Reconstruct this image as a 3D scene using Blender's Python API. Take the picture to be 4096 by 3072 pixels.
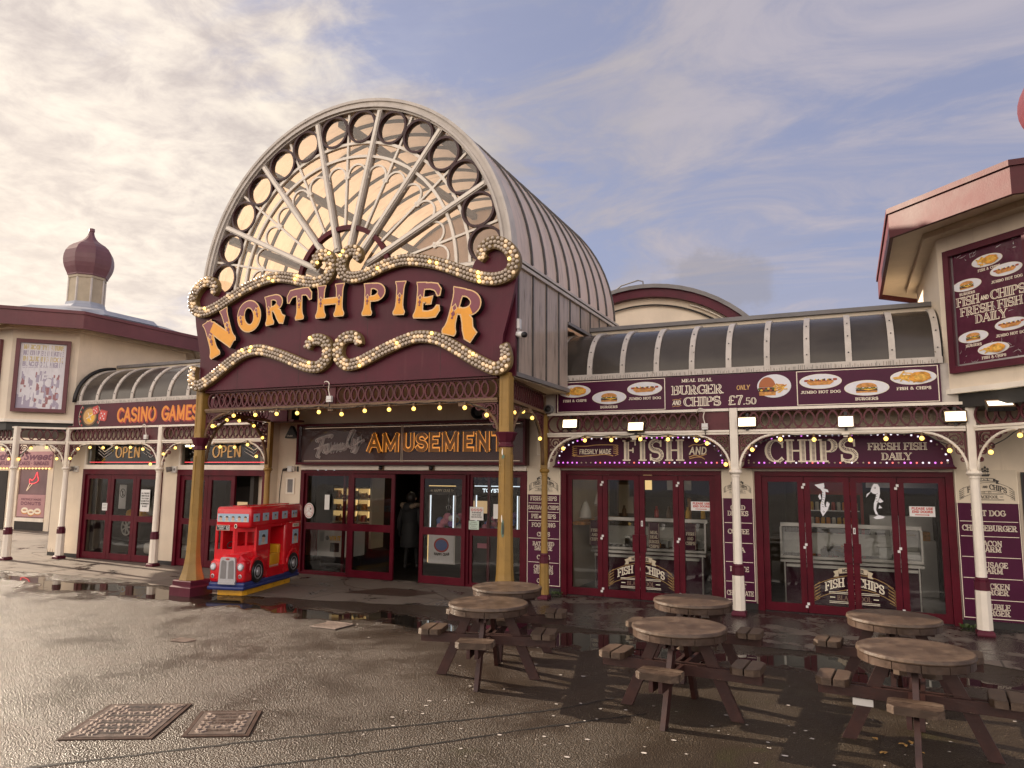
import bpy, math, random
from math import sin, cos, pi, radians, hypot, atan2, tan
from mathutils import Vector, Matrix
RND = random.Random(11)
for o in list(bpy.data.objects):
    bpy.data.objects.remove(o)
SC = bpy.context.scene
COL = SC.collection

# ------------------------------------------------------------------ camera
cam_d = bpy.data.cameras.new("camera")
cam_d.sensor_width = 36.0
cam_d.lens = 2921.0 / 4096 * 36
cam_d.clip_end = 2000
cam = bpy.data.objects.new("camera", cam_d)
COL.objects.link(cam)
yaw, pitch, roll = radians(24.524), radians(7.22), radians(0.514)
fw = Vector((-sin(yaw) * cos(pitch), cos(yaw) * cos(pitch), sin(pitch)))
rt = Vector((cos(yaw), sin(yaw), 0))
up = rt.cross(fw)
r2 = rt * cos(roll) + up * sin(roll)
u2 = up * cos(roll) - rt * sin(roll)
cm = Matrix.Identity(4)
for i in range(3):
    cm[i][0], cm[i][1], cm[i][2] = r2[i], u2[i], -fw[i]
cm[2][3] = 2.0
cam.matrix_world = cm
SC.camera = cam

# ------------------------------------------------------------------ light and sky
SUN_EL = radians(19)
SUN_TO = Vector((-cos(SUN_EL), 0.10 * cos(SUN_EL), sin(SUN_EL))).normalized()
sun_d = bpy.data.lights.new("sun", 'SUN')
sun_d.energy = 5.0
sun_d.angle = radians(0.6)
sun_d.color = (1.0, 0.83, 0.64)
sun = bpy.data.objects.new("sun", sun_d)
sun.rotation_euler = (-SUN_TO).to_track_quat('-Z', 'Y').to_euler()
sun.location = SUN_TO * 40
COL.objects.link(sun)

W = bpy.data.worlds.new("World")
SC.world = W
W.use_nodes = True
nt = W.node_tree
nt.nodes.clear()


def N(t, ty, **kw):
    n = t.nodes.new(ty)
    for k, v in kw.items():
        if k.startswith('_'):
            setattr(n, k[1:], v)
        else:
            n.inputs[k.replace('__', ' ')].default_value = v
    return n


def mth(t, op, a, b=None, c=None, clamp=False):
    n = t.nodes.new('ShaderNodeMath')
    n.operation = op
    n.use_clamp = clamp
    for i, x in enumerate((a, b, c)):
        if x is None:
            continue
        if isinstance(x, (int, float)):
            n.inputs[i].default_value = x
        else:
            t.links.new(x, n.inputs[i])
    return n.outputs[0]


def ramp(t, fac, lo, hi, smooth=True):
    n = t.nodes.new('ShaderNodeMapRange')
    n.interpolation_type = 'SMOOTHSTEP' if smooth else 'LINEAR'
    n.inputs[1].default_value = lo
    n.inputs[2].default_value = hi
    t.links.new(fac, n.inputs[0])
    return n.outputs[0]


def mixc(t, fac, a, b, blend='MIX'):
    n = t.nodes.new('ShaderNodeMix')
    n.data_type = 'RGBA'
    n.blend_type = blend
    for inp, x in ((n.inputs[0], fac), (n.inputs[6], a), (n.inputs[7], b)):
        if isinstance(x, (int, float)):
            inp.default_value = x
        elif isinstance(x, tuple):
            inp.default_value = (*x, 1) if len(x) == 3 else x
        else:
            t.links.new(x, inp)
    return n.outputs[2]


def noise(t, vec, scale, detail=4, rough=.55, dist=0.0, out=0):
    n = t.nodes.new('ShaderNodeTexNoise')
    n.inputs['Scale'].default_value = scale
    n.inputs['Detail'].default_value = detail
    n.inputs['Roughness'].default_value = rough
    n.inputs['Distortion'].default_value = dist
    if vec is not None:
        t.links.new(vec, n.inputs['Vector'])
    return n.outputs[out]


def build_sky():
    t = nt
    tc = t.nodes.new('ShaderNodeTexCoord')
    nrm = t.nodes.new('ShaderNodeVectorMath'); nrm.operation = 'NORMALIZE'
    t.links.new(tc.outputs['Generated'], nrm.inputs[0])
    d = nrm.outputs[0]
    sep = t.nodes.new('ShaderNodeSeparateXYZ'); t.links.new(d, sep.inputs[0])
    z = mth(t, 'MAXIMUM', sep.outputs[2], 0.0)
    den = mth(t, 'ADD', z, 0.16)
    com = t.nodes.new('ShaderNodeCombineXYZ')
    t.links.new(mth(t, 'DIVIDE', sep.outputs[0], den), com.inputs[0])
    t.links.new(mth(t, 'DIVIDE', sep.outputs[1], den), com.inputs[1])
    p = com.outputs[0]
    dot = t.nodes.new('ShaderNodeVectorMath'); dot.operation = 'DOT_PRODUCT'
    t.links.new(d, dot.inputs[0]); dot.inputs[1].default_value = SUN_TO
    dt = dot.outputs['Value']
    sun_near = ramp(t, dt, 0.50, 0.88)
    sun_wide = ramp(t, dt, -0.05, 0.80)
    mp = t.nodes.new('ShaderNodeMapping'); t.links.new(p, mp.inputs[0])
    mp.inputs['Rotation'].default_value = (0, 0, radians(28))
    mp.inputs['Scale'].default_value = (0.55, 1.25, 1)
    mp.inputs['Location'].default_value = (3.1, 1.7, 0.4)
    big = noise(t, mp.outputs[0], 0.75, 9, .58, .6)
    puff = noise(t, p, 6.2, 7, .62, .5)
    fine = noise(t, p, 13.0, 5, .6, .3)
    wisp = noise(t, mp.outputs[0], 2.4, 8, .62, 1.3)
    # cloud cover: thick towards the sun, thin veils away from it
    c1 = mth(t, 'ADD', big, mth(t, 'MULTIPLY', sun_near, 0.26))
    c1 = mth(t, 'ADD', c1, mth(t, 'MULTIPLY', mth(t, 'SUBTRACT', puff, .5), 0.26))
    cover = ramp(t, c1, 0.50, 0.72)
    cover = mth(t, 'MULTIPLY', cover, mth(t, 'ADD', 0.25, mth(t, 'MULTIPLY', sun_wide, 0.75)))
    veil = mth(t, 'ADD', 0.22, mth(t, 'MULTIPLY', ramp(t, wisp, 0.38, 0.68), 0.68))
    low = mth(t, 'SUBTRACT', 1.0, ramp(t, z, 0.02, 0.45))
    veil = mth(t, 'MAXIMUM', veil, mth(t, 'MULTIPLY', low, 0.80))
    cover = mth(t, 'MAXIMUM', cover, veil)
    # cloud brightness; a bright bank added behind the viewer fills the shaded fronts
    tex = mth(t, 'ADD', mth(t, 'MULTIPLY', puff, 0.9), mth(t, 'MULTIPLY', fine, 0.45))
    tex = ramp(t, tex, 0.42, 0.92)
    b_near = mth(t, 'ADD', 5.7, mth(t, 'MULTIPLY', tex, 4.0))
    b_far = mth(t, 'ADD', 3.5, mth(t, 'MULTIPLY', wisp, 1.9))
    mixb = t.nodes.new('ShaderNodeMix'); mixb.data_type = 'FLOAT'
    t.links.new(sun_near, mixb.inputs[0]); t.links.new(b_far, mixb.inputs[2]); t.links.new(b_near, mixb.inputs[3])
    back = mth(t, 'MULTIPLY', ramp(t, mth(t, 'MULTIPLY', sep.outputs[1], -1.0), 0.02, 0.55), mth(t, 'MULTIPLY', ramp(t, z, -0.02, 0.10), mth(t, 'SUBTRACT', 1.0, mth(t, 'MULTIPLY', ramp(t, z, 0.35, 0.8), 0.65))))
    tint = mixc(t, ramp(t, dt, 0.2, 0.8), (0.94, 0.87, 0.98), mixc(t, tex, (0.98, 0.86, 0.82), (1.0, 0.89, 0.76)))
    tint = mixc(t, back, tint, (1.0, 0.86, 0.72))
    cc = t.nodes.new('ShaderNodeVectorMath'); cc.operation = 'SCALE'
    t.links.new(tint, cc.inputs[0])
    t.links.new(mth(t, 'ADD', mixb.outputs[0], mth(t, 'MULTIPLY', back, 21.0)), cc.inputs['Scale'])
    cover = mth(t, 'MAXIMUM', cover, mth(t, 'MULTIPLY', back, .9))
    sky = t.nodes.new('ShaderNodeTexSky')
    sky.sky_type = 'NISHITA'
    sky.sun_disc = False
    sky.sun_elevation = SUN_EL
    sky.sun_rotation = atan2(SUN_TO.x, SUN_TO.y)
    sky.dust_density = 1.2
    sky.ozone_density = 1.6
    base = mixc(t, 1.0, sky.outputs[0], (1.80, 1.62, 1.75), 'MULTIPLY')
    base = mixc(t, 0.62, base, (2.45, 2.70, 4.2))
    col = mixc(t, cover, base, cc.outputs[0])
    # warm glow low beside the sun, and one small grey cloud over the arched hall
    glow_ = mth(t, 'MULTIPLY', ramp(t, dt, 0.70, 0.97), mth(t, 'SUBTRACT', 1.0, ramp(t, z, 0.10, 0.55)))
    col = mixc(t, mth(t, 'MULTIPLY', glow_, 0.55), col, (11.5, 9.8, 7.9))
    gd = t.nodes.new('ShaderNodeVectorMath'); gd.operation = 'DOT_PRODUCT'
    sq = t.nodes.new('ShaderNodeVectorMath'); sq.operation = 'MULTIPLY'; t.links.new(d, sq.inputs[0]); sq.inputs[1].default_value = (1, 1, 1.9)
    n2 = t.nodes.new('ShaderNodeVectorMath'); n2.operation = 'NORMALIZE'; t.links.new(sq.outputs[0], n2.inputs[0])
    t.links.new(n2.outputs[0], gd.inputs[0]); gd.inputs[1].default_value = Vector((-.141, .956, .256 * 1.9)).normalized()
    gm = mth(t, 'ADD', gd.outputs['Value'], mth(t, 'MULTIPLY', mth(t, 'SUBTRACT', noise(t, d, 22, 6, .6), .5), .010))
    col = mixc(t, mth(t, 'MULTIPLY', ramp(t, gm, .9965, .9995), .45), col, (2.9, 2.7, 2.85))
    bg = t.nodes.new('ShaderNodeBackground')
    bg.inputs['Strength'].default_value = 0.05
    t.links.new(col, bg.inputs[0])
    out = t.nodes.new('ShaderNodeOutputWorld')
    t.links.new(bg.outputs[0], out.inputs[0])


build_sky()
VS = SC.view_settings
VS.view_transform = 'Standard'
VS.look = 'None'
VS.exposure = 1.2
VS.gamma = 1.0
VS.use_curve_mapping = False
SC.cycles.use_denoising = True
SC.cycles.max_bounces = 8
SC.cycles.transparent_max_bounces = 16
SC.cycles.caustics_reflective = False
SC.cycles.caustics_refractive = False
SC.cycles.sample_clamp_indirect = 6.0

# ------------------------------------------------------------------ materials
MATS = {}


def newmat(name):
    m = bpy.data.materials.new(name)
    m.use_nodes = True
    t = m.node_tree
    t.nodes.clear()
    out = t.nodes.new('ShaderNodeOutputMaterial')
    MATS[name] = m
    return m, t, out


def paint(name, col, rough=.45, var=.18, vs=2.2, streak=.25, grime=(.12, .09, .06), bump=.08, bs=45, metal=0.0, chips=None, chip_amt=.0, coat=0.0, spec=.35):
    m, t, out = newmat(name)
    tc = t.nodes.new('ShaderNodeTexCoord').outputs['Object']
    n1 = noise(t, tc, vs, 6, .6)
    dark = tuple(c * (1 - var) for c in col)
    lite = tuple(min(1, c * (1 + var * .7)) for c in col)
    c = mixc(t, ramp(t, n1, .3, .7), dark, lite)
    if streak > 0:
        mp = t.nodes.new('ShaderNodeMapping'); t.links.new(tc, mp.inputs[0])
        mp.inputs['Scale'].default_value = (9, 9, .7)
        n2 = noise(t, mp.outputs[0], 1.6, 5, .65)
        n3 = noise(t, tc, vs * .7, 4)
        f = mth(t, 'MULTIPLY', ramp(t, n2, .52, .8), ramp(t, n3, .38, .68))
        c = mixc(t, mth(t, 'MULTIPLY', f, streak), c, grime)
    nb = noise(t, tc, bs, 5, .6)
    if chips:
        nc = noise(t, tc, 7.5, 8, .72)
        c = mixc(t, ramp(t, nc, .68 - chip_amt, .70 - chip_amt), c, chips)
    b = N(t, 'ShaderNodeBsdfPrincipled', Metallic=metal)
    b.inputs['Coat Weight'].default_value = coat
    b.inputs['Specular IOR Level'].default_value = spec
    t.links.new(c, b.inputs['Base Color'])
    t.links.new(mth(t, 'ADD', rough - .1, mth(t, 'MULTIPLY', n1, .2), clamp=True), b.inputs['Roughness'])
    if bump > 0:
        bp = t.nodes.new('ShaderNodeBump')
        bp.inputs['Strength'].default_value = bump * 3
        bp.inputs['Distance'].default_value = .004
        t.links.new(mth(t, 'ADD', nb, mth(t, 'MULTIPLY', n1, 2.0)), bp.inputs['Height'])
        t.links.new(bp.outputs[0], b.inputs['Normal'])
    t.links.new(b.outputs[0], out.inputs[0])
    return m


def flat(name, col, rough=.5, metal=0.0, coat=0.0):
    m, t, out = newmat(name)
    tc = t.nodes.new('ShaderNodeTexCoord').outputs['Object']
    n1 = noise(t, tc, 14, 3)
    c = mixc(t, n1, tuple(x * .88 for x in col), tuple(min(1, x * 1.1) for x in col))
    b = N(t, 'ShaderNodeBsdfPrincipled', Roughness=rough, Metallic=metal)
    b.inputs['Coat Weight'].default_value = coat
    t.links.new(c, b.inputs['Base Color'])
    t.links.new(b.outputs[0], out.inputs[0])
    return m


def glow(name, col, s, base=(.5, .4, .3)):
    m, t, out = newmat(name)
    b = N(t, 'ShaderNodeBsdfPrincipled', Roughness=.3)
    b.inputs['Base Color'].default_value = (*base, 1)
    b.inputs['Emission Color'].default_value = (*col, 1)
    b.inputs['Emission Strength'].default_value = s
    t.links.new(b.outputs[0], out.inputs[0])
    m.cycles.emission_sampling = 'NONE'
    return m


def glass(name, tint=(.80, .82, .80), refl=1.5, dirt=.06, dirtcol=(.45, .40, .34), base_refl=.03):
    m, t, out = newmat(name)
    tc = t.nodes.new('ShaderNodeTexCoord').outputs['Object']
    tr = t.nodes.new('ShaderNodeBsdfTransparent'); tr.inputs[0].default_value = (*tint, 1)
    gl = t.nodes.new('ShaderNodeBsdfGlossy'); gl.inputs['Roughness'].default_value = .015
    wob = noise(t, tc, 1.3, 2)
    bp = t.nodes.new('ShaderNodeBump'); bp.inputs['Strength'].default_value = .06; bp.inputs['Distance'].default_value = .05
    t.links.new(wob, bp.inputs['Height']); t.links.new(bp.outputs[0], gl.inputs['Normal'])
    fr = t.nodes.new('ShaderNodeFresnel'); fr.inputs[0].default_value = 1.5
    fac = mth(t, 'ADD', mth(t, 'MULTIPLY', fr.outputs[0], refl), base_refl, clamp=True)
    mx = t.nodes.new('ShaderNodeMixShader')
    t.links.new(fac, mx.inputs[0]); t.links.new(tr.outputs[0], mx.inputs[1]); t.links.new(gl.outputs[0], mx.inputs[2])
    df = t.nodes.new('ShaderNodeBsdfDiffuse'); df.inputs[0].default_value = (*dirtcol, 1)
    nd = noise(t, tc, 3.5, 6, .65)
    mx2 = t.nodes.new('ShaderNodeMixShader')
    t.links.new(mth(t, 'MULTIPLY', ramp(t, nd, .3, .8), dirt), mx2.inputs[0])
    t.links.new(mx.outputs[0], mx2.inputs[1]); t.links.new(df.outputs[0], mx2.inputs[2])
    t.links.new(mx2.outputs[0], out.inputs[0])
    return m


def sheet(name, col, trans=.6, clear=.0, streak=.3, rough=.35, tcol=None):
    """Weathered translucent roof sheet."""
    m, t, out = newmat(name)
    tc = t.nodes.new('ShaderNodeTexCoord').outputs['Object']
    mp = t.nodes.new('ShaderNodeMapping'); t.links.new(tc, mp.inputs[0])
    mp.inputs['Scale'].default_value = (1.2, 7, .8)
    n1 = noise(t, mp.outputs[0], 1.8, 6, .65)
    n2 = noise(t, tc, 1.2, 4)
    f = mth(t, 'MULTIPLY', ramp(t, n1, .4, .75), ramp(t, n2, .35, .7))
    c = mixc(t, mth(t, 'MULTIPLY', f, streak), tuple(col), (.16, .12, .09))
    b = N(t, 'ShaderNodeBsdfPrincipled', Roughness=rough)
    t.links.new(c, b.inputs['Base Color'])
    tl = t.nodes.new('ShaderNodeBsdfTranslucent'); t.links.new(mixc(t, 1.0, c, tuple(tcol or (1, 1, 1)), 'MULTIPLY'), tl.inputs[0])
    mx = t.nodes.new('ShaderNodeMixShader'); mx.inputs[0].default_value = trans
    t.links.new(b.outputs[0], mx.inputs[1]); t.links.new(tl.outputs[0], mx.inputs[2])
    o = mx.outputs[0]
    if clear > 0:
        tr = t.nodes.new('ShaderNodeBsdfTransparent')
        m2 = t.nodes.new('ShaderNodeMixShader'); m2.inputs[0].default_value = clear
        t.links.new(o, m2.inputs[1]); t.links.new(tr.outputs[0], m2.inputs[2]); o = m2.outputs[0]
    t.links.new(o, out.inputs[0])
    return m


CREAM = paint('cream_paint', (.74, .64, .51), .55, .10, 1.2, .35, (.30, .22, .15), .10, 30, chips=(.35, .28, .2), chip_amt=-.03)
CREAMP = paint('cream_gloss', (.82, .75, .65), .35, .08, 3, .35, (.32, .24, .17), .05, 40, chips=(.30, .22, .16), chip_amt=-.02)
GREYW = paint('grey_white_paint', (.55, .50, .45), .45, .14, 4, .5, (.16, .13, .10), .10, 50, chips=(.14, .11, .08), chip_amt=.03)
MAROON = paint('maroon_paint', (.088, .014, .027), .40, .22, 1.6, .30, (.18, .08, .08), .05, 40, spec=.22, chips=(.20, .07, .07), chip_amt=-.05)
MARFR = paint('maroon_frame', (.080, .003, .011), .36, .22, 3, .22, (.13, .06, .05), .04, 45, spec=.18)
MARCAST = paint('maroon_cast_iron', (.100, .024, .030), .50, .3, 4, .5, (.10, .06, .05), .12, 40)
FASCIA = paint('faded_maroon', (.078, .013, .017), .55, .2, 2, .45, (.16, .04, .05), .12, 50, chips=(.05, .012, .016), chip_amt=.04)
PLUM = paint('plum_sign', (.068, .009, .036), .32, .15, 1.2, .12, (.10, .05, .07), .02, 20, spec=.18)
GOLD = paint('gold_paint', (.31, .185, .048), .45, .2, 3, .35, (.14, .09, .04), .12, 35, chips=(.14, .15, .10), chip_amt=-.04)
BRONZE = paint('bronze_paint', (.17, .10, .055), .5, .25, 5, .4, (.06, .04, .03), .12, 40)
STRIP = paint('tan_strip', (.20, .135, .055), .5, .2, 4, .3, (.09, .06, .03), .08, 40)
AWNG = paint('dark_awning_sheet', (.060, .050, .042), .22, .2, 1.4, .25, (.12, .10, .08), .02, 14)
GREYM = paint('grey_lead', (.20, .19, .19), .5, .2, 2, .3, (.1, .1, .1), .06, 30)
BLUEROOF = paint('blue_grey_roof', (.33, .35, .40), .42, .15, 1.5, .3, (.2, .2, .2), .04, 20)
DOME = paint('dome_maroon', (.165, .075, .085), .42, .15, 1.5, .15, (.2, .12, .12), .04, 20)
DOME2 = paint('dome_pink', (.095, .014, .016), .40, .15, 1.5, .15, (.3, .12, .12), .04, 20)
BLACK = flat('black_paint', (.012, .010, .010), .5)
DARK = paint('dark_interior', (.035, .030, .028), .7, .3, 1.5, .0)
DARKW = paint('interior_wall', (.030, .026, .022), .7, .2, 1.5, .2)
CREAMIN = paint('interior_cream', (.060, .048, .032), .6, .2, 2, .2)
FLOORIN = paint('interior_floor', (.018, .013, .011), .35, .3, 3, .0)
STEEL = flat('brushed_steel', (.55, .55, .55), .28, .9)
WHITE = paint('white_panel', (.70, .69, .67), .4, .05, 2, .1)
PLATE = flat('printed_plate', (.72, .72, .76), .4)
CREAMT = flat('cream_lettering', (.86, .77, .62), .5)
GOLDT = flat('gold_lettering', (.62, .36, .13), .5)
DIMT = flat('dim_lettering', (.20, .12, .09), .5)
REDT = flat('red_lettering', (.50, .03, .02), .5)
INKT = flat('dark_ink', (.035, .028, .026), .5)
AMBER = flat('amber_face', (.82, .34, .006), .35)
CRIM = flat('crimson_face', (.20, .030, .055), .35)
EDGE = flat('pale_gold_edge', (.76, .50, .24), .4)
ORANGE = flat('orange_print', (.78, .26, .025), .45)
REDP = flat('red_print', (.42, .035, .03), .45)
BUN = paint('bun_print', (.60, .28, .08), .6, .35, 22, 0, bump=0)
FRY = paint('chips_print', (.78, .46, .09), .6, .35, 26, 0, bump=0)
BATTER = paint('batter_print', (.70, .33, .05), .6, .4, 18, 0, bump=0)
SAUS = flat('sausage_print', (.32, .05, .02), .5)
LEAFP = flat('salad_print', (.10, .12, .02), .6)
PATTY = flat('patty_print', (.06, .02, .01), .6)
CHEESE = flat('cheese_print', (.85, .48, .04), .5)
RED = paint('red_gloss', (.62, .008, .016), .25, .12, 3, .08, (.3, .02, .02), .01, 10, coat=.6)
BLUE = paint('blue_gloss', (.020, .035, .155), .35, .2, 5, .3, (.2, .2, .22), .04, 20, coat=.3)
YEL = paint('yellow_gloss', (.72, .36, .02), .38, .15, 5, .3, (.3, .18, .06), .03, 20, coat=.3)
RUBBER = flat('black_rubber', (.012, .012, .012), .35)
CHROME = flat('silver_paint', (.50, .50, .52), .32, .5)
BULBON = glow('bulb_lit', (1.0, .66, .18), 1.0, (.8, .6, .3))
FEST = glow('festoon_bulb', (1.0, .60, .11), 1.15, (.8, .6, .3)); FEST.cycles.emission_sampling = 'AUTO'
BULBMID = glow('bulb_half_lit', (1.0, .66, .34), 0.22, (.66, .52, .38))
BULBOFF = paint('bulb_cap', (.54, .45, .36), .25, .2, 40, 0, bump=0)
FLOOD = glow('floodlight_lamp', (1.0, .84, .50), 2.2, (.9, .8, .6))
FLOODW = glow('floodlight_white', (1.0, .93, .75), 1.3, (.9, .8, .6))
NEON_O = glow('neon_amber', (1.0, .38, .05), 0.42, (.8, .4, .1))
NEON_P = glow('neon_pale', (1.0, .72, .45), 0.22, (.7, .6, .5))
NEON_D = glow('neon_dim_amber', (1.0, .50, .16), .16, (.55, .36, .16))
NEON_R = glow('neon_red', (1.0, .06, .08), 0.7, (.6, .1, .1))
TUBEOFF = flat('neon_tube_off', (.80, .74, .70), .3)
SIGNBK = paint('brown_sign_back', (.105, .060, .058), .5, .12, 1.5, .1)
SCRBK = flat('script_backing', (.62, .55, .52), .4)
SHELFL = glow('shelf_light', (1.0, .68, .28), .42, (.8, .6, .3))
LEDB = glow('led_cool', (.75, .88, 1.0), 0.7, (.7, .7, .7))
LED_M = glow('led_magenta', (.85, .18, .95), 0.6, (.5, .2, .5))
LED_W = glow('led_pale', (.95, .85, 1.0), 0.45, (.6, .6, .6))
LED_R = glow('led_red', (1.0, .14, .12), 0.5, (.6, .2, .2))
for _m in (LED_M, LED_W, LED_R): _m.cycles.emission_sampling = 'AUTO'
LED_OFF = flat('led_off', (.40, .32, .24), .3)
GLASS = glass('door_glass', (.84, .83, .79), 1.3, .010, base_refl=.0)
FANGL = glass('fan_glass', (.93, .92, .90), 1.3, .10, (.6, .5, .38), .02)
SIGNGL = glass('sign_glass', (.92, .90, .90), .30, .015, base_refl=.0)
SHEETR = sheet('translucent_roof', (.84, .76, .71), .36, 0, .40, .3, (.95, .77, .57))
SHEETS = sheet('stained_side_glazing', (.66, .56, .48), .38, 0, .90, .14)
CONC = None


def wood_mat(name, top):
    m, t, out = newmat(name)
    tc = t.nodes.new('ShaderNodeTexCoord').outputs['Object']
    mp = t.nodes.new('ShaderNodeMapping'); t.links.new(tc, mp.inputs[0])
    mp.inputs['Scale'].default_value = (3, 40, 12)
    g = noise(t, mp.outputs[0], 2.0, 6, .65, .6)
    blotch = noise(t, tc, 6, 7, .7)
    if top:
        c = mixc(t, ramp(t, blotch, .38, .66), (.046, .028, .019), (.105, .068, .045))
        c = mixc(t, ramp(t, noise(t, tc, 2.2, 6, .7), .54, .72), c, (.20, .145, .105))
        c = mixc(t, mth(t, 'MULTIPLY', ramp(t, g, .55, .8), .6), c, (.045, .030, .022))
    else:
        c = mixc(t, ramp(t, blotch, .4, .7), (.026, .006, .005), (.046, .013, .009))
        c = mixc(t, ramp(t, noise(t, tc, 11, 8, .75), .63, .68), c, (.11, .07, .05))
        c = mixc(t, ramp(t, g, .5, .8), c, (.05, .022, .018))
    b = N(t, 'ShaderNodeBsdfPrincipled')
    t.links.new(c, b.inputs['Base Color'])
    t.links.new(mth(t, 'ADD', .22 if top else .32, mth(t, 'MULTIPLY', blotch, .4)), b.inputs['Roughness'])
    bp = t.nodes.new('ShaderNodeBump'); bp.inputs['Strength'].default_value = .5; bp.inputs['Distance'].default_value = .004
    t.links.new(mth(t, 'ADD', g, blotch), bp.inputs['Height']); t.links.new(bp.outputs[0], b.inputs['Normal'])
    t.links.new(b.outputs[0], out.inputs[0])
    return m


WTOP = wood_mat('weathered_table_wood', True)
WRED = wood_mat('red_brown_stained_wood', False)
WRIM = paint('dark_wet_rim_wood', (.060, .038, .028), .35, .35, 9, .4, (.13, .09, .06), .2, 30)


def ground_mat():
    m, t, out = newmat('wet_asphalt')
    pos = t.nodes.new('ShaderNodeNewGeometry').outputs['Position']
    sep = t.nodes.new('ShaderNodeSeparateXYZ'); t.links.new(pos, sep.inputs[0])
    x, y = sep.outputs[0], sep.outputs[1]
    nbig = noise(t, pos, .38, 5, .6, .8)
    nmid = noise(t, pos, 1.7, 6, .62, .6)
    nw = noise(t, pos, .9, 4, .6, .4)
    fine = noise(t, pos, 150, 3, .7)
    vor = t.nodes.new('ShaderNodeTexVoronoi'); vor.inputs['Scale'].default_value = 110; t.links.new(pos, vor.inputs['Vector'])
    v2 = t.nodes.new('ShaderNodeTexVoronoi'); v2.inputs['Scale'].default_value = 62; t.links.new(pos, v2.inputs['Vector'])
    v4 = t.nodes.new('ShaderNodeTexVoronoi'); v4.inputs['Scale'].default_value = 62; t.links.new(pos, v4.inputs['Vector'])
    sx4 = t.nodes.new('ShaderNodeSeparateColor'); t.links.new(v4.outputs['Color'], sx4.inputs[0]); v3c = mth(t, 'MULTIPLY', sx4.outputs[0], mth(t, 'SUBTRACT', 1.15, v4.outputs['Distance']))
    # gutter puddle along the front of the pier: centre line shifts with x
    wob = mth(t, 'MULTIPLY', mth(t, 'SUBTRACT', nw, .5), 1.9)
    line = mth(t, 'ADD', mth(t, 'ADD', y, wob), mth(t, 'MULTIPLY', x, .02))
    a = mth(t, 'ABSOLUTE', mth(t, 'SUBTRACT', line, 8.75))
    wid = mth(t, 'ADD', .18, mth(t, 'MULTIPLY', ramp(t, nbig, .35, .65), .30))
    pud = ramp(t, mth(t, 'SUBTRACT', wid, a), -.05, .10)
    wet = ramp(t, mth(t, 'SUBTRACT', mth(t, 'ADD', wid, .45), a), -.5, .5)
    # damp, patchy sheen
    damp = ramp(t, mth(t, 'ADD', mth(t, 'MULTIPLY', nbig, .6), mth(t, 'MULTIPLY', nmid, .4)), .40, .62)
    right = ramp(t, mth(t, 'ADD', x, mth(t, 'MULTIPLY', y, -.25)), -6.5, -1.5)
    grit = noise(t, pos, 46, 2, .8)
    col = mixc(t, ramp(t, mth(t, 'ADD', mth(t, 'MULTIPLY', fine, .5), mth(t, 'MULTIPLY', grit, .5)), .36, .64), (.018, .012, .008), (.092, .060, .040))
    col = mixc(t, mth(t, 'MULTIPLY', right, .60), col, (.034, .026, .013))
    col = mixc(t, ramp(t, v3c, .78, .92), col, (.30, .22, .16))  # pale stones; their contrast also carries the sun sparkle in the colour
    col = mixc(t, mth(t, 'MULTIPLY', damp, .60), col, (.022, .015, .010))
    moss = mth(t, 'MULTIPLY', mth(t, 'MULTIPLY', ramp(t, nmid, .56, .74), right), .6)
    col = mixc(t, moss, col, (.040, .042, .012))
    col = mixc(t, mth(t, 'MAXIMUM', mth(t, 'MULTIPLY', wet, .45), pud), col, (.020, .015, .011))
    b = N(t, 'ShaderNodeBsdfPrincipled')
    b.inputs['Specular IOR Level'].default_value = .36
    t.links.new(col, b.inputs['Base Color'])
    rgh = mth(t, 'SUBTRACT', .47, mth(t, 'MULTIPLY', damp, .13))
    rgh = mth(t, 'SUBTRACT', rgh, mth(t, 'MULTIPLY', wet, .14))
    rgh = mth(t, 'MULTIPLY', rgh, mth(t, 'SUBTRACT', 1.0, mth(t, 'MULTIPLY', pud, .97)))
    t.links.new(rgh, b.inputs['Roughness'])
    hgt = mth(t, 'ADD', mth(t, 'MULTIPLY', vor.outputs['Distance'], 1.0), mth(t, 'MULTIPLY', v2.outputs['Distance'], .9))
    hgt = mth(t, 'ADD', hgt, mth(t, 'MULTIPLY', fine, .5))
    bp = t.nodes.new('ShaderNodeBump'); bp.inputs['Distance'].default_value = .010
    stren = mth(t, 'MULTIPLY', mth(t, 'SUBTRACT', 1.0, pud), mth(t, 'SUBTRACT', 1.0, mth(t, 'MULTIPLY', damp, .35)))
    t.links.new(stren, bp.inputs['Strength'])
    t.links.new(hgt, bp.inputs['Height'])
    t.links.new(bp.outputs[0], b.inputs['Normal'])
    t.links.new(b.outputs[0], out.inputs[0])
    return m


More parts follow.
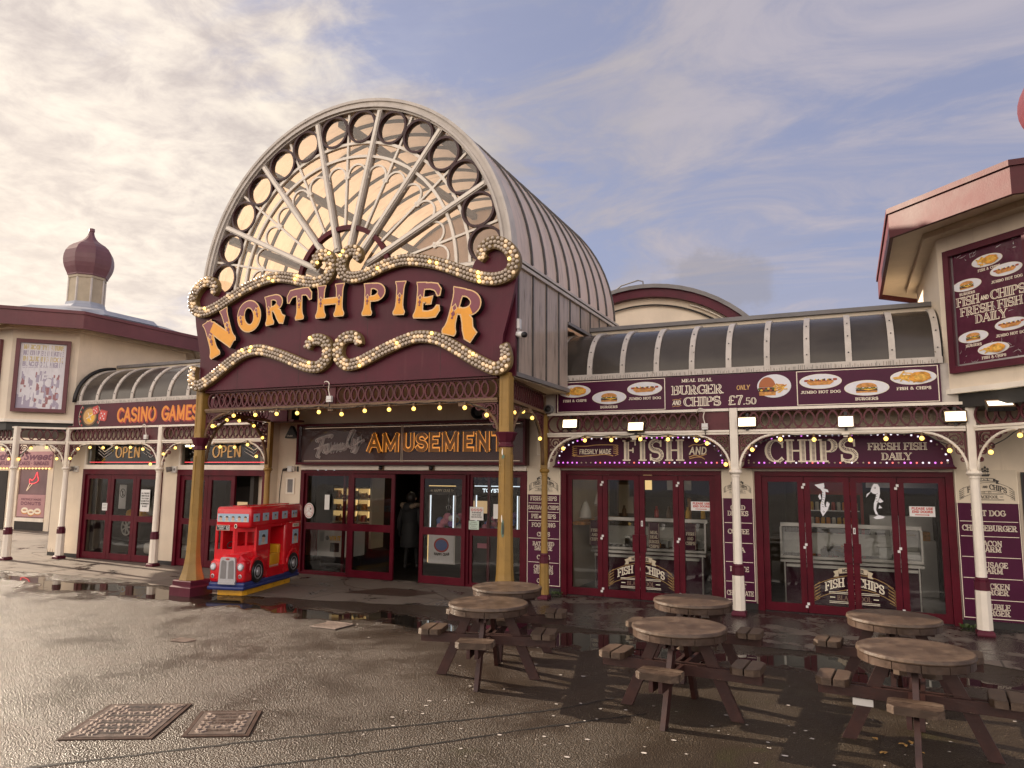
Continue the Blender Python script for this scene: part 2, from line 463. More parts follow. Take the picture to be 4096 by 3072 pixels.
def pave_mat():
    m, t, out = newmat('damp_concrete_paving')
    pos = t.nodes.new('ShaderNodeNewGeometry').outputs['Position']
    sep = t.nodes.new('ShaderNodeSeparateXYZ'); t.links.new(pos, sep.inputs[0])
    n1 = noise(t, pos, 1.1, 7, .65, .5)
    n2 = noise(t, pos, 30, 5, .6)
    n3 = noise(t, pos, 2.6, 8, .7, .9)
    mp = t.nodes.new('ShaderNodeMapping'); t.links.new(pos, mp.inputs[0])
    mp.inputs['Rotation'].default_value = (0, 0, radians(3))
    br = t.nodes.new('ShaderNodeTexBrick'); t.links.new(mp.outputs[0], br.inputs['Vector'])
    br.inputs['Scale'].default_value = 1.0
    br.inputs['Brick Width'].default_value = 1.9
    br.inputs['Row Height'].default_value = 1.15
    br.inputs['Mortar Size'].default_value = .012
    br.inputs['Mortar Smooth'].default_value = .3
    br.inputs['Color1'].default_value = (.21, .17, .14, 1)
    br.inputs['Color2'].default_value = (.155, .125, .10, 1)
    br.inputs['Mortar'].default_value = (.03, .025, .02, 1)
    right = ramp(t, sep.outputs[0], -5.6, -4.2)
    wetm = mth(t, 'ADD', mth(t, 'MULTIPLY', right, .10), mth(t, 'MULTIPLY', n1, .55))
    wetm = ramp(t, mth(t, 'ADD', wetm, mth(t, 'MULTIPLY', n3, .45)), .52, .60)
    col = mixc(t, mth(t, 'MULTIPLY', n2, .35), br.outputs[0], (.09, .075, .06))
    col = mixc(t, mth(t, 'MULTIPLY', wetm, .93), col, (.020, .017, .015))
    b = N(t, 'ShaderNodeBsdfPrincipled')
    t.links.new(col, b.inputs['Base Color'])
    t.links.new(mth(t, 'SUBTRACT', .60, mth(t, 'MULTIPLY', wetm, .38)), b.inputs['Roughness'])
    bp = t.nodes.new('ShaderNodeBump'); bp.inputs['Strength'].default_value = .4; bp.inputs['Distance'].default_value = .01
    t.links.new(mth(t, 'ADD', n2, mth(t, 'MULTIPLY', n3, .6)), bp.inputs['Height'])
    t.links.new(bp.outputs[0], b.inputs['Normal'])
    t.links.new(b.outputs[0], out.inputs[0])
    return m


ASPH = ground_mat()
PAVE = pave_mat()
IRONBED = paint('iron_lid_bed', (.13, .10, .085), .45, .3, 9, 0, bump=.2, bs=60, metal=.2)
CASTIRON = paint('worn_cast_iron', (.42, .34, .29), .38, .25, 8, 0, bump=.2, bs=60, metal=.35)
CASTDARK = paint('rust_brown_iron', (.07, .04, .03), .5, .3, 8, 0, bump=.2, bs=60, metal=.2)
# ------------------------------------------------------------------ mesh helpers
LOCS = {}


def FY(Y):
    """facade frame: x = world X, y = world Z, z = out of the wall towards the viewer"""
    return Matrix(((1, 0, 0, 0), (0, 0, -1, Y), (0, 1, 0, 0), (0, 0, 0, 1)))


def frame(o, u):
    """vertical plane through o along horizontal direction u"""
    u = Vector((u[0], u[1], 0)).normalized()
    n = u.cross(Vector((0, 0, 1)))
    return Matrix(((u.x, 0, n.x, o[0]), (u.y, 0, n.y, o[1]), (0, 1, 0, o[2] if len(o) > 2 else 0), (0, 0, 0, 1)))


ID = Matrix.Identity(4)


class MB:
    def __init__(s, fr=None):
        s.v = []; s.f = []; s.m = []; s.sm = []; s.fr = fr or ID; s.mats = []

    def mi(s, mat):
        if mat not in s.mats:
            s.mats.append(mat)
        return s.mats.index(mat)

    def add(s, vs, fs, mat, smooth=False):
        b = len(s.v); k = s.mi(mat)
        s.v.extend([s.fr @ Vector(p) for p in vs])
        for f in fs:
            s.f.append([b + i for i in f]); s.m.append(k); s.sm.append(smooth)

    def box(s, x0, x1, y0, y1, z0, z1, mat):
        if x0 > x1: x0, x1 = x1, x0
        if y0 > y1: y0, y1 = y1, y0
        if z0 > z1: z0, z1 = z1, z0
        v = [(x, y, z) for z in (z0, z1) for y in (y0, y1) for x in (x0, x1)]
        s.add(v, [(0, 2, 3, 1), (4, 5, 7, 6), (0, 1, 5, 4), (2, 6, 7, 3), (0, 4, 6, 2), (1, 3, 7, 5)], mat)

    def prism(s, pts, z0, z1, mat, side=None, smooth=False):
        n = len(pts)
        a = sum(pts[i][0] * pts[(i + 1) % n][1] - pts[(i + 1) % n][0] * pts[i][1] for i in range(n))
        if a < 0: pts = pts[::-1]
        s.add([(p[0], p[1], z1) for p in pts], [tuple(range(n))], mat)
        s.add([(p[0], p[1], z0) for p in pts], [tuple(range(n - 1, -1, -1))], side or mat)
        s.add([(p[0], p[1], z0) for p in pts] + [(p[0], p[1], z1) for p in pts],
              [(i, (i + 1) % n, n + (i + 1) % n, n + i) for i in range(n)], side or mat, smooth)

    def poly(s, pts, z, mat):
        n = len(pts)
        a = sum(pts[i][0] * pts[(i + 1) % n][1] - pts[(i + 1) % n][0] * pts[i][1] for i in range(n))
        if a < 0: pts = pts[::-1]
        s.add([(p[0], p[1], z) for p in pts], [tuple(range(n))], mat)

    def disc(s, cx, cy, z, rx, ry, mat, n=28, z0=None):
        pts = [(cx + rx * cos(2 * pi * i / n), cy + ry * sin(2 * pi * i / n)) for i in range(n)]
        if z0 is None: s.poly(pts, z, mat)
        else: s.prism(pts, z0, z, mat, smooth=False)

    def ribbon(s, pts, w, z0, z1, mat, closed=False, ext=0.0, side=None, pick=None):
        """flat band along a 2-D path; w is a number or a list; sides are added when z1 > z0"""
        P = [Vector(p) for p in pts]
        n = len(P)
        if n < 2: return
        ws = [w] * n if isinstance(w, (int, float)) else list(w)
        if ext and not closed:
            d0 = (P[0] - P[1]).normalized(); d1 = (P[-1] - P[-2]).normalized()
            P[0] = P[0] + d0 * ext; P[-1] = P[-1] + d1 * ext
        L = []; Rr = []
        for i in range(n):
            if closed: a, b, c = P[i - 1], P[i], P[(i + 1) % n]
            else: a, b, c = P[max(i - 1, 0)], P[i], P[min(i + 1, n - 1)]
            t1 = (b - a); t2 = (c - b)
            if t1.length < 1e-9: t1 = t2
            if t2.length < 1e-9: t2 = t1
            t1 = t1.normalized(); t2 = t2.normalized()
            tt = t1 + t2
            if tt.length < 1e-6: tt = t2
            tt.normalize()
            nr = Vector((-tt.y, tt.x))
            k = max(.45, nr.dot(Vector((-t2.y, t2.x))))
            h = ws[i] * .5 / k
            L.append(b + nr * h); Rr.append(b - nr * h)
        m = n if closed else n - 1
        for i in range(m):
            j = (i + 1) % n
            mt = pick((P[i] + P[j]) / 2) if pick else mat
            s.add([(Rr[i].x, Rr[i].y, z1), (Rr[j].x, Rr[j].y, z1), (L[j].x, L[j].y, z1), (L[i].x, L[i].y, z1)], [(0, 1, 2, 3)], mt)
        if z1 - z0 > 0.0015:
            sd = side or mat
            for i in range(m):
                j = (i + 1) % n
                s.add([(L[i].x, L[i].y, z1), (L[j].x, L[j].y, z1), (L[j].x, L[j].y, z0), (L[i].x, L[i].y, z0)], [(0, 1, 2, 3)], sd)
                s.add([(Rr[j].x, Rr[j].y, z1), (Rr[i].x, Rr[i].y, z1), (Rr[i].x, Rr[i].y, z0), (Rr[j].x, Rr[j].y, z0)], [(0, 1, 2, 3)], sd)
                s.add([(L[i].x, L[i].y, z0), (L[j].x, L[j].y, z0), (Rr[j].x, Rr[j].y, z0), (Rr[i].x, Rr[i].y, z0)], [(0, 1, 2, 3)], sd)
            if not closed:
                for i, fl in ((0, 0), (n - 1, 1)):
                    q = [(Rr[i].x, Rr[i].y, z0), (Rr[i].x, Rr[i].y, z1), (L[i].x, L[i].y, z1), (L[i].x, L[i].y, z0)]
                    s.add(q if fl else q[::-1], [(3, 2, 1, 0)], sd)

    def tube(s, pts, r, mat, n=6, closed=False, cap=True):
        P = [Vector(p) for p in pts]; m = len(P)
        rs = [r] * m if isinstance(r, (int, float)) else r
        rings = []
        prev = None
        for i in range(m):
            if closed: d = P[(i + 1) % m] - P[i - 1]
            else: d = P[min(i + 1, m - 1)] - P[max(i - 1, 0)]
            d.normalize()
            if prev is None:
                a = Vector((0, 0, 1)) if abs(d.z) < .9 else Vector((1, 0, 0))
                a = (a - d * a.dot(d)).normalized()
            else:
                a = prev - d * prev.dot(d)
                a = a.normalized() if a.length > 1e-6 else d.orthogonal().normalized()
            prev = a
            b = d.cross(a)
            rings.append([P[i] + (a * cos(2 * pi * k / n) + b * sin(2 * pi * k / n)) * rs[i] for k in range(n)])
        vs = [p for rg in rings for p in rg]
        fs = []
        for i in range(m if closed else m - 1):
            j = (i + 1) % m
            for k in range(n):
                k2 = (k + 1) % n
                fs.append((i * n + k, i * n + k2, j * n + k2, j * n + k))
        if cap and not closed:
            fs.append(tuple(range(n - 1, -1, -1))); fs.append(tuple((m - 1) * n + k for k in range(n)))
        s.add(vs, fs, mat, n > 4)

    def lathe(s, prof, cx, cy, mat, n=16, a0=0.0, smooth=True, z0=0.0, sq=False, pick=None):
        """prof = [(r, z)], around the local z axis"""
        k = 1 / cos(pi / n) if sq else 1
        for i in range(len(prof) - 1):
            (ra, za), (rb, zb) = prof[i], prof[i + 1]
            vs = [(cx + ra * k * cos(a0 + 2 * pi * j / n), cy + ra * k * sin(a0 + 2 * pi * j / n), z0 + za) for j in range(n)] + \
                 [(cx + rb * k * cos(a0 + 2 * pi * j / n), cy + rb * k * sin(a0 + 2 * pi * j / n), z0 + zb) for j in range(n)]
            s.add(vs, [(j, (j + 1) % n, n + (j + 1) % n, n + j) for j in range(n)], pick(i) if pick else mat, smooth)
        for (r, z), fl in ((prof[0], 1), (prof[-1], 0)):
            if r > 1e-4:
                vs = [(cx + r * k * cos(a0 + 2 * pi * j / n), cy + r * k * sin(a0 + 2 * pi * j / n), z0 + z) for j in range(n)]
                s.add(vs, [tuple(range(n - 1, -1, -1)) if fl else tuple(range(n))], pick(0 if fl else len(prof) - 2) if pick else mat)

    def ball(s, c, r, mat, n=8, m=5, sz=1.0):
        vs = [(c[0], c[1], c[2] + r * sz)]
        for i in range(1, m):
            a = pi * i / m
            for k in range(n):
                vs.append((c[0] + r * sin(a) * cos(2 * pi * k / n), c[1] + r * sin(a) * sin(2 * pi * k / n), c[2] + r * cos(a) * sz))
        vs.append((c[0], c[1], c[2] - r * sz))
        fs = [(0, 1 + k, 1 + (k + 1) % n) for k in range(n)]
        for i in range(m - 2):
            for k in range(n):
                a = 1 + i * n + k; b = 1 + i * n + (k + 1) % n
                fs.append((a, a + n, b + n, b))
        e = len(vs) - 1; b0 = 1 + (m - 2) * n
        fs += [(e, b0 + (k + 1) % n, b0 + k) for k in range(n)]
        s.add(vs, fs, mat, True)

    def build(s, name, parent=None):
        if not s.v: return None
        me = bpy.data.meshes.new(name)
        off = LOCS.get(parent.name if parent else None, Vector((0, 0, 0)))
        me.from_pydata([tuple(p - off) for p in s.v], [], s.f)
        for m in s.mats: me.materials.append(m)
        me.polygons.foreach_set('material_index', s.m)
        me.polygons.foreach_set('use_smooth', s.sm)
        me.update()
        o = bpy.data.objects.new(name, me)
        COL.objects.link(o)
        if parent: o.parent = parent
        LOCS[o.name] = off.copy()
        return o


def tag(o, label=None, cat=None, group=None, kind=None):
    if label: o['label'] = label
    if cat: o['category'] = cat
    if group: o['group'] = group
    if kind: o['kind'] = kind
    return o


def thing(name, label, cat, loc=(0, 0, 0), group=None):
    o = bpy.data.objects.new(name, None)
    o.empty_display_size = .2
    COL.objects.link(o)
    o.location = loc
    LOCS[o.name] = Vector(loc)
    return tag(o, label, cat, group)


def kids(o):
    return [c for c in bpy.data.objects if c.parent == o]


def copy_tree(o, parent=None):
    c = o.copy()
    COL.objects.link(c)
    if parent: c.parent = parent
    for ch in kids(o):
        copy_tree(ch, c)
    return c


def lerp(a, b, t): return a + (b - a) * t


def arc(cx, cy, rx, ry, a0, a1, n=9):
    return [(cx + rx * cos(radians(a0 + (a1 - a0) * i / n)), cy + ry * sin(radians(a0 + (a1 - a0) * i / n))) for i in range(n + 1)]


def catmull(P, k=6):
    out = []
    n = len(P)
    for i in range(n - 1):
        p0, p1, p2, p3 = P[max(i - 1, 0)], P[i], P[i + 1], P[min(i + 2, n - 1)]
        for j in range(k):
            t = j / k
            out.append(tuple(.5 * ((2 * p1[a]) + (-p0[a] + p2[a]) * t + (2 * p0[a] - 5 * p1[a] + 4 * p2[a] - p3[a]) * t * t + (-p0[a] + 3 * p1[a] - 3 * p2[a] + p3[a]) * t ** 3) for a in range(len(p1))))
    out.append(tuple(P[-1]))
    return out


# ------------------------------------------------------------------ stroke lettering
# kinds: T thick stem, t thin bar, v curve (thick where it runs vertically), s spine of an S, b beak (serif faces only)
S0 = [(.14, 0), (.14, 1)]
GL = {
    'A': (.80, [('t', [(.07, 0), (.40, 1)], 1), ('T', [(.40, 1), (.73, 0)], 2), ('t', [(.20, .33), (.60, .33)], 0)]),
    'B': (.70, [('T', S0, 3), ('v', [(.14, 1), (.36, 1)] + arc(.36, .755, .20, .245, 90, -90) + [(.14, .51)], 0), ('v', [(.14, .51), (.40, .51)] + arc(.40, .255, .23, .255, 90, -90) + [(.14, 0)], 0)]),
    'C': (.72, [('v', arc(.43, .5, .36, .5, 48, 312, 16), 0), ('b', [(.68, .96), (.68, .68)], 0)]),
    'D': (.78, [('T', S0, 3), ('v', [(.14, 1), (.32, 1)] + arc(.32, .5, .37, .5, 90, -90, 12) + [(.14, 0)], 0)]),
    'E': (.66, [('T', S0, 3), ('t', [(.14, 1), (.58, 1)], 6), ('t', [(.14, .52), (.48, .52)], 4), ('t', [(.14, 0), (.60, 0)], 5)]),
    'F': (.62, [('T', S0, 3), ('t', [(.14, 1), (.57, 1)], 6), ('t', [(.14, .51), (.46, .51)], 4)]),
    'G': (.78, [('v', arc(.43, .5, .36, .5, 48, 350, 17), 0), ('t', [(.46, .44), (.78, .44)], 0), ('b', [(.68, .96), (.68, .68)], 0)]),
    'H': (.80, [('T', S0, 3), ('T', [(.66, 0), (.66, 1)], 3), ('t', [(.14, .5), (.66, .5)], 0)]),
    'I': (.30, [('T', [(.15, 0), (.15, 1)], 3)]),
    'J': (.52, [('T', [(.36, 1), (.36, .24)], 1), ('v', arc(.20, .24, .16, .24, 0, -160), 0)]),
    'K': (.76, [('T', S0, 3), ('t', [(.14, .38), (.62, 1)], 2), ('T', [(.30, .55), (.66, 0)], 2)]),
    'L': (.60, [('T', S0, 3), ('t', [(.14, 0), (.56, 0)], 5)]),
    'M': (.94, [('t', S0, 3), ('T', [(.14, 1), (.47, .12)], 0), ('t', [(.47, .12), (.80, 1)], 0), ('T', [(.80, 0), (.80, 1)], 3)]),
    'N': (.82, [('t', S0, 3), ('T', [(.14, 1), (.68, 0)], 0), ('t', [(.68, 0), (.68, 1)], 2)]),
    'O': (.82, [('v', arc(.41, .5, .35, .5, 90, 450, 22), 0)]),
    'P': (.66, [('T', S0, 3), ('v', [(.14, 1), (.36, 1)] + arc(.36, .73, .23, .27, 90, -90) + [(.14, .46)], 0)]),
    'Q': (.82, [('v', arc(.41, .5, .35, .5, 90, 450, 22), 0), ('t', [(.45, .2), (.74, -.08)], 0)]),
    'R': (.76, [('T', S0, 3), ('v', [(.14, 1), (.36, 1)] + arc(.36, .74, .22, .26, 90, -90) + [(.14, .48)], 0), ('T', [(.36, .48), (.66, 0)], 2)]),
    'S': (.66, [('s', arc(.33, .75, .25, .25, 25, 265, 10) + arc(.33, .25, .27, .25, 85, -155, 10), 0), ('b', [(.57, .98), (.57, .72)], 0), ('b', [(.08, .02), (.08, .28)], 0)]),
    'T': (.70, [('T', [(.35, 0), (.35, 1)], 1), ('t', [(.05, 1), (.65, 1)], 12)]),
    'U': (.78, [('T', [(.14, 1), (.14, .3)], 1), ('v', arc(.39, .3, .25, .3, 180, 360, 10), 0), ('t', [(.64, .3), (.64, 1)], 2)]),
    'V': (.78, [('T', [(.07, 1), (.39, 0)], 1), ('t', [(.39, 0), (.71, 1)], 2)]),
    'W': (1.06, [('T', [(.06, 1), (.29, 0)], 1), ('t', [(.29, 0), (.53, .9)], 0), ('T', [(.53, .9), (.77, 0)], 0), ('t', [(.77, 0), (1.0, 1)], 2)]),
    'X': (.76, [('T', [(.08, 1), (.68, 0)], 3), ('t', [(.08, 0), (.68, 1)], 3)]),
    'Y': (.76, [('T', [(.07, 1), (.38, .45)], 1), ('t', [(.69, 1), (.38, .45)], 1), ('T', [(.38, .45), (.38, 0)], 2)]),
    'Z': (.66, [('t', [(.08, 1), (.58, 1)], 1), ('T', [(.58, 1), (.08, 0)], 0), ('t', [(.08, 0), (.60, 0)], 2)]),
    '0': (.70, [('v', arc(.35, .5, .27, .5, 90, 450, 20), 0)]),
    '1': (.40, [('T', [(.22, 0), (.22, 1)], 1), ('t', [(.22, 1), (.06, .82)], 0)]),
    '2': (.66, [('v', arc(.33, .72, .24, .28, 170, -30, 10) + [(.10, 0)], 0), ('t', [(.08, 0), (.60, 0)], 2)]),
    '4': (.70, [('T', [(.50, 0), (.50, 1)], 1), ('t', [(.50, 1), (.06, .3), (.66, .3)], 0)]),
    '5': (.66, [('t', [(.16, 1), (.56, 1)], 0), ('t', [(.16, 1), (.14, .56)], 0), ('v', [(.14, .56)] + arc(.32, .31, .26, .31, 100, -150, 12), 0)]),
    '6': (.68, [('v', arc(.40, .5, .30, .5, 60, 190, 8) + arc(.35, .3, .25, .3, 180, 530, 14), 0)]),
    '7': (.62, [('t', [(.06, 1), (.58, 1)], 4 + 8), ('T', [(.56, .98), (.36, .5), (.24, 0)], 0)]),
    '8': (.68, [('v', arc(.34, .75, .21, .25, 90, 450, 14), 0), ('v', arc(.34, .25, .26, .25, 90, 450, 14), 0)]),
    '9': (.68, [('v', arc(.33, .7, .25, .3, 0, 360, 14) + [(.56, .45), (.38, 0)], 0)]),
    '3': (.64, [('v', arc(.30, .75, .22, .25, 150, -90, 9) + arc(.30, .25, .25, .25, 90, -150, 10), 0)]),
    '£': (.72, [('v', arc(.42, .74, .22, .26, 20, 180, 9) + [(.22, .3), (.12, 0)], 0), ('t', [(.06, .46), (.48, .46)], 0), ('t', [(.06, 0), (.64, 0)], 2)]),
    '&': (.84, [('v', [(.74, .0), (.24, .66)] + arc(.36, .80, .16, .20, 200, -20, 9) + [(.20, .44)] + arc(.33, .23, .23, .23, 150, 340, 9) + [(.70, .46)], 0)]),
    '.': (.26, [('T', [(.13, 0), (.13, .06)], 0)]), ',': (.26, [('T', [(.15, .04), (.08, -.14)], 0)]),
    '-': (.46, [('t', [(.06, .45), (.40, .45)], 0)]), '•': (.46, [('T', [(.23, .40), (.23, .56)], 0)]),
    '!': (.28, [('T', [(.14, .3), (.14, 1)], 0), ('T', [(.14, 0), (.14, .05)], 0)]), "'": (.22, [('t', [(.11, .8), (.11, 1)], 0)]),
    ':': (.26, [('T', [(.13, .08), (.13, .14)], 0), ('T', [(.13, .55), (.13, .61)], 0)]), '/': (.5, [('t', [(.05, 0), (.45, 1)], 0)]),
    '<': (.5, [('t', [(.4, .85), (.1, .5), (.4, .15)], 0)]), '>': (.5, [('t', [(.1, .85), (.4, .5), (.1, .15)], 0)]),
}


def twidth(txt, track=.06):
    return sum((GL[c][0] if c in GL else .34) + track for c in txt) - track


def text(mb, txt, x, y, h, mat, z=0.004, w=None, align='c', thick=.17, thin=.085, serif=.10, track=.06, slant=0.0,
         warp=None, inline=None, hatch=None, depth=None, side=None, zstep=.00025):
    """draw capitals on the local xy plane; y is the base line; w stretches the line to a given width"""
    tw = twidth(txt, track)
    sx = h if w is None else w / tw
    x0 = x - (tw * sx / 2 if align == 'c' else (tw * sx if align == 'r' else 0))
    cx = 0.0
    k = 0
    wx = max(.55, min(1.5, sx / h))

    def M(p, ox):
        yy = thin / 2 + p[1] * (1 - thin)
        q = (x0 + (ox + p[0]) * sx + slant * yy * h, y + yy * h)
        return warp(*q) if warp else q
    for c in txt:
        if c not in GL:
            cx += .34 + track; continue
        gw, st = GL[c]
        for kind, pts, fl in st:
            if kind == 'b' and serif <= 0: continue
            n = len(pts)
            if n == 2 and warp: pts = [pts[0], (lerp(pts[0][0], pts[1][0], .5), lerp(pts[0][1], pts[1][1], .5)), pts[1]]; n = 3
            P = [M(p, cx) for p in pts]
            if kind in ('t', 'b'): ws = [thin * h] * n
            elif kind == 'T': ws = [thick * h * (wx if serif > 0 else 1)] * n
            else:
                ws = []
                for i in range(n):
                    a, b = P[max(i - 1, 0)], P[min(i + 1, n - 1)]
                    d = hypot(b[0] - a[0], b[1] - a[1]) or 1
                    if kind == 's': f = sin(pi * min(1, max(0, i / (n - 1)))) ** .8
                    else: f = (abs(b[1] - a[1]) / d) ** 1.4
                    ws.append(lerp(thin, thick * (wx if serif > 0 else 1), f) * h)
            zz = z + (k % 9) * zstep; k += 1
            mb.ribbon(P, ws, z - depth if depth else zz, zz, mat, ext=thin * h * .5, side=side)
            if inline and kind in ('T', 'v', 's') and max(ws) > thin * h * 1.25:
                wi = [max(0, q - thin * h) * .42 for q in ws]
                sh = [(p[0] + .0, p[1]) for p in P]
                mb.ribbon(sh, wi, 0, z + .0030 + (k % 5) * .0003, inline)
            if hatch and kind in ('T', 'v', 's'):
                acc = 0.0; step = .055 * h; nxt = step
                for i in range(n - 1):
                    a, b = P[i], P[i + 1]
                    L = hypot(b[0] - a[0], b[1] - a[1])
                    while L > 0 and acc + L >= nxt:
                        t = (nxt - acc) / L; nxt += step
                        q = (lerp(a[0], b[0], t), lerp(a[1], b[1], t)); wv = lerp(ws[i], ws[i + 1], t)
                        if wv < thin * h * 1.5: continue
                        d = ((b[0] - a[0]) / L, (b[1] - a[1]) / L)
                        nx, ny = d[1], -d[0]
                        if nx < 0: nx, ny = -nx, -ny
                        q0 = (q[0] - nx * wv * .12, q[1] - ny * wv * .12); q1 = (q[0] + nx * wv * .34, q[1] + ny * wv * .34)
                        mb.ribbon([q0, q1], .026 * h, 0, z + .0032, hatch)
                    acc += L
            if serif > 0 and fl:
                th = thin * h * .9
                for bit, e in ((1, 0), (2, n - 1)):
                    if fl & bit and kind in ('T', 't') and not (fl & 12 or (kind == 't' and abs(P[0][1] - P[-1][1]) < .05 * h and fl & 4)):
                        q = pts[e]
                        hw = (thick * .5 + serif) if kind == 'T' else (thin * .5 + serif)
                        k += 1
                        if abs(pts[0][0] - pts[-1][0]) > .3 and abs(pts[0][1] - pts[-1][1]) < .1:
                            a, b = M((q[0], q[1] - (.12 if q[1] > .3 else -.0)), cx), M((q[0], q[1] + (.12 if q[1] < .7 else 0)), cx)
                        else:
                            a, b = M((q[0] - hw, q[1]), cx), M((q[0] + hw, q[1]), cx)
                        zz = z + (k % 9) * zstep
                        mb.ribbon([a, b], th, z - depth if depth else zz, zz, mat, side=side)
                if fl & 4 or fl & 8:   # vertical serifs on arms
                    k += 1
                    ends = [n - 1] if not fl & 8 else ([0, n - 1] if fl == 12 and c == 'T' else [0])
                    for e in ends:
                        q = pts[e]
                        if fl & 8 or fl == 6: a, b = (q[0], 1.0), (q[0], .76)
                        elif fl == 5: a, b = (q[0], 0.0), (q[0], .24)
                        else: a, b = (q[0], q[1] - .13), (q[0], q[1] + .13)
                        zz = z + (k % 9) * zstep
                        mb.ribbon([M(a, cx), M(b, cx)], th, z - depth if depth else zz, zz, mat, side=side)
        cx += gw + track


def sans(mb, txt, x, y, h, mat, w=None, weight=.15, **kw):
    text(mb, txt, x, y, h, mat, w=w, thick=weight, thin=weight, serif=0, **kw)


def lower(name, body, parent, fr, x, y, h, mat, w=None, shear=0.0, bold=0.0, align='CENTER', z=.004, rot=0.0):
    """mixed-case line in the built-in face, turned into a mesh"""
    cu = bpy.data.curves.new(name, 'FONT')
    cu.body = body; cu.size = 1; cu.align_x = align; cu.shear = shear; cu.offset = bold; cu.resolution_u = 3
    tmp = bpy.data.objects.new(name, cu); COL.objects.link(tmp)
    dg = bpy.context.evaluated_depsgraph_get()
    me = bpy.data.meshes.new_from_object(tmp.evaluated_get(dg))
    bpy.data.objects.remove(tmp)
    xs = [v.co.x for v in me.vertices]
    sy = h / .73
    sx = sy if w is None else w / max(1e-6, max(xs) - min(xs))
    Lm = fr @ Matrix.Translation((x, y, z)) @ Matrix.Rotation(rot, 4, 'Z') @ Matrix.Diagonal((sx, sy, 1, 1))
    off = LOCS.get(parent.name, Vector((0, 0, 0)))
    me.transform(Matrix.Translation(-off) @ Lm)
    me.materials.clear(); me.materials.append(mat)
    o = bpy.data.objects.new(name, me); COL.objects.link(o); o.parent = parent
    LOCS[o.name] = off.copy()
    return o
# ------------------------------------------------------------------ ground
mb = MB()
mb.add([(-120, -80, 0), (120, -80, 0), (120, 160, 0), (-120, 160, 0)], [(0, 1, 2, 3)], ASPH)
tag(mb.build('plaza_ground'), kind='structure')
# concrete paving in front of the doors, ragged front edge
edge = [(-40, 8.2), (-22, 8.9), (-17, 9.6), (-14, 9.75), (-12.5, 9.8), (-11, 9.55), (-10.4, 9.35), (-9.2, 9.5), (-8.2, 9.62), (-7.2, 9.85), (-6.0, 10.05), (-5.3, 10.25), (-4.6, 10.2), (-4.0, 9.75), (-3, 9.55), (-2, 9.72), (-1, 9.5), (.2, 9.7), (1.2, 9.8), (1.6, 9.6), (2.2, 9.3), (3, 9.2), (9, 9.0)]
E2 = []
for (a, b) in zip(edge[:-1], edge[1:]):
    n = max(1, int((b[0] - a[0]) / .25))
    for i in range(n):
        t = i / n
        E2.append((lerp(a[0], b[0], t), lerp(a[1], b[1], t) + RND.uniform(-.07, .07)))
E2.append(edge[-1])
mb = MB()
vs = [(p[0], p[1], .004) for p in E2] + [(p[0], 17.5, .004) for p in E2]
n = len(E2)
mb.add(vs, [(i, i + 1, n + i + 1, n + i) for i in range(n - 1)], PAVE)
tag(mb.build('pavement'), kind='structure')
TAR = flat('tar', (.012, .010, .009), .6)
# dark iron mat set in the paving and two tar seams in the asphalt
mb = MB()
for line, w in (([(-6.3, 2.2), (-5.15, 3.45), (-4.2, 4.44), (-3.35, 5.24), (-2.41, 6.18), (-2.02, 6.75)], .030), ([(-5.0, 2.9), (-3.83, 4.08), (-3.09, 4.84), (-2.32, 5.73), (-1.65, 6.43)], .024)):
    P = catmull([(p[0], p[1]) for p in line], 14)
    P = [(p[0] + RND.uniform(-.008, .008), p[1] + RND.uniform(-.008, .008)) for p in P]
    mb.ribbon(P, [w * RND.uniform(.5, 1.25) for _ in P], .0018, .003, TAR)
tag(mb.build('tar_seam'), kind='structure')
# thin cracks in the paving
mb = MB()
CR = [[(-8.9, 11.9), (-8.4, 11.2), (-7.6, 10.9), (-7.3, 10.4)], [(-6.9, 11.6), (-6.3, 11.0), (-5.9, 10.6)], [(-19.6, 13.2), (-19.0, 12.9), (-18.4, 12.4), (-18.6, 12.0), (-17.6, 11.6)], [(-16.2, 10.9), (-15.0, 10.5), (-13.5, 10.4), (-12.2, 10.2)]]
for c in CR:
    P = catmull(c, 8)
    P = [(p[0] + RND.uniform(-.03, .03), p[1] + RND.uniform(-.03, .03)) for p in P]
    mb.ribbon(P, .014, 0, .0075, CASTDARK)
tag(mb.build('paving_crack'), kind='structure')
mb = MB()
mb.add([(-7.95, 10.5, .009), (-6.75, 10.62, .009), (-6.45, 11.25, .009), (-7.55, 11.3, .009)], [(0, 1, 2, 3)], CASTDARK)
tag(mb.build('access_panel'), 'rust brown iron access panel set in the paving before the open doorway', 'access panel')


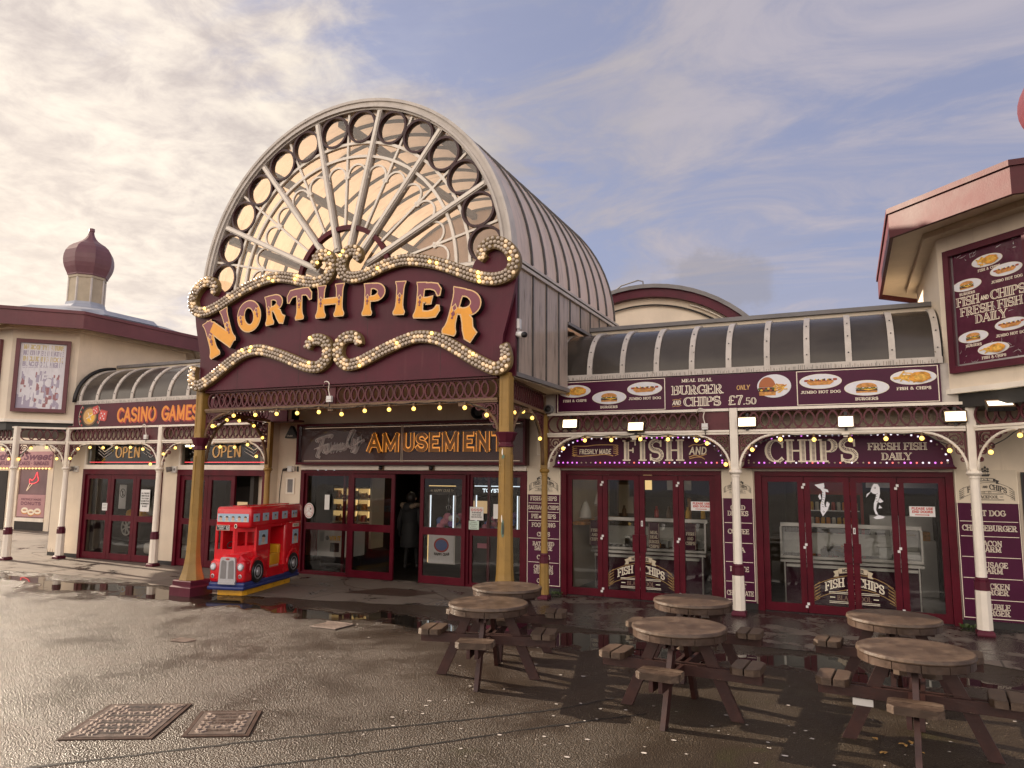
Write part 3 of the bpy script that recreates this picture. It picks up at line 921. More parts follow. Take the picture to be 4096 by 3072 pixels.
def manhole(name, corners, label, rows, cols, words, wide):
    A, B, C_, D = [Vector((*c, 0)) for c in corners]   # far-left, far-right, near-right, near-left
    u = (B - A); v = (A - D)
    L, H = u.length, v.length
    fr = Matrix.Identity(4)
    uu, vv = u.normalized(), v.normalized()
    for i in range(3): fr[i][0], fr[i][1], fr[i][2], fr[i][3] = uu[i], vv[i], (0, 0, 1)[i], D[i]
    t = thing(name, label, 'manhole cover', tuple(D), 'iron covers in the asphalt')
    m = MB(fr)
    m.box(0, L, 0, .03, -.02, .008, CASTDARK); m.box(0, L, H - .03, H, -.02, .008, CASTDARK)
    m.box(0, .03, .03, H - .03, -.02, .008, CASTDARK); m.box(L - .03, L, .03, H - .03, -.02, .008, CASTDARK)
    m.build('frame', t)
    m = MB(fr)
    m.box(.036, L - .036, .036, H - .036, -.02, .011, IRONBED)
    if wide: m.box(.036, L - .036, H * .5 - .006, H * .5 + .006, .011, .016, CASTIRON)
    busy = [(w[1] - .02, w[1] + w[2] + .02, w[3]) for w in words]
    for j in range(rows):
        for i in range(cols):
            cx = .07 + (L - .14) * (i + .5) / cols; cy = .07 + (H - .14) * (j + .5) / rows
            if any(a < cy < b and abs(cx - L / 2) < wd / 2 for a, b, wd in busy): continue
            s = 1 if (i + j) % 2 else -1
            k = .30 * (H - .14) / rows
            m.ribbon([(cx - k, cy - s * k * .9), (cx + k, cy + s * k * .9)], .013, .011, .019, CASTIRON)
    if wide:
        for (cx, cy) in ((.09, .09), (L - .09, H - .09), (L - .12, .14), (.12, H - .14)):
            m.ribbon(arc(cx, cy, .035, .035, 0, 360, 12)[:-1], .010, .011, .018, CASTIRON, closed=True)
    m.build('lid', t)
    m = MB(fr)
    for w, y0, h, wd in words:
        sans(m, w, L / 2, y0, h, CASTDARK if not wide else INKT, w=wd * .95, weight=.2, z=.013)
    m.build('lettering', t)
    return t


manhole('manhole_cover', [(-5.913, 4.609), (-5.295, 4.936), (-4.859, 4.148), (-5.499, 3.854)], 'larger iron manhole cover, two halves with raised tread and lettering', 17, 12,
        [('VIATEL', .20, .07, .30), ('COMMS', .10, .045, .22), ('SAMSTRONG', .34, .05, .40), ('VIATEL', .72, .07, .30), ('COMMS', .66, .035, .2), ('SAMSTRONG', .50, .05, .40)], True)
manhole('manhole_cover', [(-5.06, 4.816), (-4.617, 5.055), (-4.273, 4.523), (-4.715, 4.307)], 'smaller iron manhole cover with bold chevron tread, sunk in broken asphalt', 9, 8,
        [('STANTON PLC', .49, .04, .30), ('UNITE', .42, .035, .16), ('MADE IN ENGLAND', .34, .035, .38), ('UNITE', .27, .045, .2), ('D400', .10, .04, .2)], False)
# drain gully and two small covers
t = thing('drain_grate', 'slotted iron drain grate at the edge of the puddle', 'drain', (-6.35, 8.18, 0))
m = MB()
m.box(-6.56, -6.14, 8.0, 8.36, .002, .006, BLACK)
for i in range(8):
    x = -6.54 + i * .054
    m.ribbon([(x, 8.02), (x + .03, 8.34)], .022, .006, .016, CASTIRON)
m.box(-6.56, -6.14, 8.345, 8.375, .006, .018, CASTIRON); m.box(-6.56, -6.14, 7.985, 8.015, .006, .018, CASTIRON)
m.build('grate', t)
m = MB()
for k in range(9):
    for j in range(5):
        m.disc(-7.5 + k * .028, 6.62 + j * .035, .010, .010, .012, CASTIRON, 6, .004)
m.disc(-7.39, 6.69, .004, .17, .12, CASTDARK, 18)
tag(m.build('stopcock_cover'), 'small worn round stopcock cover alone in the wet asphalt', 'cover')

# litter: leaves and gum spots
m = MB()
for i in range(130):
    x, y = RND.uniform(-5.5, 1.6), RND.uniform(4.2, 8.6)
    if RND.random() < .5: x, y = RND.uniform(-3.6, .9), RND.uniform(4.6, 6.6)
    r = RND.uniform(.006, .016)
    m.disc(x, y, .0045, r * RND.uniform(1, 1.8), r, GREYW, 7)
tag(m.build('litter_specks'), 'pale specks of gum and litter trodden into the asphalt', 'litter', kind='stuff')
LEAF = flat('fallen_leaf', (.42, .24, .07), .6)
for k, (x, y) in enumerate([(.34, 6.62), (.30, 6.55), (.10, 6.60), (.16, 6.30), (.02, 5.62), (.10, 5.66), (.40, 6.45), (.05, 5.70)]):
    m = MB()
    for q in range(3):
        a = RND.uniform(0, 6.28); dx, dy = RND.uniform(-.02, .02), RND.uniform(-.02, .02)
        c, s = cos(a), sin(a)
        pts = [(.028, 0), (.012, .012), (-.02, .010), (-.03, 0), (-.02, -.010), (.012, -.012)]
        m.add([(x + dx + c * p[0] - s * p[1], y + dy + s * p[0] + c * p[1], .006 + .008 * abs(p[1]) * 60 + q * .004) for p in pts], [(0, 1, 2, 3, 4, 5)], LEAF)
    tag(m.build('fallen_leaf'), 'dry curled tan leaf lying on the asphalt below the rightmost front table', 'leaf', 'dry leaves under the right picnic tables')
# weeds at the foot of the doors
WEED = flat('weed_green', (.05, .085, .018), .6)
for (x0, y0, n_, lab) in ((-4.62, 12.0, 26, 'small weed growing by the gold post at the chip shop doors'), (1.42, 11.95, 40, 'leafy weed tuft growing at the foot of the right menu board')):
    m = MB()
    for i in range(n_):
        a = RND.uniform(0, 6.28); r = RND.uniform(.01, .10); h = RND.uniform(.02, .07)
        bx, by = x0 + r * cos(a) * 1.3, y0 + r * sin(a) * .5
        d = RND.uniform(0, 6.28); l = RND.uniform(.02, .035)
        m.add([(bx, by, .006), (bx + l * cos(d) - .012, by + l * sin(d) * .6, h), (bx + 1.6 * l * cos(d), by + l * sin(d), h * .8), (bx + l * cos(d) + .012, by + l * sin(d) * .6 - .01, h * .9)], [(0, 1, 2, 3)], WEED)
    tag(m.build('weed'), lab, 'weed')
# ------------------------------------------------------------------ cast-iron canopies of the two wings
PY = 11.5      # plane of the posts
WY = 12.1      # plane of the shop fronts


def spiral(m, cx, cy, R, a0, turns, w, z0, z1, mat, sgn=1):
    n = int(11 * turns) + 3
    m.ribbon([(cx + R * (1 - .8 * i / n) * cos(a0 + sgn * 2 * pi * turns * i / n), cy + R * (1 - .8 * i / n) * sin(a0 + sgn * 2 * pi * turns * i / n)) for i in range(n + 1)], w, z0, z1, mat)


def rings(m, x0, x1, z0, z1, mat, d0, d1, sp=.158):
    n = max(2, int((x1 - x0 - .02) / sp))
    sp = (x1 - x0 - .30) / max(1, n - 1) if x1 - x0 > .6 else (x1 - x0 - .2) / max(1, n - 1)
    rx, ry = sp * .92, (z1 - z0) / 2
    for i in range(n):
        cx = x0 + .15 + sp * i
        m.ribbon(arc(cx, (z0 + z1) / 2, rx, ry, 0, 360, 18)[:-1], .024, d0, d1 + .0015 * (i % 2), mat, closed=True)
        m.disc(cx + sp * .5, z1 - .035, d1 + .002, .014, .014, mat, 6)
        m.disc(cx + sp * .5, z0 + .035, d1 + .002, .014, .014, mat, 6)


def spandrel(m, x0, s, mat, z0=-.012, z1=.012, zt=2.66, zs=2.14, wide=.52):
    """filigree corner; x0 is the post face, s = +1 opens to the right"""
    def q(dx, z): return (x0 + s * dx, z)
    H = zt - zs
    m.ribbon([q(.012, zs + .12 * H), q(.012, zt)], .022, z0, z1, mat)
    m.ribbon([q(.0, zt - .012), q(wide * .95, zt - .012)], .022, z0, z1, mat)
    for dx, fz, R, a, tr, sg in ((.13, .80, .095, 2.0, 1.7, 1), (.29, .89, .055, 0.4, 1.5, -1), (.075, .50, .060, 1.4, 1.5, -1), (.20, .62, .045, 3.6, 1.4, 1), (.40, .945, .032, 1.0, 1.3, 1), (.05, .28, .036, 2.4, 1.3, 1), (.23, .91, .03, 2.0, 1.2, 1), (.06, .68, .03, 0, 1.2, 1)):
        c = q(dx * wide / .52, zs + fz * H)
        spiral(m, c[0], c[1], R * wide / .52, a if s > 0 else pi - a, tr, .017, z0, z1 + .001 * (R > .05), mat, sg * s)


def archline(x0, x1, zs=2.13, zt=2.66, w=.56):
    L = [(x0 + w - w * cos(radians(a)), zs + (zt - zs) * sin(radians(a))) for a in range(0, 91, 9)]
    Rr = [(x1 - w + w * cos(radians(a)), zs + (zt - zs) * sin(radians(a))) for a in range(90, -1, -9)]
    return L + Rr


def bay(t, fr, x0, x1, rail, cast, plate=None, gap=.065, archmat=None, arcw=.56):
    """one bay of the canopy between two post centres"""
    a, b = x0 + gap, x1 - gap
    m = MB(fr)
    rings(m, a, b, 2.735, 3.015, cast, -.012, .012)
    if plate: m.box(plate[0], plate[1], 2.735, 3.015, -.02, .022, cast)
    m.build('ring_frieze', t)
    m = MB(fr)
    m.box(a, b, 3.02, 3.06, -.05, .05, rail)
    m.box(a, b, 2.70, 2.732, -.045, .045, rail); m.box(a, b, 2.665, 2.698, -.03, .03, rail)
    cx = (a + b) / 2
    m.lathe([(.012, -.05), (.03, -.03), (.028, 0), (.05, .02), (.05, .05)], cx, 0, rail, 8) if False else None
    m.box(cx - .05, cx + .05, 2.635, 2.665, -.045, .045, rail); m.box(cx - .03, cx + .03, 2.605, 2.634, -.03, .03, rail)
    for q in (a + .56, b - .56): m.box(q - .045, q + .045, 2.655, 2.69, -.04, .04, rail)
    m.build('rail', t)
    m = MB(fr)
    m.tube([(p[0], p[1], 0) for p in archline(a, b, w=arcw)], .021, archmat or rail, 7)
    m.build('arch_rib', t)
    m = MB(fr)
    spandrel(m, a, 1, cast, wide=arcw * .93); spandrel(m, b, -1, cast, wide=arcw * .93)
    m.build('filigree', t)


def post(x, y, mat, label, small=1.0, group='cast iron canopy posts'):
    t = thing('canopy_post', label, 'post', (x, y, 0), group)
    k = small
    m = MB()
    m.lathe([(.135 * k, 0), (.145 * k, .02), (.14 * k, .05), (.115 * k, .075), (.105 * k, .08)], x, y, MAROON, 4, pi / 4, False, sq=False)
    m.build('plinth', t)
    m = MB()
    m.lathe([(.096 * k, .08), (.088 * k, .58)], x, y, mat, 8, pi / 8, False)
    m.lathe([(.066 * k, .74), (.058 * k, 2.02), (.066 * k, 2.03), (.068 * k, 2.06)], x, y, mat, 12, 0, False)
    m.build('shaft', t)
    m = MB()
    m.lathe([(.094 * k, .58), (.094 * k, .69), (.082 * k, .70), (.086 * k, .72), (.074 * k, .745)], x, y, MAROON, 8, pi / 8, False)
    m.build('band', t)
    m = MB()
    m.lathe([(.068 * k, 2.06), (.095 * k, 2.085), (.10 * k, 2.10), (.085 * k, 2.125), (.06, 2.14)], x, y, mat, 12, 0, False)
    m.box(x - .056, x + .056, y - .05, y + .05, 2.14, 3.062, mat)
    m.box(x - .03, x + .03, y - .056, y - .0502, 2.2, 3.0, mat)
    m.build('capital', t)
    return t


def awning(t, x0, x1, ribs, end_l=True):
    m = MB()
    A = [(12.42 - .93 * cos(radians(a)), 3.68 + .84 * sin(radians(a))) for a in range(0, 91, 9)]
    n = len(A)
    nx = 2
    m.add([(x, p[0], p[1]) for x in (x0, x1) for p in A], [(i, i + 1, n + i + 1, n + i) for i in range(n - 1)], AWNG, True)
    for x in (x0, x1):
        m.add([(x, p[0], p[1]) for p in A] + [(x, 12.42, 3.68)], [tuple(range(n + 1))], AWNG)
    m.build('awning_sheet', t)
    for x in ribs:
        m = MB()
        B = [(12.42 - .955 * cos(radians(a)), 3.68 + .865 * sin(radians(a))) for a in range(0, 91, 9)]
        w = .042
        m.add([(x - w, p[0], p[1]) for p in B] + [(x + w, p[0], p[1]) for p in B] + [(x - w, p[0], p[1]) for p in A] + [(x + w, p[0], p[1]) for p in A],
              [(i, i + 1, n + i + 1, n + i) for i in range(n - 1)] + [(i + 1, i, 2 * n + i, 2 * n + i + 1) for i in range(n - 1)] + [(n + i, n + i + 1, 3 * n + i + 1, 3 * n + i) for i in range(n - 1)], GREYW)
        for p in (B[1], B[3], B[5]):
            m.box(x - .008, x + .008, p[0] - .012, p[0], p[1], p[1] + .016, BLACK)
        m.build('awning_rib', t)
    m = MB()
    m.box(x0 - .03, x1 + .03, 11.455, 11.50, 3.60, 3.69, GREYW)
    for i in range(int((x1 - x0) / .035)):
        x = x0 + i * .035 + RND.uniform(0, .03)
        m.box(x, x + .005, 11.4535, 11.4545, 3.605, 3.605 + RND.uniform(.02, .07), BLACK if RND.random() < .6 else BRONZE)
    m.build('gutter_board', t)
    if end_l:
        m = MB()
        P = [(12.42 - 1.0 * cos(radians(a)), 3.66 + .92 * sin(radians(a))) for a in range(0, 91, 6)]
        m.tube([(x0 - .03, p[0], p[1]) for p in P], .045, BLACK, 6); m.build('end_moulding', t)


def parapet(t, x0, x1, y=12.62):
    m = MB()
    m.box(x0, x1, y, y + .15, 4.3, 4.64, CREAM)
    m.box(x0, x1, y - .06, y + .22, 4.642, 4.71, GREYM)
    m.build('parapet', t)


def door_leaf(t, fr, x0, x1, z0, z1, midrail=None, st=.085, bot=.13, z=.0, dep=.05, mat=None, handle=None, hinges=(), nm='door'):
    mat = mat or MARFR
    m = MB(fr)
    m.box(x0, x0 + st, z0, z1, z - dep, z, mat); m.box(x1 - st, x1, z0, z1, z - dep, z, mat)
    m.box(x0 + st, x1 - st, z1 - st, z1, z - dep, z - .002, mat); m.box(x0 + st, x1 - st, z0, z0 + bot, z - dep, z - .002, mat)
    if midrail: m.box(x0 + st, x1 - st, midrail[0], midrail[1], z - dep, z - .002, mat)
    d = m.build(nm, t)
    spans = [(z0 + bot, z1 - st)] if not midrail else [(z0 + bot, midrail[0]), (midrail[1], z1 - st)]
    for a, b in spans:
        m = MB(fr)
        m.add([(x0 + st, a, z - dep * .5), (x1 - st, a, z - dep * .5), (x1 - st, b, z - dep * .5), (x0 + st, b, z - dep * .5)], [(0, 1, 2, 3)], GLASS)
        m.build('pane', d)
    if handle:
        m = MB(fr); m.box(handle[0], handle[1], .78, 1.06, z + .001, z + .03, mat); m.build('push_plate', d)
    for hx, hz in hinges:
        m = MB(fr); m.box(hx, hx + .036, hz, hz + .036, z + .001, z + .016, WHITE); m.box(hx - .022, hx + .014, hz - .042, hz - .006, z + .001, z + .016, WHITE); m.build('hinge', d)
    return d


# ================================================================== chip shop (right wing)
F = FY(WY)
FP = FY(PY)
shop = thing('chip_shop', 'chip shop wing with plum signs, eight glazed maroon doors and dark barrel awning', 'shop', (-1.5, WY, 0))
m = MB(F)
m.box(-5.20, -4.55, 2.16, 3.4, -.12, 0, CREAM); m.box(-5.2, -4.55, 0, 2.16, -.12, -.02, CREAM)
m.box(-4.55, -1.83, 2.12, 3.4, -.12, 0, CREAM)
m.box(-1.83, -1.32, 0, 3.4, -.12, 0, CREAM)
m.box(-1.32, 1.37, 2.12, 3.4, -.12, 0, CREAM)
m.box(1.37, 4.6, 0, 3.4, -.12, 0, CREAM)
for a, b in ((-5.2, -4.55), (-1.83, -1.32), (1.37, 4.6)): m.box(a, b, 0, .095, .001, .012, BLACK)
m.box(-4.6, 4.6, 3.06, 3.10, .002, .60, MARCAST)      # soffit under the awning
m.box(-5.2, 1.28, 3.10, 3.70, -.1, -.05, DARK)
m.build('wall', shop)
m = MB(F)
for a, b in ((-4.55, -1.83), (-1.32, 1.37)):
    m.box(a, a + .10, 0, 2.118, -.10, .03, MARFR); m.box(b - .10, b, 0, 2.118, -.10, .03, MARFR)
    m.box(a + .10, b - .10, 2.045, 2.118, -.10, .028, MARFR)
    m.box(a + .10, b - .10, .0, .012, -.10, .02, BLACK)
m.build('door_frame', shop)
for sp, hp in (([-4.45, -3.81, -3.17, -2.52, -1.93], -3.17), ([-1.22, -.61, .03, .655, 1.27], .03)):
    for i in range(4):
        hd = None
        if i == 1: hd = (sp[2] - .115, sp[2] - .008)
        if i == 2: hd = (sp[2] + .008, sp[2] + .115)
        hg = []
        if i == 1: hg = [(sp[1] - .012, 1.90), (sp[1] - .012, 1.0), (sp[1] - .012, .13)]
        if i == 2: hg = [(sp[3] - .012, 1.90), (sp[3] - .012, 1.0), (sp[3] - .012, .13)]
        door_leaf(shop, F, sp[i] + .004, sp[i + 1] - .004, .015, 2.042, None, .085, .125, -.005, .05, MARFR, hd, hg)
awning(shop, -4.42, 1.24, [-4.38 + .56 * i for i in range(11)])
parapet(shop, -4.19, 1.29)
bay(shop, FP, -4.63, -1.53, CREAMP, MARCAST, plate=(-2.05, -1.60))
bay(shop, FP, -1.53, 1.55, CREAMP, MARCAST)
fr45 = frame((1.55, PY, 0), (1, -1))
bay(shop, fr45, 0, 1.36, CREAMP, MARCAST)
m = MB(FP)
m.box(-4.62, 1.27, 3.062, 3.6, -.10, -.035, CREAMP)    # band behind the sign
m.box(-4.6, -4.41, 3.06, 3.66, -.03, .012, GREYW); m.box(1.232, 1.50, 3.06, 3.60, -.03, .012, GREYW)
m.build('fascia_band', shop)
post(-1.53, PY, CREAMP, 'cream post with maroon band between the two chip shop arches')
post(1.55, PY, CREAMP, 'cream post with maroon band in front of the rightmost menu board')
post(2.55, PY - 1.0, CREAMP, 'cream post holding the right corner pavilion, past the menu boards')
post(-4.63, PY, GOLD, 'slim gold post with maroon band standing before the left chip shop menu', .86)


def plate(m, kind, cx, cz, rx, ry, z=.006):
    """printed food picture on an oval plate, flat on the sign"""
    m.disc(cx, cz, z, rx, ry, CREAMT if kind != 'meal' else PLATE, 32)
    m.disc(cx, cz, z + .001, rx * .965, ry * .95, PLATE, 32)
    z += .002
    R = random.Random(int((cx + cz) * 1000))
    def blob(x, y, a, b, mat, zz, n=14, j=.12):
        m.poly([(x + a * cos(2 * pi * i / n) * (1 + R.uniform(-j, j)), y + b * sin(2 * pi * i / n) * (1 + R.uniform(-j, j))) for i in range(n)], zz, mat)
    if kind == 'fish':
        for i in range(34):
            a = R.uniform(0, 6.28); q = R.uniform(.1, .8); x = cx - rx * .12 + q * rx * .80 * cos(a); y = cz + q * ry * .72 * sin(a)
            d = R.uniform(-.5, .9); l = rx * R.uniform(.12, .22)
            m.ribbon([(x - l * cos(d), y - l * sin(d)), (x + l * cos(d), y + l * sin(d))], ry * .15, 0, z + .0003 * i, FRY)
        blob(cx + rx * .28, cz + ry * .02, rx * .48, ry * .70, BATTER, z + .0115, 18, .1)
        blob(cx + rx * .30, cz - ry * .05, rx * .30, ry * .40, FRY, z + .0118, 14, .2)
    elif kind == 'burger':
        w = rx * .46; b = cz - ry * .62; h = ry * 1.28
        m.poly([(cx - w, b + .0 * h), (cx + w, b), (cx + w * 1.02, b + .20 * h), (cx - w * 1.02, b + .20 * h)], z + .0003, BUN)
        m.poly([(cx - w * 1.05, b + .18 * h), (cx + w * 1.05, b + .18 * h), (cx + w * 1.02, b + .36 * h), (cx - w * 1.02, b + .36 * h)], z + .0006, PATTY)
        m.poly([(cx - w * .7, b + .42 * h), (cx + w * .95, b + .42 * h), (cx + w * .95, b + .36 * h), (cx + w * .2, b + .22 * h), (cx - w * .5, b + .36 * h)], z + .0009, CHEESE)
        P = [(cx - w * 1.05 + 2.1 * w * i / 14, b + (.36 if i % 2 else .40) * h) for i in range(15)] + [(cx + w * 1.02, b + .56 * h), (cx - w * 1.02, b + .56 * h)]
        m.poly(P, z + .0012, LEAFP)
        for i in range(7): blob(cx + w * (i / 3.2 - .95), b + (.50 + .05 * (i % 2)) * h, w * .12, h * .035, CHEESE if i % 2 else PLATE, z + .0014)
        m.poly([(cx + w * cos(radians(a)), b + .54 * h + .46 * h * sin(radians(a)) ** .8) for a in range(0, 181, 12)], z + .0016, BUN)
    elif kind == 'hotdog':
        w = rx * .80
        m.ribbon([(cx - w * .86, cz + ry * .12), (cx, cz + ry * .06), (cx + w * .90, cz + ry * .22)], ry * .30, 0, z + .0003, SAUS)
        m.disc(cx - w * .9, cz + ry * .12, z + .0004, ry * .15, ry * .15, SAUS, 10); m.disc(cx + w * .92, cz + ry * .22, z + .0004, ry * .15, ry * .15, SAUS, 10)
        for i in range(16):
            x = cx - w * .65 + w * 1.35 * i / 15
            blob(x, cz + ry * (.22 + .05 * sin(i * 2.1)), ry * .11, ry * .10, (CHEESE, LEAFP, PATTY, PLATE)[i % 4], z + .0006 + .0001 * i, 8)
        P = [(cx - w * .78, cz + ry * .08), (cx - w * .80, cz - ry * .2), (cx - w * .6, cz - ry * .50), (cx + w * .55, cz - ry * .46), (cx + w * .78, cz - ry * .12), (cx + w * .74, cz + ry * .10), (cx, cz - ry * .02)]
        m.poly(P, z + .0028, BUN)
    else:
        plate_b = cx - rx * .40
        w = rx * .48
        m.poly([(plate_b - w, cz - ry * .8), (plate_b + w, cz - ry * .8), (plate_b + w * 1.05, cz - ry * .45), (plate_b - w * 1.05, cz - ry * .45)], z + .0003, BUN)
        m.poly([(plate_b - w * 1.1, cz - ry * .48), (plate_b + w * 1.1, cz - ry * .48), (plate_b + w * 1.05, cz - ry * .12), (plate_b - w * 1.05, cz - ry * .12)], z + .0006, PATTY)
        for i in range(8): blob(plate_b - w + 2 * w * i / 7, cz - ry * (.22 + .12 * (i % 2)), w * .17, ry * .09, (LEAFP, CHEESE, SAUS)[i % 3], z + .0008 + .0001 * i, 8)
        m.poly([(plate_b + w * 1.05 * cos(radians(a)), cz - ry * .1 + ry * .88 * sin(radians(a))) for a in range(0, 181, 12)], z + .002, SAUSB)
        for i in range(20):
            x = cx + rx * R.uniform(.05, .65); y = cz - ry * R.uniform(-.1, .55); d = R.uniform(-.9, .9); l = rx * .17
            m.ribbon([(x - l * cos(d), y - l * sin(d)), (x + l * cos(d), y + l * sin(d))], ry * .09, 0, z + .0022 + .0002 * i, BUN if i % 2 else FRY)


SAUSB = flat('glazed_bun_print', (.40, .12, .035), .5)
FS = FY(11.46)
sg = thing('menu_banner', 'long plum banner with food plates, BURGER AND CHIPS and £7.50 above the chip shop', 'sign', (-1.5, 11.46, 3.3))
m = MB(FS); m.box(-4.41, 1.23, 3.064, 3.585, -.03, .0, PLUM); m.build('panel', sg)
m = MB(FS)
for a, b in ((-4.385, -2.56), (-.615, 1.205)):
    for q in ((a, b, 3.565, 3.575), (a, b, 3.072, 3.082)): m.box(*q, .0005, .004, CREAMT)
    m.box(a, a + .012, 3.082, 3.565, .0005, .004, CREAMT); m.box(b - .012, b, 3.082, 3.565, .0005, .004, CREAMT)
m.build('border', sg)
for kind, cx, cz, rx, ry in (('fish', -4.08, 3.42, .285, .105), ('burger', -3.48, 3.295, .29, .11), ('hotdog', -2.89, 3.415, .285, .11), ('meal', -.93, 3.375, .24, .175), ('hotdog', -.29, 3.415, .285, .11), ('burger', .31, 3.295, .29, .11), ('fish', .90, 3.42, .285, .105)):
    m = MB(FS); plate(m, kind, cx, cz, rx, ry); m.build('food_picture', sg)
for tx, cx, bz, w in (('FISH & CHIPS', -4.075, 3.24, .41), ('BURGERS', -3.485, 3.12, .29), ('JUMBO HOT DOG', -2.89, 3.24, .52), ('JUMBO HOT DOG', -.295, 3.24, .53), ('BURGERS', .305, 3.12, .29), ('FISH & CHIPS', .90, 3.245, .42)):
    m = MB(FS); text(m, tx, cx, bz, .042, CREAMT, w=w, thick=.20, thin=.13, serif=.09, track=.10); m.build('lettering', sg)
m = MB(FS); text(m, 'MEAL DEAL', -2.065, 3.49, .052, CREAMT, w=.47, thick=.20, thin=.12, serif=.09, track=.10); m.build('lettering', sg)
m = MB(FS); text(m, 'BURGER', -2.065, 3.295, .145, CREAMT, w=.77, thick=.23, thin=.10, inline=PLUM); m.build('lettering', sg)
m = MB(FS); text(m, 'CHIPS', -1.99, 3.108, .145, CREAMT, w=.56, thick=.23, thin=.10, inline=PLUM); m.build('lettering', sg)
m = MB(FS); sans(m, 'AND', -2.385, 3.135, .075, CREAMT, w=.13, weight=.14, slant=.15)
for zz in (3.222, 3.118): m.ribbon([(-2.45, zz - .008), (-2.40, zz + .004), (-2.36, zz - .002), (-2.31, zz + .01)], .007, 0, .004, GOLDT)
m.build('lettering', sg)
m = MB(FS); sans(m, 'ONLY', -1.375, 3.335, .075, GOLDT, w=.19, weight=.15, slant=.1); m.build('lettering', sg)
m = MB(FS); text(m, '£7', -1.49, 3.11, .145, CREAMT, w=.21, thick=.22, thin=.10, inline=PLUM); text(m, '.50', -1.285, 3.11, .105, CREAMT, w=.19, thick=.22, thin=.10, inline=PLUM); m.build('lettering', sg)

# arched fascia signs with coloured lamps
FA = FY(11.93)


def fascia_sign(name, label, x0, x1, leds):
    t = thing(name, label, 'sign', ((x0 + x1) / 2, 11.93, 2.4))
    a, b = x0 + .02, x1 - .02
    pts = [(a, 2.165)] + [(p[0], p[1]) for p in archline(a + .03, b - .03, 2.22, 2.70, .62)] + [(b, 2.165)]
    m = MB(FA); m.prism(pts, -.15, 0, PLUM, MARFR); m.build('panel', t)
    m = MB(FA); m.box(a, b, 2.16, 2.185, .001, .03, MARFR); m.build('sill', t)
    k = 0
    n = leds
    P = [(a + .10 + (b - a - .2) * i / (n - 1), 2.245) for i in range(n)]
    al = archline(a + .10, b - .10, 2.28, 2.655, .60)
    L = [0]
    for p, q in zip(al[:-1], al[1:]): L.append(L[-1] + hypot(q[0] - p[0], q[1] - p[1]))
    na = int(L[-1] / .085)
    for i in range(na + 1):
        d = L[-1] * i / na
        j = max(jj for jj in range(len(L)) if L[jj] <= d + 1e-9); j = min(j, len(al) - 2)
        tt = (d - L[j]) / max(1e-6, L[j + 1] - L[j])
        P.append((lerp(al[j][0], al[j + 1][0], tt), lerp(al[j][1], al[j + 1][1], tt)))
    for i, (x, z) in enumerate(P):
        if i < n: mt = RND.choice([LED_M, LED_M, LED_M, LED_R, LED_OFF, LED_W]) if name_bright(x0) else RND.choice([LED_M, LED_W, LED_OFF, LED_OFF, LED_R])
        else: mt = RND.choice([LED_W, LED_W, LED_W, LED_OFF, LED_M])
        m = MB(FA)
        m.lathe([(.0145, 0), (.0145, .006), (.011, .012), (.0, .015)], x, z, mt, 7, 0, True)
        m.build('bulb', t)
    return t


def name_bright(x): return x < -2


fs1 = fascia_sign('fascia_sign', 'arched plum fascia reading FRESHLY MADE FISH AND, edged with coloured lamps', -4.66, -1.66, 34)
m = MB(FA); text(m, 'FISH', -2.885, 2.275, .345, CREAMT, w=.985, thick=.25, thin=.075, serif=.07, track=.16, hatch=PLUM); m.build('lettering', fs1)
m = MB(FA)
for k in range(5): m.ribbon([(-4.20 - .0 * k, 2.53 - .035 * k), (-4.27, 2.525 - .035 * k), (-4.285, 2.51 - .035 * k), (-4.24, 2.485 - .034 * k)], .010, 0, .004 + .0003 * k, GOLDT)
for k in range(5): m.ribbon([(-3.56, 2.545 - .035 * k), (-3.49, 2.54 - .035 * k), (-3.475, 2.525 - .035 * k), (-3.53, 2.50 - .034 * k)], .010, 0, .004 + .0003 * k, GOLDT)
m.ribbon(catmull([(-4.24, 2.53), (-4.05, 2.525), (-3.85, 2.545), (-3.60, 2.545), (-3.50, 2.535)]), .014, 0, .006, GOLDT)
m.ribbon(catmull([(-4.27, 2.375), (-4.15, 2.355), (-3.9, 2.37), (-3.7, 2.385), (-3.56, 2.36)]), .014, 0, .006, GOLDT)
sans(m, 'FRESHLY MADE', -3.88, 2.39, .085, CREAMT, w=.56, weight=.16, slant=.06)
sans(m, 'AND', -2.16, 2.375, .125, CREAMT, w=.27, weight=.16, slant=.12)
for dz in (.0,): 
    m.ribbon(catmull([(-2.30, 2.50), (-2.22, 2.535), (-2.12, 2.53), (-2.02, 2.56)]), .014, 0, .005, GOLDT)
    m.ribbon(catmull([(-2.30, 2.335), (-2.2, 2.365), (-2.12, 2.35), (-2.02, 2.385)]), .014, 0, .005, GOLDT)
    m.ribbon(catmull([(-2.29, 2.31), (-2.18, 2.335), (-2.10, 2.33), (-2.05, 2.30)]), .012, 0, .0055, GOLDT)
m.build('lettering', fs1)
fs2 = fascia_sign('fascia_sign', 'arched plum fascia reading CHIPS FRESH FISH DAILY, edged with coloured lamps', -1.50, 1.42, 36)
m = MB(FA); text(m, 'CHIPS', -.485, 2.255, .345, CREAMT, w=1.27, thick=.25, thin=.075, serif=.07, track=.12, hatch=PLUM); m.build('lettering', fs2)
m = MB(FA); text(m, 'FRESH FISH', .675, 2.43, .105, CREAMT, w=.75, thick=.22, thin=.09, inline=PLUM); text(m, 'DAILY', .665, 2.285, .105, CREAMT, w=.38, thick=.22, thin=.09, inline=PLUM); m.build('lettering', fs2)


BANR = flat('banner_cream', (.50, .42, .30), .5)
GOLDL = flat('thin_gold_line', (.34, .20, .07), .5)


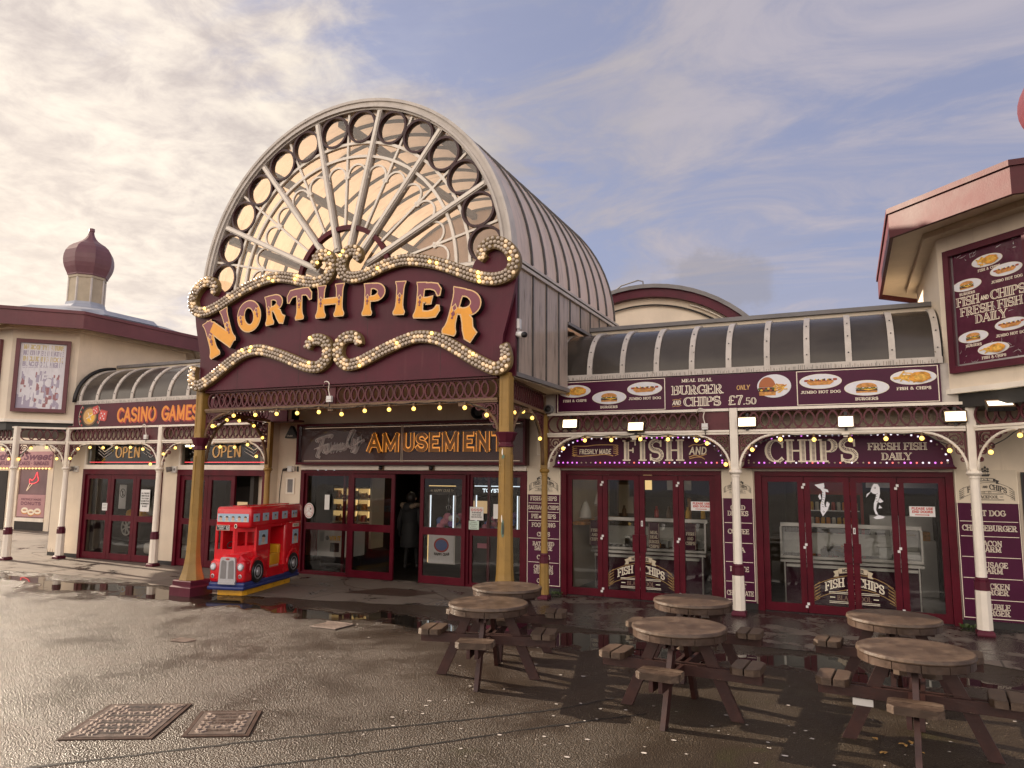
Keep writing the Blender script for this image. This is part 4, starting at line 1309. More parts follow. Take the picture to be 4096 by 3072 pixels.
def logo(m, cx, z, s, ink, gold, small=True, ship=True, full=True):
    """NORTH PIER / FISH AND CHIPS / BLACKPOOL scroll badge"""
    wf = lambda x, y: (x, y - .35 * (x - cx) ** 2 / s)
    m.ribbon([wf(cx + x * s, z + .52 * s) for x in (-.33, -.2, -.07, .07, .2, .33)], .13 * s, 0, .004, BANR if not small else ink)
    sans(m, 'NORTH PIER', cx, z + .475 * s, .085 * s, INKT if not small else CREAMT, w=.5 * s, weight=.2, z=.0065, warp=wf)
    for sx in (-1, 1): m.poly([(cx + sx * .33 * s, z + .52 * s), (cx + sx * .46 * s, z + .47 * s), (cx + sx * .42 * s, z + .40 * s), (cx + sx * .46 * s, z + .33 * s), (cx + sx * .34 * s, z + .35 * s)], .0035, BANR if not small else ink)
    text(m, 'FISH', cx - .44 * s, z + .12 * s, .22 * s, ink, w=.45 * s, thick=.2, thin=.09, warp=wf, inline=None if small else PLUM)
    text(m, 'CHIPS', cx + .40 * s, z + .12 * s, .22 * s, ink, w=.58 * s, thick=.2, thin=.09, warp=wf, inline=None if small else PLUM)
    sans(m, 'AND', cx - .04 * s, z + .17 * s, .10 * s, ink, w=.17 * s, weight=.15, warp=wf)
    for dz in (.40, .05): m.ribbon([wf(cx + x * s, z + (dz + .03 * sin(x * 3)) * s) for x in (-.9, -.7, -.5, -.3, -.1, .1, .3, .5, .7, .9)], .014 * s, 0, .0033, gold)
    for sx in (-1, 1):
        for k in range(5): m.ribbon([wf(cx + sx * .78 * s, z + (.40 - .08 * k) * s), wf(cx + sx * .93 * s, z + (.37 - .08 * k) * s), wf(cx + sx * .95 * s, z + (.33 - .08 * k) * s), wf(cx + sx * .80 * s, z + (.30 - .075 * k) * s)], .012 * s, 0, .0036 + .0002 * k, gold)
    for dz in (-.04, -.075, -.275, -.31): m.ribbon([(cx - .58 * s, z + dz * s), (cx + .58 * s, z + dz * s)], .012 * s, 0, .0034, ink)
    text(m, 'BLACKPOOL', cx, z - .24 * s, .12 * s, DIMT if not small else ink, w=.78 * s, thick=.18, thin=.10, track=.1)
    for sx in (-1, 1): m.ribbon([(cx + sx * .44 * s, z - .175 * s), (cx + sx * .56 * s, z - .175 * s)], .02 * s, 0, .0035, ink)
    for sx in (-1, 1): spiral(m, cx + sx * .1 * s, z - .01 * s, .06 * s, 0 if sx > 0 else pi, 1.2, .012 * s, 0, .0036, ink, sx)
    if ship:
        m.poly([(cx - .15 * s, z + .72 * s), (cx + .17 * s, z + .74 * s), (cx + .12 * s, z + .64 * s), (cx - .12 * s, z + .64 * s)], .0035, ink)
        for k, (dx, h) in enumerate(((-.09, .22), (0, .30), (.09, .22))):
            m.ribbon([(cx + dx * s, z + .73 * s), (cx + dx * s, z + (.78 + h) * s)], .012 * s, 0, .0036, ink)
            for q in (.2, .62): m.poly([(cx + (dx - .05) * s, z + (.77 + h * q) * s), (cx + (dx + .05) * s, z + (.77 + h * q) * s), (cx + (dx + .035) * s, z + (.77 + h * (q + .3)) * s), (cx + (dx - .035) * s, z + (.77 + h * (q + .3)) * s)], .0038 + k * .0003, ink)


FM = FY(12.07)


def menu_board(label, x0, x1, lines, rules, zt=2.15, zs=1.69, zb=.10):
    t = thing('menu_board', label, 'menu board', ((x0 + x1) / 2, 12.07, 1.1), 'tall plum menu boards beside the chip shop doors')
    m = MB(FM); m.box(x0, x1, zs, zt, -.028, .0, CREAM2); m.box(x0, x1, zb, zs - .001, -.028, .0, PLUM); m.build('panel', t)
    m = MB(FM)
    for q in ((x0 + .005, x0 + .014, zb + .03, zt - .01), (x1 - .014, x1 - .005, zb + .03, zt - .01)): m.box(*q, .0005, .004, CREAMT)
    m.box(x0 + .014, x1 - .014, zb + .03, zb + .04, .0005, .004, CREAMT)
    for z in rules: m.box(x0 + .03, x1 - .03, z - .004, z + .004, .0005, .003, CREAMT)
    m.build('border', t)
    m = MB(FM); logo(m, (x0 + x1) / 2, 1.84, (x1 - x0) * .46, INKT, INKT, True, True); m.build('badge', t)
    for tx, z, h, w in lines:
        m = MB(FM)
        if tx == 'FISH AND CHIPS' or ' AND ' in tx:
            a, b = tx.split(' AND ')
            la, lb = twidth(a), twidth(b); tot = la + lb + .9; sx = w / tot; l = (x0 + x1) / 2 - w / 2
            text(m, a, l, z, h, CREAMT, w=la * sx, align='l', thick=.22, thin=.10, inline=PLUM)
            sans(m, 'AND', l + (la + .45) * sx, z + .1 * h, h * .5, CREAMT, w=.55 * sx, weight=.16)
            text(m, b, l + (la + .9) * sx, z, h, CREAMT, w=lb * sx, align='l', thick=.22, thin=.10, inline=PLUM)
        elif tx == 'AND': sans(m, tx, (x0 + x1) / 2, z, h, CREAMT, w=w, weight=.16)
        else: text(m, tx, (x0 + x1) / 2, z, h, CREAMT, w=w, thick=.22, thin=.10, inline=PLUM)
        m.build('lettering', t)
    return t


CREAM2 = paint('cream_board', (.70, .61, .48), .45, .08, 1.5, .1)
menu_board('narrow menu board behind the gold post, FISH AND CHIPS at its top', -5.19, -4.56,
           [('FISH AND CHIPS', 1.585, .075, .50), ('SAUSAGE AND CHIPS', 1.43, .07, .58), ('PIE AND CHIPS', 1.275, .075, .46), ('FOOTLONG', 1.125, .075, .44), ('AND', 1.055, .04, .08), ('CHIPS', .965, .075, .24),
            ('BATTERED', .805, .07, .40), ('SAUSAGE', .725, .07, .33), ('CHIPS', .57, .075, .24), ('CHICKEN', .405, .07, .36), ('NUGGETS', .325, .07, .36), ('CHIPS', .17, .075, .24)], [1.54, 1.385, 1.235, .93, .52])
menu_board('narrow menu board behind the middle cream post, COLD DRINKS at its top', -1.82, -1.345,
           [('COLD', 1.51, .075, .22), ('DRINKS', 1.42, .075, .31), ('COFFEE', 1.14, .075, .32), ('TEA', .86, .075, .17), ('LATTE', .565, .075, .28), ('HOT', .305, .075, .18), ('CHOCOLATE', .20, .075, .40)], [1.31, 1.0, .71, .41])
menu_board('wide menu board behind the right cream post, HOT DOG at its top', 1.385, 2.13,
           [('HOT DOG', 1.515, .08, .40), ('CHEESEBURGER', 1.31, .08, .64), ('BACON', 1.105, .075, .27), ('BARM', 1.025, .075, .24), ('SAUSAGE', .815, .075, .37), ('BARM', .735, .075, .24), ('CHICKEN', .53, .075, .38), ('BURGER', .45, .075, .34), ('DOUBLE', .255, .075, .36), ('BURGER', .175, .075, .34)],
           [1.44, 1.235, .955, .67, .385])
m = MB(FM); m.box(2.17, 2.95, .1, 2.12, -.028, 0, BLACK); m.box(2.20, 2.92, .14, 2.08, .001, .006, PLUM)
tag(m.build('notice_case'), 'black framed plum notice case at the right edge, beside the widest menu board', 'notice case')

# window graphics
GP = FY(12.1 + .022)
for cx, lab in ((-3.17, 'FISH AND CHIPS BLACKPOOL badge stuck low on the left pair of doors'), (.02, 'FISH AND CHIPS BLACKPOOL badge stuck low on the right pair of doors')):
    m = MB(GP); logo(m, cx, .37, .58, CREAMT, GOLDL, False, False)
    tag(m.build('window_badge'), lab, 'window sticker', 'badges on the chip shop doors')


def fish(label, cx, zt, h, flip):
    t = MB(GP)
    f = lambda x, y: (cx + (x if not flip else -x) * h, zt - y * h)
    def pl(P, z, mt): t.poly([f(*p) for p in P], z, mt)
    if not flip:
        body = [(.0, .16), (.06, .25), (.055, .45), (.0, .65), (-.01, .85), (.05, 1.0), (.12, .90), (.20, .78), (.22, .70), (.12, .72), (.10, .60), (.14, .42), (.15, .28), (.10, .14)]
        pl([(-.15, .06), (.12, .0), (.13, .13), (.05, .17), (-.02, .17)], .005, PLATE)
        pl([(.10, .16), (.22, .20), (.24, .28), (.14, .26)], .0052, PLATE); pl([(.0, .32), (-.06, .40), (-.02, .50), (.03, .48)], .0053, PLATE)
        pl([(.18, .55), (.26, .62), (.22, .72), (.14, .68)], .0054, PLATE)
        eye = (.08, .86)
    else:
        body = [(-.02, .0), (.08, .02), (.12, .12), (.12, .28), (.08, .45), (.02, .60), (.0, .74), (.05, .88), (-.02, .86), (-.06, .72), (-.05, .56), (.0, .42), (.02, .30), (-.06, .28), (-.12, .22), (-.08, .10)]
        body = [(-a, b) for a, b in body]
        pl([(-.05, .88), (-.22, .92), (-.16, .97), (.02, 1.0), (.08, .95)], .005, PLATE)
        pl([(-.11, .40), (-.20, .50), (-.12, .54), (-.06, .52)], .0052, PLATE); pl([(.10, .22), (.22, .30), (.24, .40), (.16, .30)], .0053, PLATE); pl([(-.09, .60), (-.16, .68), (-.06, .70)], .0054, PLATE)
        eye = (.0, .12)
    pl(body, .0058, PLATE)
    e = f(*eye); t.ribbon(arc(e[0], e[1], .022 * h, .022 * h, 0, 360, 10)[:-1], .010 * h, 0, .0066, INKT, closed=True)
    for i in range(7):
        a = f((.05 if not flip else -.06) + .02 * sin(i), .28 + .07 * i); b = f((.10 if not flip else -.02) + .02 * sin(i), .30 + .07 * i)
        t.ribbon([a, b], .012 * h, 0, .0065 + .0001 * i, INKT)
    tag(t.build('fish_sticker'), label, 'window sticker', 'white fish stickers on the chip shop glass')


fish('white fish sticker diving head down on the door glass', -.38, 1.945, .50, False)
fish('white fish sticker leaping head up on the door glass', .37, 1.945, .52, True)
for x0, lab in ((-2.32, 'white PLEASE USE END DOORS notice on the left set of doors'), (.80, 'white PLEASE USE END DOORS notice on the right set of doors')):
    z0 = 1.48
    t = thing('door_notice', lab, 'notice', (x0 + .165, 12.1, z0), 'PLEASE USE END DOORS notices')
    m = MB(GP); m.box(x0, x0 + .325, z0, z0 + .145, .004, .008, WHITE); m.build('card', t)
    m = MB(GP); sans(m, 'PLEASE USE', x0 + .162, z0 + .098, .036, REDT, w=.27, weight=.22, slant=.12, z=.0095); sans(m, 'END DOORS', x0 + .162, z0 + .052, .036, REDT, w=.26, weight=.22, slant=.12, z=.0095)
    m.box(x0 + .07, x0 + .235, z0 + .021, z0 + .031, .0085, .0095, REDT); m.poly([(x0 + .232, z0 + .014), (x0 + .255, z0 + .026), (x0 + .232, z0 + .038)], .0095, REDT)
    m.build('lettering', t)
for x in (-3.175 + .03, .03 + .02):
    m = MB(FY(12.105)); m.box(x, x + .032, 1.20, 1.29, .001, .007, WHITE); m.box(x + .011, x + .021, 1.215, 1.275, .0072, .009, INKT)
    tag(m.build('toilet_sticker'), 'tiny white figure sticker beside the door meeting line', 'sticker', 'small figure stickers on the chip shop doors')
# ================================================================== pier entrance hall
HX, HZ, HR = -7.18, 5.066, 2.98
HY0, HY1 = 9.22, 14.3
hall = thing('entrance_hall', 'tall barrel roofed entrance hall with round fan window above the pier sign', 'building', (HX, HY0, 3.4))
FH = FY(HY0)


def pol(r, a): return (HX + r * cos(radians(a)), HZ + r * sin(radians(a)))


RIBD = paint('dark_roof_rib', (.085, .075, .068), .5, .3, 6, .4, (.05, .05, .03), .1, 40)
DKMAR = paint('dark_maroon_ring', (.040, .010, .014), .4, .2, 4, .2)
# moulded rim
m = MB(FH)
for r0, r1, z0, z1, mt in ((2.985, 2.82, -.10, .06, GREYW), (3.0, 2.955, -.12, .085, GREYW), (2.88, 2.85, .06, .10, GREYW)):
    P = [pol((r0 + r1) / 2, a) for a in range(-3, 184, 3)]
    m.ribbon(P, r0 - r1, z0, z1, mt)
m.build('arch_rim', hall)
m = MB(FH)
for r in (2.29, 2.06):
    m.ribbon([pol(r, a) for a in range(-4, 185, 4)], .045, -.03, .03, CREAMP)
for k in range(-1, 8):
    a0 = 180 / 7 * k; a = a0 + 180 / 14
    if -8 < a < 188: m.ribbon([pol(.92, a), pol(2.80, a)], .035, -.025, .024, CREAMP)
    for s in (-1, 1):        # little arches either side of each thin bar
        c = a + s * 6.4
        if not -8 < c < 188: continue
        rr = 1.80; hw = rr * radians(6.4) * .86
        ctr = pol(rr - .05, c)
        ux, uy = cos(radians(c - 90)), sin(radians(c - 90)); vx, vy = cos(radians(c)), sin(radians(c))
        arcp = [(ctr[0] + hw * cos(radians(q)) * ux + hw * 1.05 * sin(radians(q)) * vx, ctr[1] + hw * cos(radians(q)) * uy + hw * 1.05 * sin(radians(q)) * vy) for q in range(-12, 193, 12)]
        m.ribbon(arcp, .030, -.018, .020, CREAMP)
        for e in (arcp[0], arcp[-1]): m.disc(e[0], e[1], .028, .028, .028, CREAMP, 8, -.02)
m.build('tracery', hall)
for k in range(0, 8):
    a = 180 / 7 * k
    m = MB(FH)
    m.ribbon([pol(.5, a), pol(2.86, a)], .088, -.05, .055, GREYW)
    m.ribbon([pol(.55, a), pol(2.80, a)], .045, .0551, .075, CREAMP)
    m.build('spoke', hall)
m = MB(FH)
m.ribbon([pol(.88, a) for a in range(0, 181, 5)], .075, -.04, .045, MARFR)
m.build('hub_ring', hall)
for k in range(-1, 8):
    for s in (-1, 1):
        a = 180 / 7 * k + 180 / 14 + s * 6.15
        if not -6 < a < 186: continue
        c = pol(2.555, a)
        m = MB(FH)
        m.ribbon(arc(c[0], c[1],   .258, .258, 0, 360, 30)[:-1], .036, -.05, .05, DKMAR, closed=True)
        m.build('roundel', hall)
m = MB(FH)
m.add([(p[0], p[1], 0) for p in [pol(2.85, a) for a in range(-14, 195, 4)]], [tuple(range(len(range(-14, 195, 4))))], FANGL)
m.build('window_glass', hall)
# barrel roof of weathered translucent sheet
m = MB()
A = [pol(HR, a) for a in range(0, 181, 5)]
n = len(A)
m.add([(p[0], HY0 + .12, p[1]) for p in A] + [(p[0], HY1, p[1]) for p in A], [(i, i + 1, n + i + 1, n + i) for i in range(n - 1)], SHEETR, True)
m.build('barrel_roof', hall)
# side walls below the springing: tall glazed strips
NP = 9
for sx in (-1, 1):
    x = HX + sx * HR
    m = MB()
    m.box(x - .02, x + .02, HY0 + .10, 11.40, 3.46, 5.0, SHEETS); m.box(x - .02, x + .02, 11.40, HY1, 4.60, 5.0, SHEETS); m.box(x - sx * .30, x - sx * .26, 11.40, 13.0, 3.46, 4.62, SHEETS); m.box(x - sx * .259, x + sx * .0, 11.36, 11.40, 3.46, 4.60, GREYM)
    m.build('side_glazing', hall)
    m = MB()
    m.box(x - .06, x + .06, HY0 + .05, HY1 + .05, 5.0, 5.05, GREYW); m.box(x - .075, x + .075, HY0 + .05, HY1 + .05, 5.07, 5.11, GREYW); m.box(x - .05, x + .05, HY0 + .05, HY1, 5.05, 5.07, BLACK)
    m.box(x - .06, x + .06, HY0 + .05, 11.40, 3.40, 3.46, GREYM); m.box(x - .05, x + .05, 11.40, HY1, 4.55, 4.60, GREYM)
    for i in range(NP + 1):
        y = HY0 + .12 + (HY1 - HY0 - .2) * i / NP
        m.box(x - .035, x + .035, y - .02, y + .02, 3.46 if y < 11.4 else 4.6, 5.0, RIBD)
    m.build('side_frame', hall)
for i in range(NP):
    y = HY0 + .12 + (HY1 - HY0 - .2) * (i + 1) / NP
    m = MB()
    B0 = [pol(HR + .028, a) for a in range(2, 179, 4)]; B1 = [pol(HR - .045, a) for a in range(2, 179, 4)]
    k = len(B0); w = .022
    m.add([(p[0], y - w, p[1]) for p in B0] + [(p[0], y + w, p[1]) for p in B0] + [(p[0], y - w, p[1]) for p in B1] + [(p[0], y + w, p[1]) for p in B1],
          [(j, j + 1, k + j + 1, k + j) for j in range(k - 1)] + [(j + 1, j, 2 * k + j, 2 * k + j + 1) for j in range(k - 1)] + [(k + j, k + j + 1, 3 * k + j + 1, 3 * k + j) for j in range(k - 1)] + [(2 * k + j, 3 * k + j, 3 * k + j + 1, 2 * k + j + 1) for j in range(k - 1)], RIBD)
    m.build('roof_rib', hall)
for a in (30, 62, 96, 130, 158):
    m = MB(); c = pol(HR - .16, a); w = .06
    m.box(c[0] - w, c[0] + w, HY0 + .15, HY1 - .02, c[1] - w, c[1] + w, GREYM)
    m.build('purlin', hall)
m = MB(FY(HY1))
m.prism([pol(HR - .02, a) for a in range(0, 181, 6)] + [(HX - HR + .02, 3.4), (HX + HR - .02, 3.4)], 0, .05, SHEETR)
m.build('rear_gable', hall)
m = MB()
m.box(HX - HR, HX + HR, HY0 + .05, 12.1, 3.385, 3.40, CREAM)
m.build('ceiling', hall)
m = MB(FH)
m.box(HX - 3.02, HX + 3.02, 3.40, 4.9, -.06, 0, MAROON)
m.build('front_board', hall)
# front frieze, beam, brackets
FF = FY(9.2)
m = MB(FF)
rings(m, -9.95, -7.36, 3.10, 3.365, MARCAST, -.012, .012, .135); rings(m, -7.22, -4.40, 3.10, 3.365, MARCAST, -.012, .012, .135)
m.box(-7.36, -7.22, 3.09, 3.375, -.02, .022, MARCAST)
m.build('ring_frieze', hall)
m = MB(FF)
m.box(-9.95, -4.40, 3.37, 3.40, -.06, .06, MARCAST); m.box(-9.95, -4.40, 3.06, 3.095, -.05, .05, BRONZE); m.box(-9.95, -4.40, 3.035, 3.058, -.03, .035, BRONZE)
for x in (-9.38, -7.29, -4.97): m.box(x - .05, x + .05, 2.99, 3.05, -.045, .045, BRONZE)
m.build('rail', hall)
m = MB(FF)
for x0, s in ((-9.95, 1), (-4.40, -1)):
    m.tube([(x0 + s * (.56 - .56 * cos(radians(a))), 2.60 + .43 * sin(radians(a)), 0) for a in range(0, 91, 9)], .026, BRONZE, 7)
m.build('arch_rib', hall)
m = MB(FF)
spandrel(m, -9.95, 1, MARCAST, zt=3.03, zs=2.58, wide=.54); spandrel(m, -4.40, -1, MARCAST, zt=3.03, zs=2.58, wide=.54)
m.build('filigree', hall)
for (o, e) in (((-4.30, 9.3, 0), (-4.62, 11.44, 0)), ((-10.06, 9.3, 0), (-10.62, 11.44, 0))):
    u = Vector(e) - Vector(o); L = u.length
    fr = frame(o, u)
    m = MB(fr); rings(m, .04, L - .05, 3.10, 3.365, MARCAST, -.012, .012, .135); m.build('ring_frieze', hall)
    m = MB(fr); m.box(.04, L - .05, 3.37, 3.42, -.05, .05, BRONZE); m.box(.04, L - .05, 3.05, 3.095, -.045, .045, BRONZE)
    m.box(L / 2 - .08, L / 2 + .08, 2.98, 3.05, -.05, .05, BRONZE); m.build('rail', hall)
    m = MB(fr); m.tube([(p[0], p[1], 0) for p in archline(.06, L - .07, 2.20, 3.03, .98)], .028, BRONZE, 7); m.build('arch_rib', hall)
    m = MB(fr); spandrel(m, .06, 1, MARCAST, zt=3.03, zs=2.45, wide=.62); spandrel(m, L - .07, -1, MARCAST, zt=3.03, zs=2.45, wide=.62); m.build('filigree', hall)


def big_column(x, label):
    y = 9.2
    t = thing('gold_column', label, 'column', (x, y, 0), 'big gold columns of the pier entrance')
    m = MB(); m.lathe([(.235, 0), (.235, .14), (.22, .16), (.205, .17), (.205, .235), (.19, .25)], x, y, MAROON, 4, pi / 4, False, sq=True); m.build('plinth', t)
    m = MB(); m.lathe([(.195, .25), (.160, .36), (.130, .50), (.110, .68), (.101, 1.0), (.097, 1.2), (.086, 2.40)], x, y, GOLD, 8, pi / 8, False, sq=True)
    m.box(x - .024, x + .024, y - .101, y - .08, .9, 2.3, GOLD); m.box(x + .08, x + .101, y - .024, y + .024, .9, 2.3, GOLD)
    m.build('shaft', t)
    m = MB(); m.lathe([(.09, 2.40), (.10, 2.41), (.10, 2.43), (.088, 2.44), (.088, 2.47), (.10, 2.49), (.134, 2.575), (.144, 2.60), (.134, 2.61)], x, y, MAROON, 8, pi / 8, False, sq=True); m.build('capital', t)
    m = MB(); m.box(x - .075, x + .075, y - .075, y + .075, 2.61, 3.44, GOLD)
    m.box(x - .06, x - .035, y - .081, y - .0755, 2.70, 3.35, GOLD); m.box(x + .035, x + .06, y - .081, y - .0755, 2.70, 3.35, GOLD); m.box(x - .06, x + .06, y - .081, y - .0755, 3.36, 3.40, GOLD)
    m.build('upper_post', t)
    return t


big_column(-10.06, 'big gold column on maroon plinth beside the red bus')
c2 = big_column(-4.28, 'big gold column with peeling paint behind the left picnic tables')
PEEL = flat('bare_verdigris_patch', (.12, .19, .14), .7)
m = MB(FY(9.2 - .104))
for (x, z, a, b, mt) in ((-4.27, 1.30, .022, .13, PEEL), (-4.265, 1.29, .013, .085, BLACK), (-4.285, 1.43, .010, .05, CREAMP), (-4.275, 2.27, .022, .03, PEEL), (-4.285, 2.33, .010, .05, CREAMP)):
    m.poly([(x + a * cos(q * .7) * RND.uniform(.7, 1.2), z + b * sin(q * .7) * RND.uniform(.8, 1.2)) for q in range(9)], {PEEL: .001, BLACK: .002, CREAMP: .003}[mt], mt)
m.build('peeling_paint', c2)
post(-10.66, PY, GOLD, 'slim gold post at the end of the casino canopy, behind the red bus', .95)

# ------------------------------------------------------------------ the NORTH PIER sign
FB = FY(9.10)
sign = thing('pier_sign', 'big maroon NORTH PIER sign with bulb scrolls under the fan window', 'sign', (HX, 9.1, 3.4))
TOP = [(.37, 5.31), (.42, 5.39), (.36, 5.475), (.22, 5.475), (.12, 5.37), (.105, 5.22), (.2, 5.085), (.38, 5.045), (.6, 5.075), (.9, 5.165), (1.2, 5.215), (1.5, 5.185), (1.85, 5.095), (2.15, 4.975), (2.45, 4.845), (2.72, 4.77), (2.93, 4.785), (3.05, 4.88), (3.07, 5.04), (2.96, 5.21), (2.78, 5.30), (2.62, 5.26), (2.56, 5.15), (2.62, 5.07)]
BOT = [(.50, 3.97), (.465, 4.06), (.38, 4.11), (.25, 4.105), (.14, 4.04), (.10, 3.92), (.13, 3.78), (.27, 3.68), (.48, 3.695), (.73, 3.785), (1.02, 3.895), (1.31, 3.985), (1.55, 4.025), (1.86, 3.975), (2.15, 3.83), (2.45, 3.65), (2.68, 3.53), (2.83, 3.485), (2.945, 3.55), (2.965, 3.69), (2.93, 3.83)]
half = [(0, 5.06), (.2, 5.085), (.6, 5.075), (1.2, 5.215), (1.85, 5.095), (2.15, 4.99), (2.36, 4.95), (2.42, 5.08), (2.56, 5.20), (2.78, 5.26), (2.96, 5.2), (3.06, 5.04), (3.10, 4.88), (3.04, 4.55), (2.95, 4.2), (2.88, 3.95), (2.86, 3.6), (2.84, 3.402)]
m = MB(FB)
m.prism([(HX + u, z) for u, z in half] + [(HX - u, z) for u, z in half[::-1][:-1]], -.06, .0, MAROON)
m.build('board', sign)
for x in (-9.2, -7.9, -6.6, -5.3):
    m = MB(FB); m.box(x, x + .004, 3.41, 4.9, .0005, .0015, BLACK); m.build('board_seam', sign)


def scroll(path, s):
    P = catmull(path, 7)
    n = len(P)
    ws = []
    for i in range(n):
        e = min(i, n - 1 - i) / n
        ws.append(.188 if e > .10 else lerp(.11, .188, e / .10))
    Q = [(HX + s * p[0], p[1]) for p in P]
    m = MB(FB); m.ribbon(Q, ws, .0005, .085, STRIP)
    o = m.build('light_scroll', sign)
    # bulb sites: three rows along the band
    out = []
    L = [0]
    for a, b in zip(Q[:-1], Q[1:]): L.append(L[-1] + hypot(b[0] - a[0], b[1] - a[1]))
    for row, off in enumerate((-.31, 0, .31)):
        d = .03 + (.031 if row == 1 else 0)
        while d < L[-1] - .02:
            j = max(jj for jj in range(n) if L[jj] <= d); j = min(j, n - 2)
            tt = (d - L[j]) / max(1e-6, L[j + 1] - L[j])
            a, b = Q[max(j - 1, 0)], Q[min(j + 2, n - 1)]
            dl = hypot(b[0] - a[0], b[1] - a[1]) or 1
            nx, ny = -(b[1] - a[1]) / dl, (b[0] - a[0]) / dl
            w = lerp(ws[j], ws[j + 1], tt)
            x = lerp(Q[j][0], Q[j + 1][0], tt) + nx * off * w; y = lerp(Q[j][1], Q[j + 1][1], tt) + ny * off * w
            if all((x - p[0]) ** 2 + (y - p[1]) ** 2 > .047 ** 2 for p in out): out.append((x, y))
            d += .0625
    return o, out


def cap(m, x, z, mt):
    m.lathe([(.020, .086), (.0265, .094), (.028, .106), (.021, .118), (.009, .123)], x, z, mt, 9, RND.uniform(0, 1), False)


nb = 0
for path, s in ((TOP, 1), (BOT, 1), (TOP, -1), (BOT, -1)):
    o, pts = scroll(path, s)
    mass = MB(FB)
    pts.sort(key=lambda p: -p[0])
    for (x, z) in pts:
        mt = RND.choices([BULBOFF, BULBMID, BULBON], [.72, .25, .03])[0]
        if nb < 100 and s == 1:
            m = MB(FB); cap(m, x, z, mt); m.build('bulb', o); nb += 1
        else: cap(mass, x, z, mt)
    if mass.v: tag(mass.build('bulb', o), kind='stuff')

# ornate show letters
STEMW = [(0.0, .30), (.035, .37), (.09, .36), (.16, .27), (.26, .215), (.40, .20), (.60, .205), (.78, .215), (.90, .25), (.97, .31), (1.0, .33)]


def stem(cx, top=1.0, lean=0.0, base=0.0, k=1.0):
    return ([(cx + lean * (y - .5), base + y * (top - base)) for y, w in STEMW], [w * k * .86 for y, w in STEMW])


def rng(cx, cy, rx, ry, a0, a1, w0, w1, n=20):
    P = arc(cx, cy, rx, ry, a0, a1, n)
    return (P, [lerp(w0, w1, abs(cos(radians(a0 + (a1 - a0) * i / n))) ** 1.3) for i in range(n + 1)])


ARM = lambda x0, x1, y, w0, w1: ([(lerp(x0, x1, i / 4), y) for i in range(5)], [lerp(w0, w1, i / 4) for i in range(5)])
SHOW = {
    'H': [stem(-.33), stem(.33), ARM(-.3, .3, .49, .16, .16)],
    'I': [stem(0, k=1.1)],
    'T': [stem(0, .92), ([(-.48, .60), (-.44, .76), (-.34, .87), (-.15, .885), (0, .885), (.15, .885), (.34, .87), (.44, .76), (.48, .60)], [.04, .16, .20, .20, .19, .20, .20, .16, .04])],
    'P': [stem(-.2), rng(-.02, .72, .31, .205, 100, -100, .12, .22), ARM(-.2, -.04, .925, .14, .13), ARM(-.2, -.05, .515, .11, .11)],
    'R': [stem(-.22), rng(-.04, .73, .30, .20, 100, -100, .12, .22), ARM(-.22, -.06, .93, .14, .13), ARM(-.22, -.05, .525, .11, .11), ([(.02, .52), (.16, .36), (.22, .20), (.30, .09), (.40, .05)], [.12, .22, .22, .26, .22])],
    'E': [stem(-.2), ([(-.2, .90), (.1, .91), (.28, .88), (.37, .78), (.39, .64)], [.15, .15, .17, .15, .04]), ([(-.2, .50), (.02, .50), (.10, .50), (.11, .40)], [.10, .12, .20, .08]), ([(-.2, .09), (.1, .085), (.30, .12), (.39, .24), (.40, .34)], [.16, .16, .18, .14, .04])],
    'O': [rng(0, .5, .31, .40, 90, 450, .17, .23, 30)],
    'N': [stem(-.32, .97), ([(-.36, .93), (-.2, .78), (.1, .38), (.30, .08)], [.16, .26, .27, .22]), stem(.30, 1.04, base=.12, k=.82)],
}
LET = [('N', -2.36, 4.355, .66, .66, 22), ('O', -1.73, 4.60, .52, .56, 17), ('R', -1.20, 4.67, .47, .47, 7), ('T', -.68, 4.715, .50, .46, 3), ('H', -.07, 4.705, .50, .54, 0), ('P', .74, 4.66, .48, .50, -2),
       ('I', 1.22, 4.63, .49, .52, -3), ('E', 1.68, 4.555, .52, .52, -5), ('R', 2.29, 4.31, .68, .66, -15)]
for ch, u, z, h, wsc, rot in LET:
    fr = FB @ Matrix.Translation((HX + u, z, 0)) @ Matrix.Rotation(radians(rot), 4, 'Z')
    m = MB(fr)
    for k, (P, ws) in enumerate(SHOW[ch]):
        Q = [(p[0] * wsc, (p[1] - .5) * h) for p in P]
        w2 = [w * (wsc if abs(P[0][0] - P[-1][0]) < .12 else h) for w in ws]
        cl = ch == 'O'
        m.ribbon(Q if not cl else Q[:-1], [w + .038 for w in (w2 if not cl else w2[:-1])], .0005, .105 + .0008 * k, EDGE, closed=cl, ext=.016, side=BLACK)
        m.ribbon(Q if not cl else Q[:-1], w2 if not cl else w2[:-1], 0, .109 + .0008 * k, AMBER, closed=cl, pick=lambda q: CRIM if q.y > .10 * h else AMBER) if True else 0
    m2 = [(x * wsc, z_) for x, z_ in {'H': [(-.33, 0), (.33, 0)], 'I': [(0, 0)], 'T': [(0, .02)], 'P': [(-.2, 0)], 'R': [(-.22, 0)], 'E': [(-.2, 0)], 'O': [(-.31, -.0), (.31, .0)], 'N': [(-.32, -.02), (.30, .02)]}[ch]]
    for (x, dz) in m2:
        for (q, r, mt) in ((.07, .040, EDGE), (.07, .026, CRIM), (-.06, .028, CRIM)):
            y = (q + dz) * h; r *= h / .5
            m.poly([(x, y + r * 1.3), (x + r * .9, y), (x, y - r * 1.3), (x - r * .9, y)], .1135 + (0.001 if mt is CRIM else 0), mt)
        m.disc(x, (-.15 + dz) * h, .1145, .013 * h / .5, .013 * h / .5, CRIM, 8)
    m.build('letter', sign)

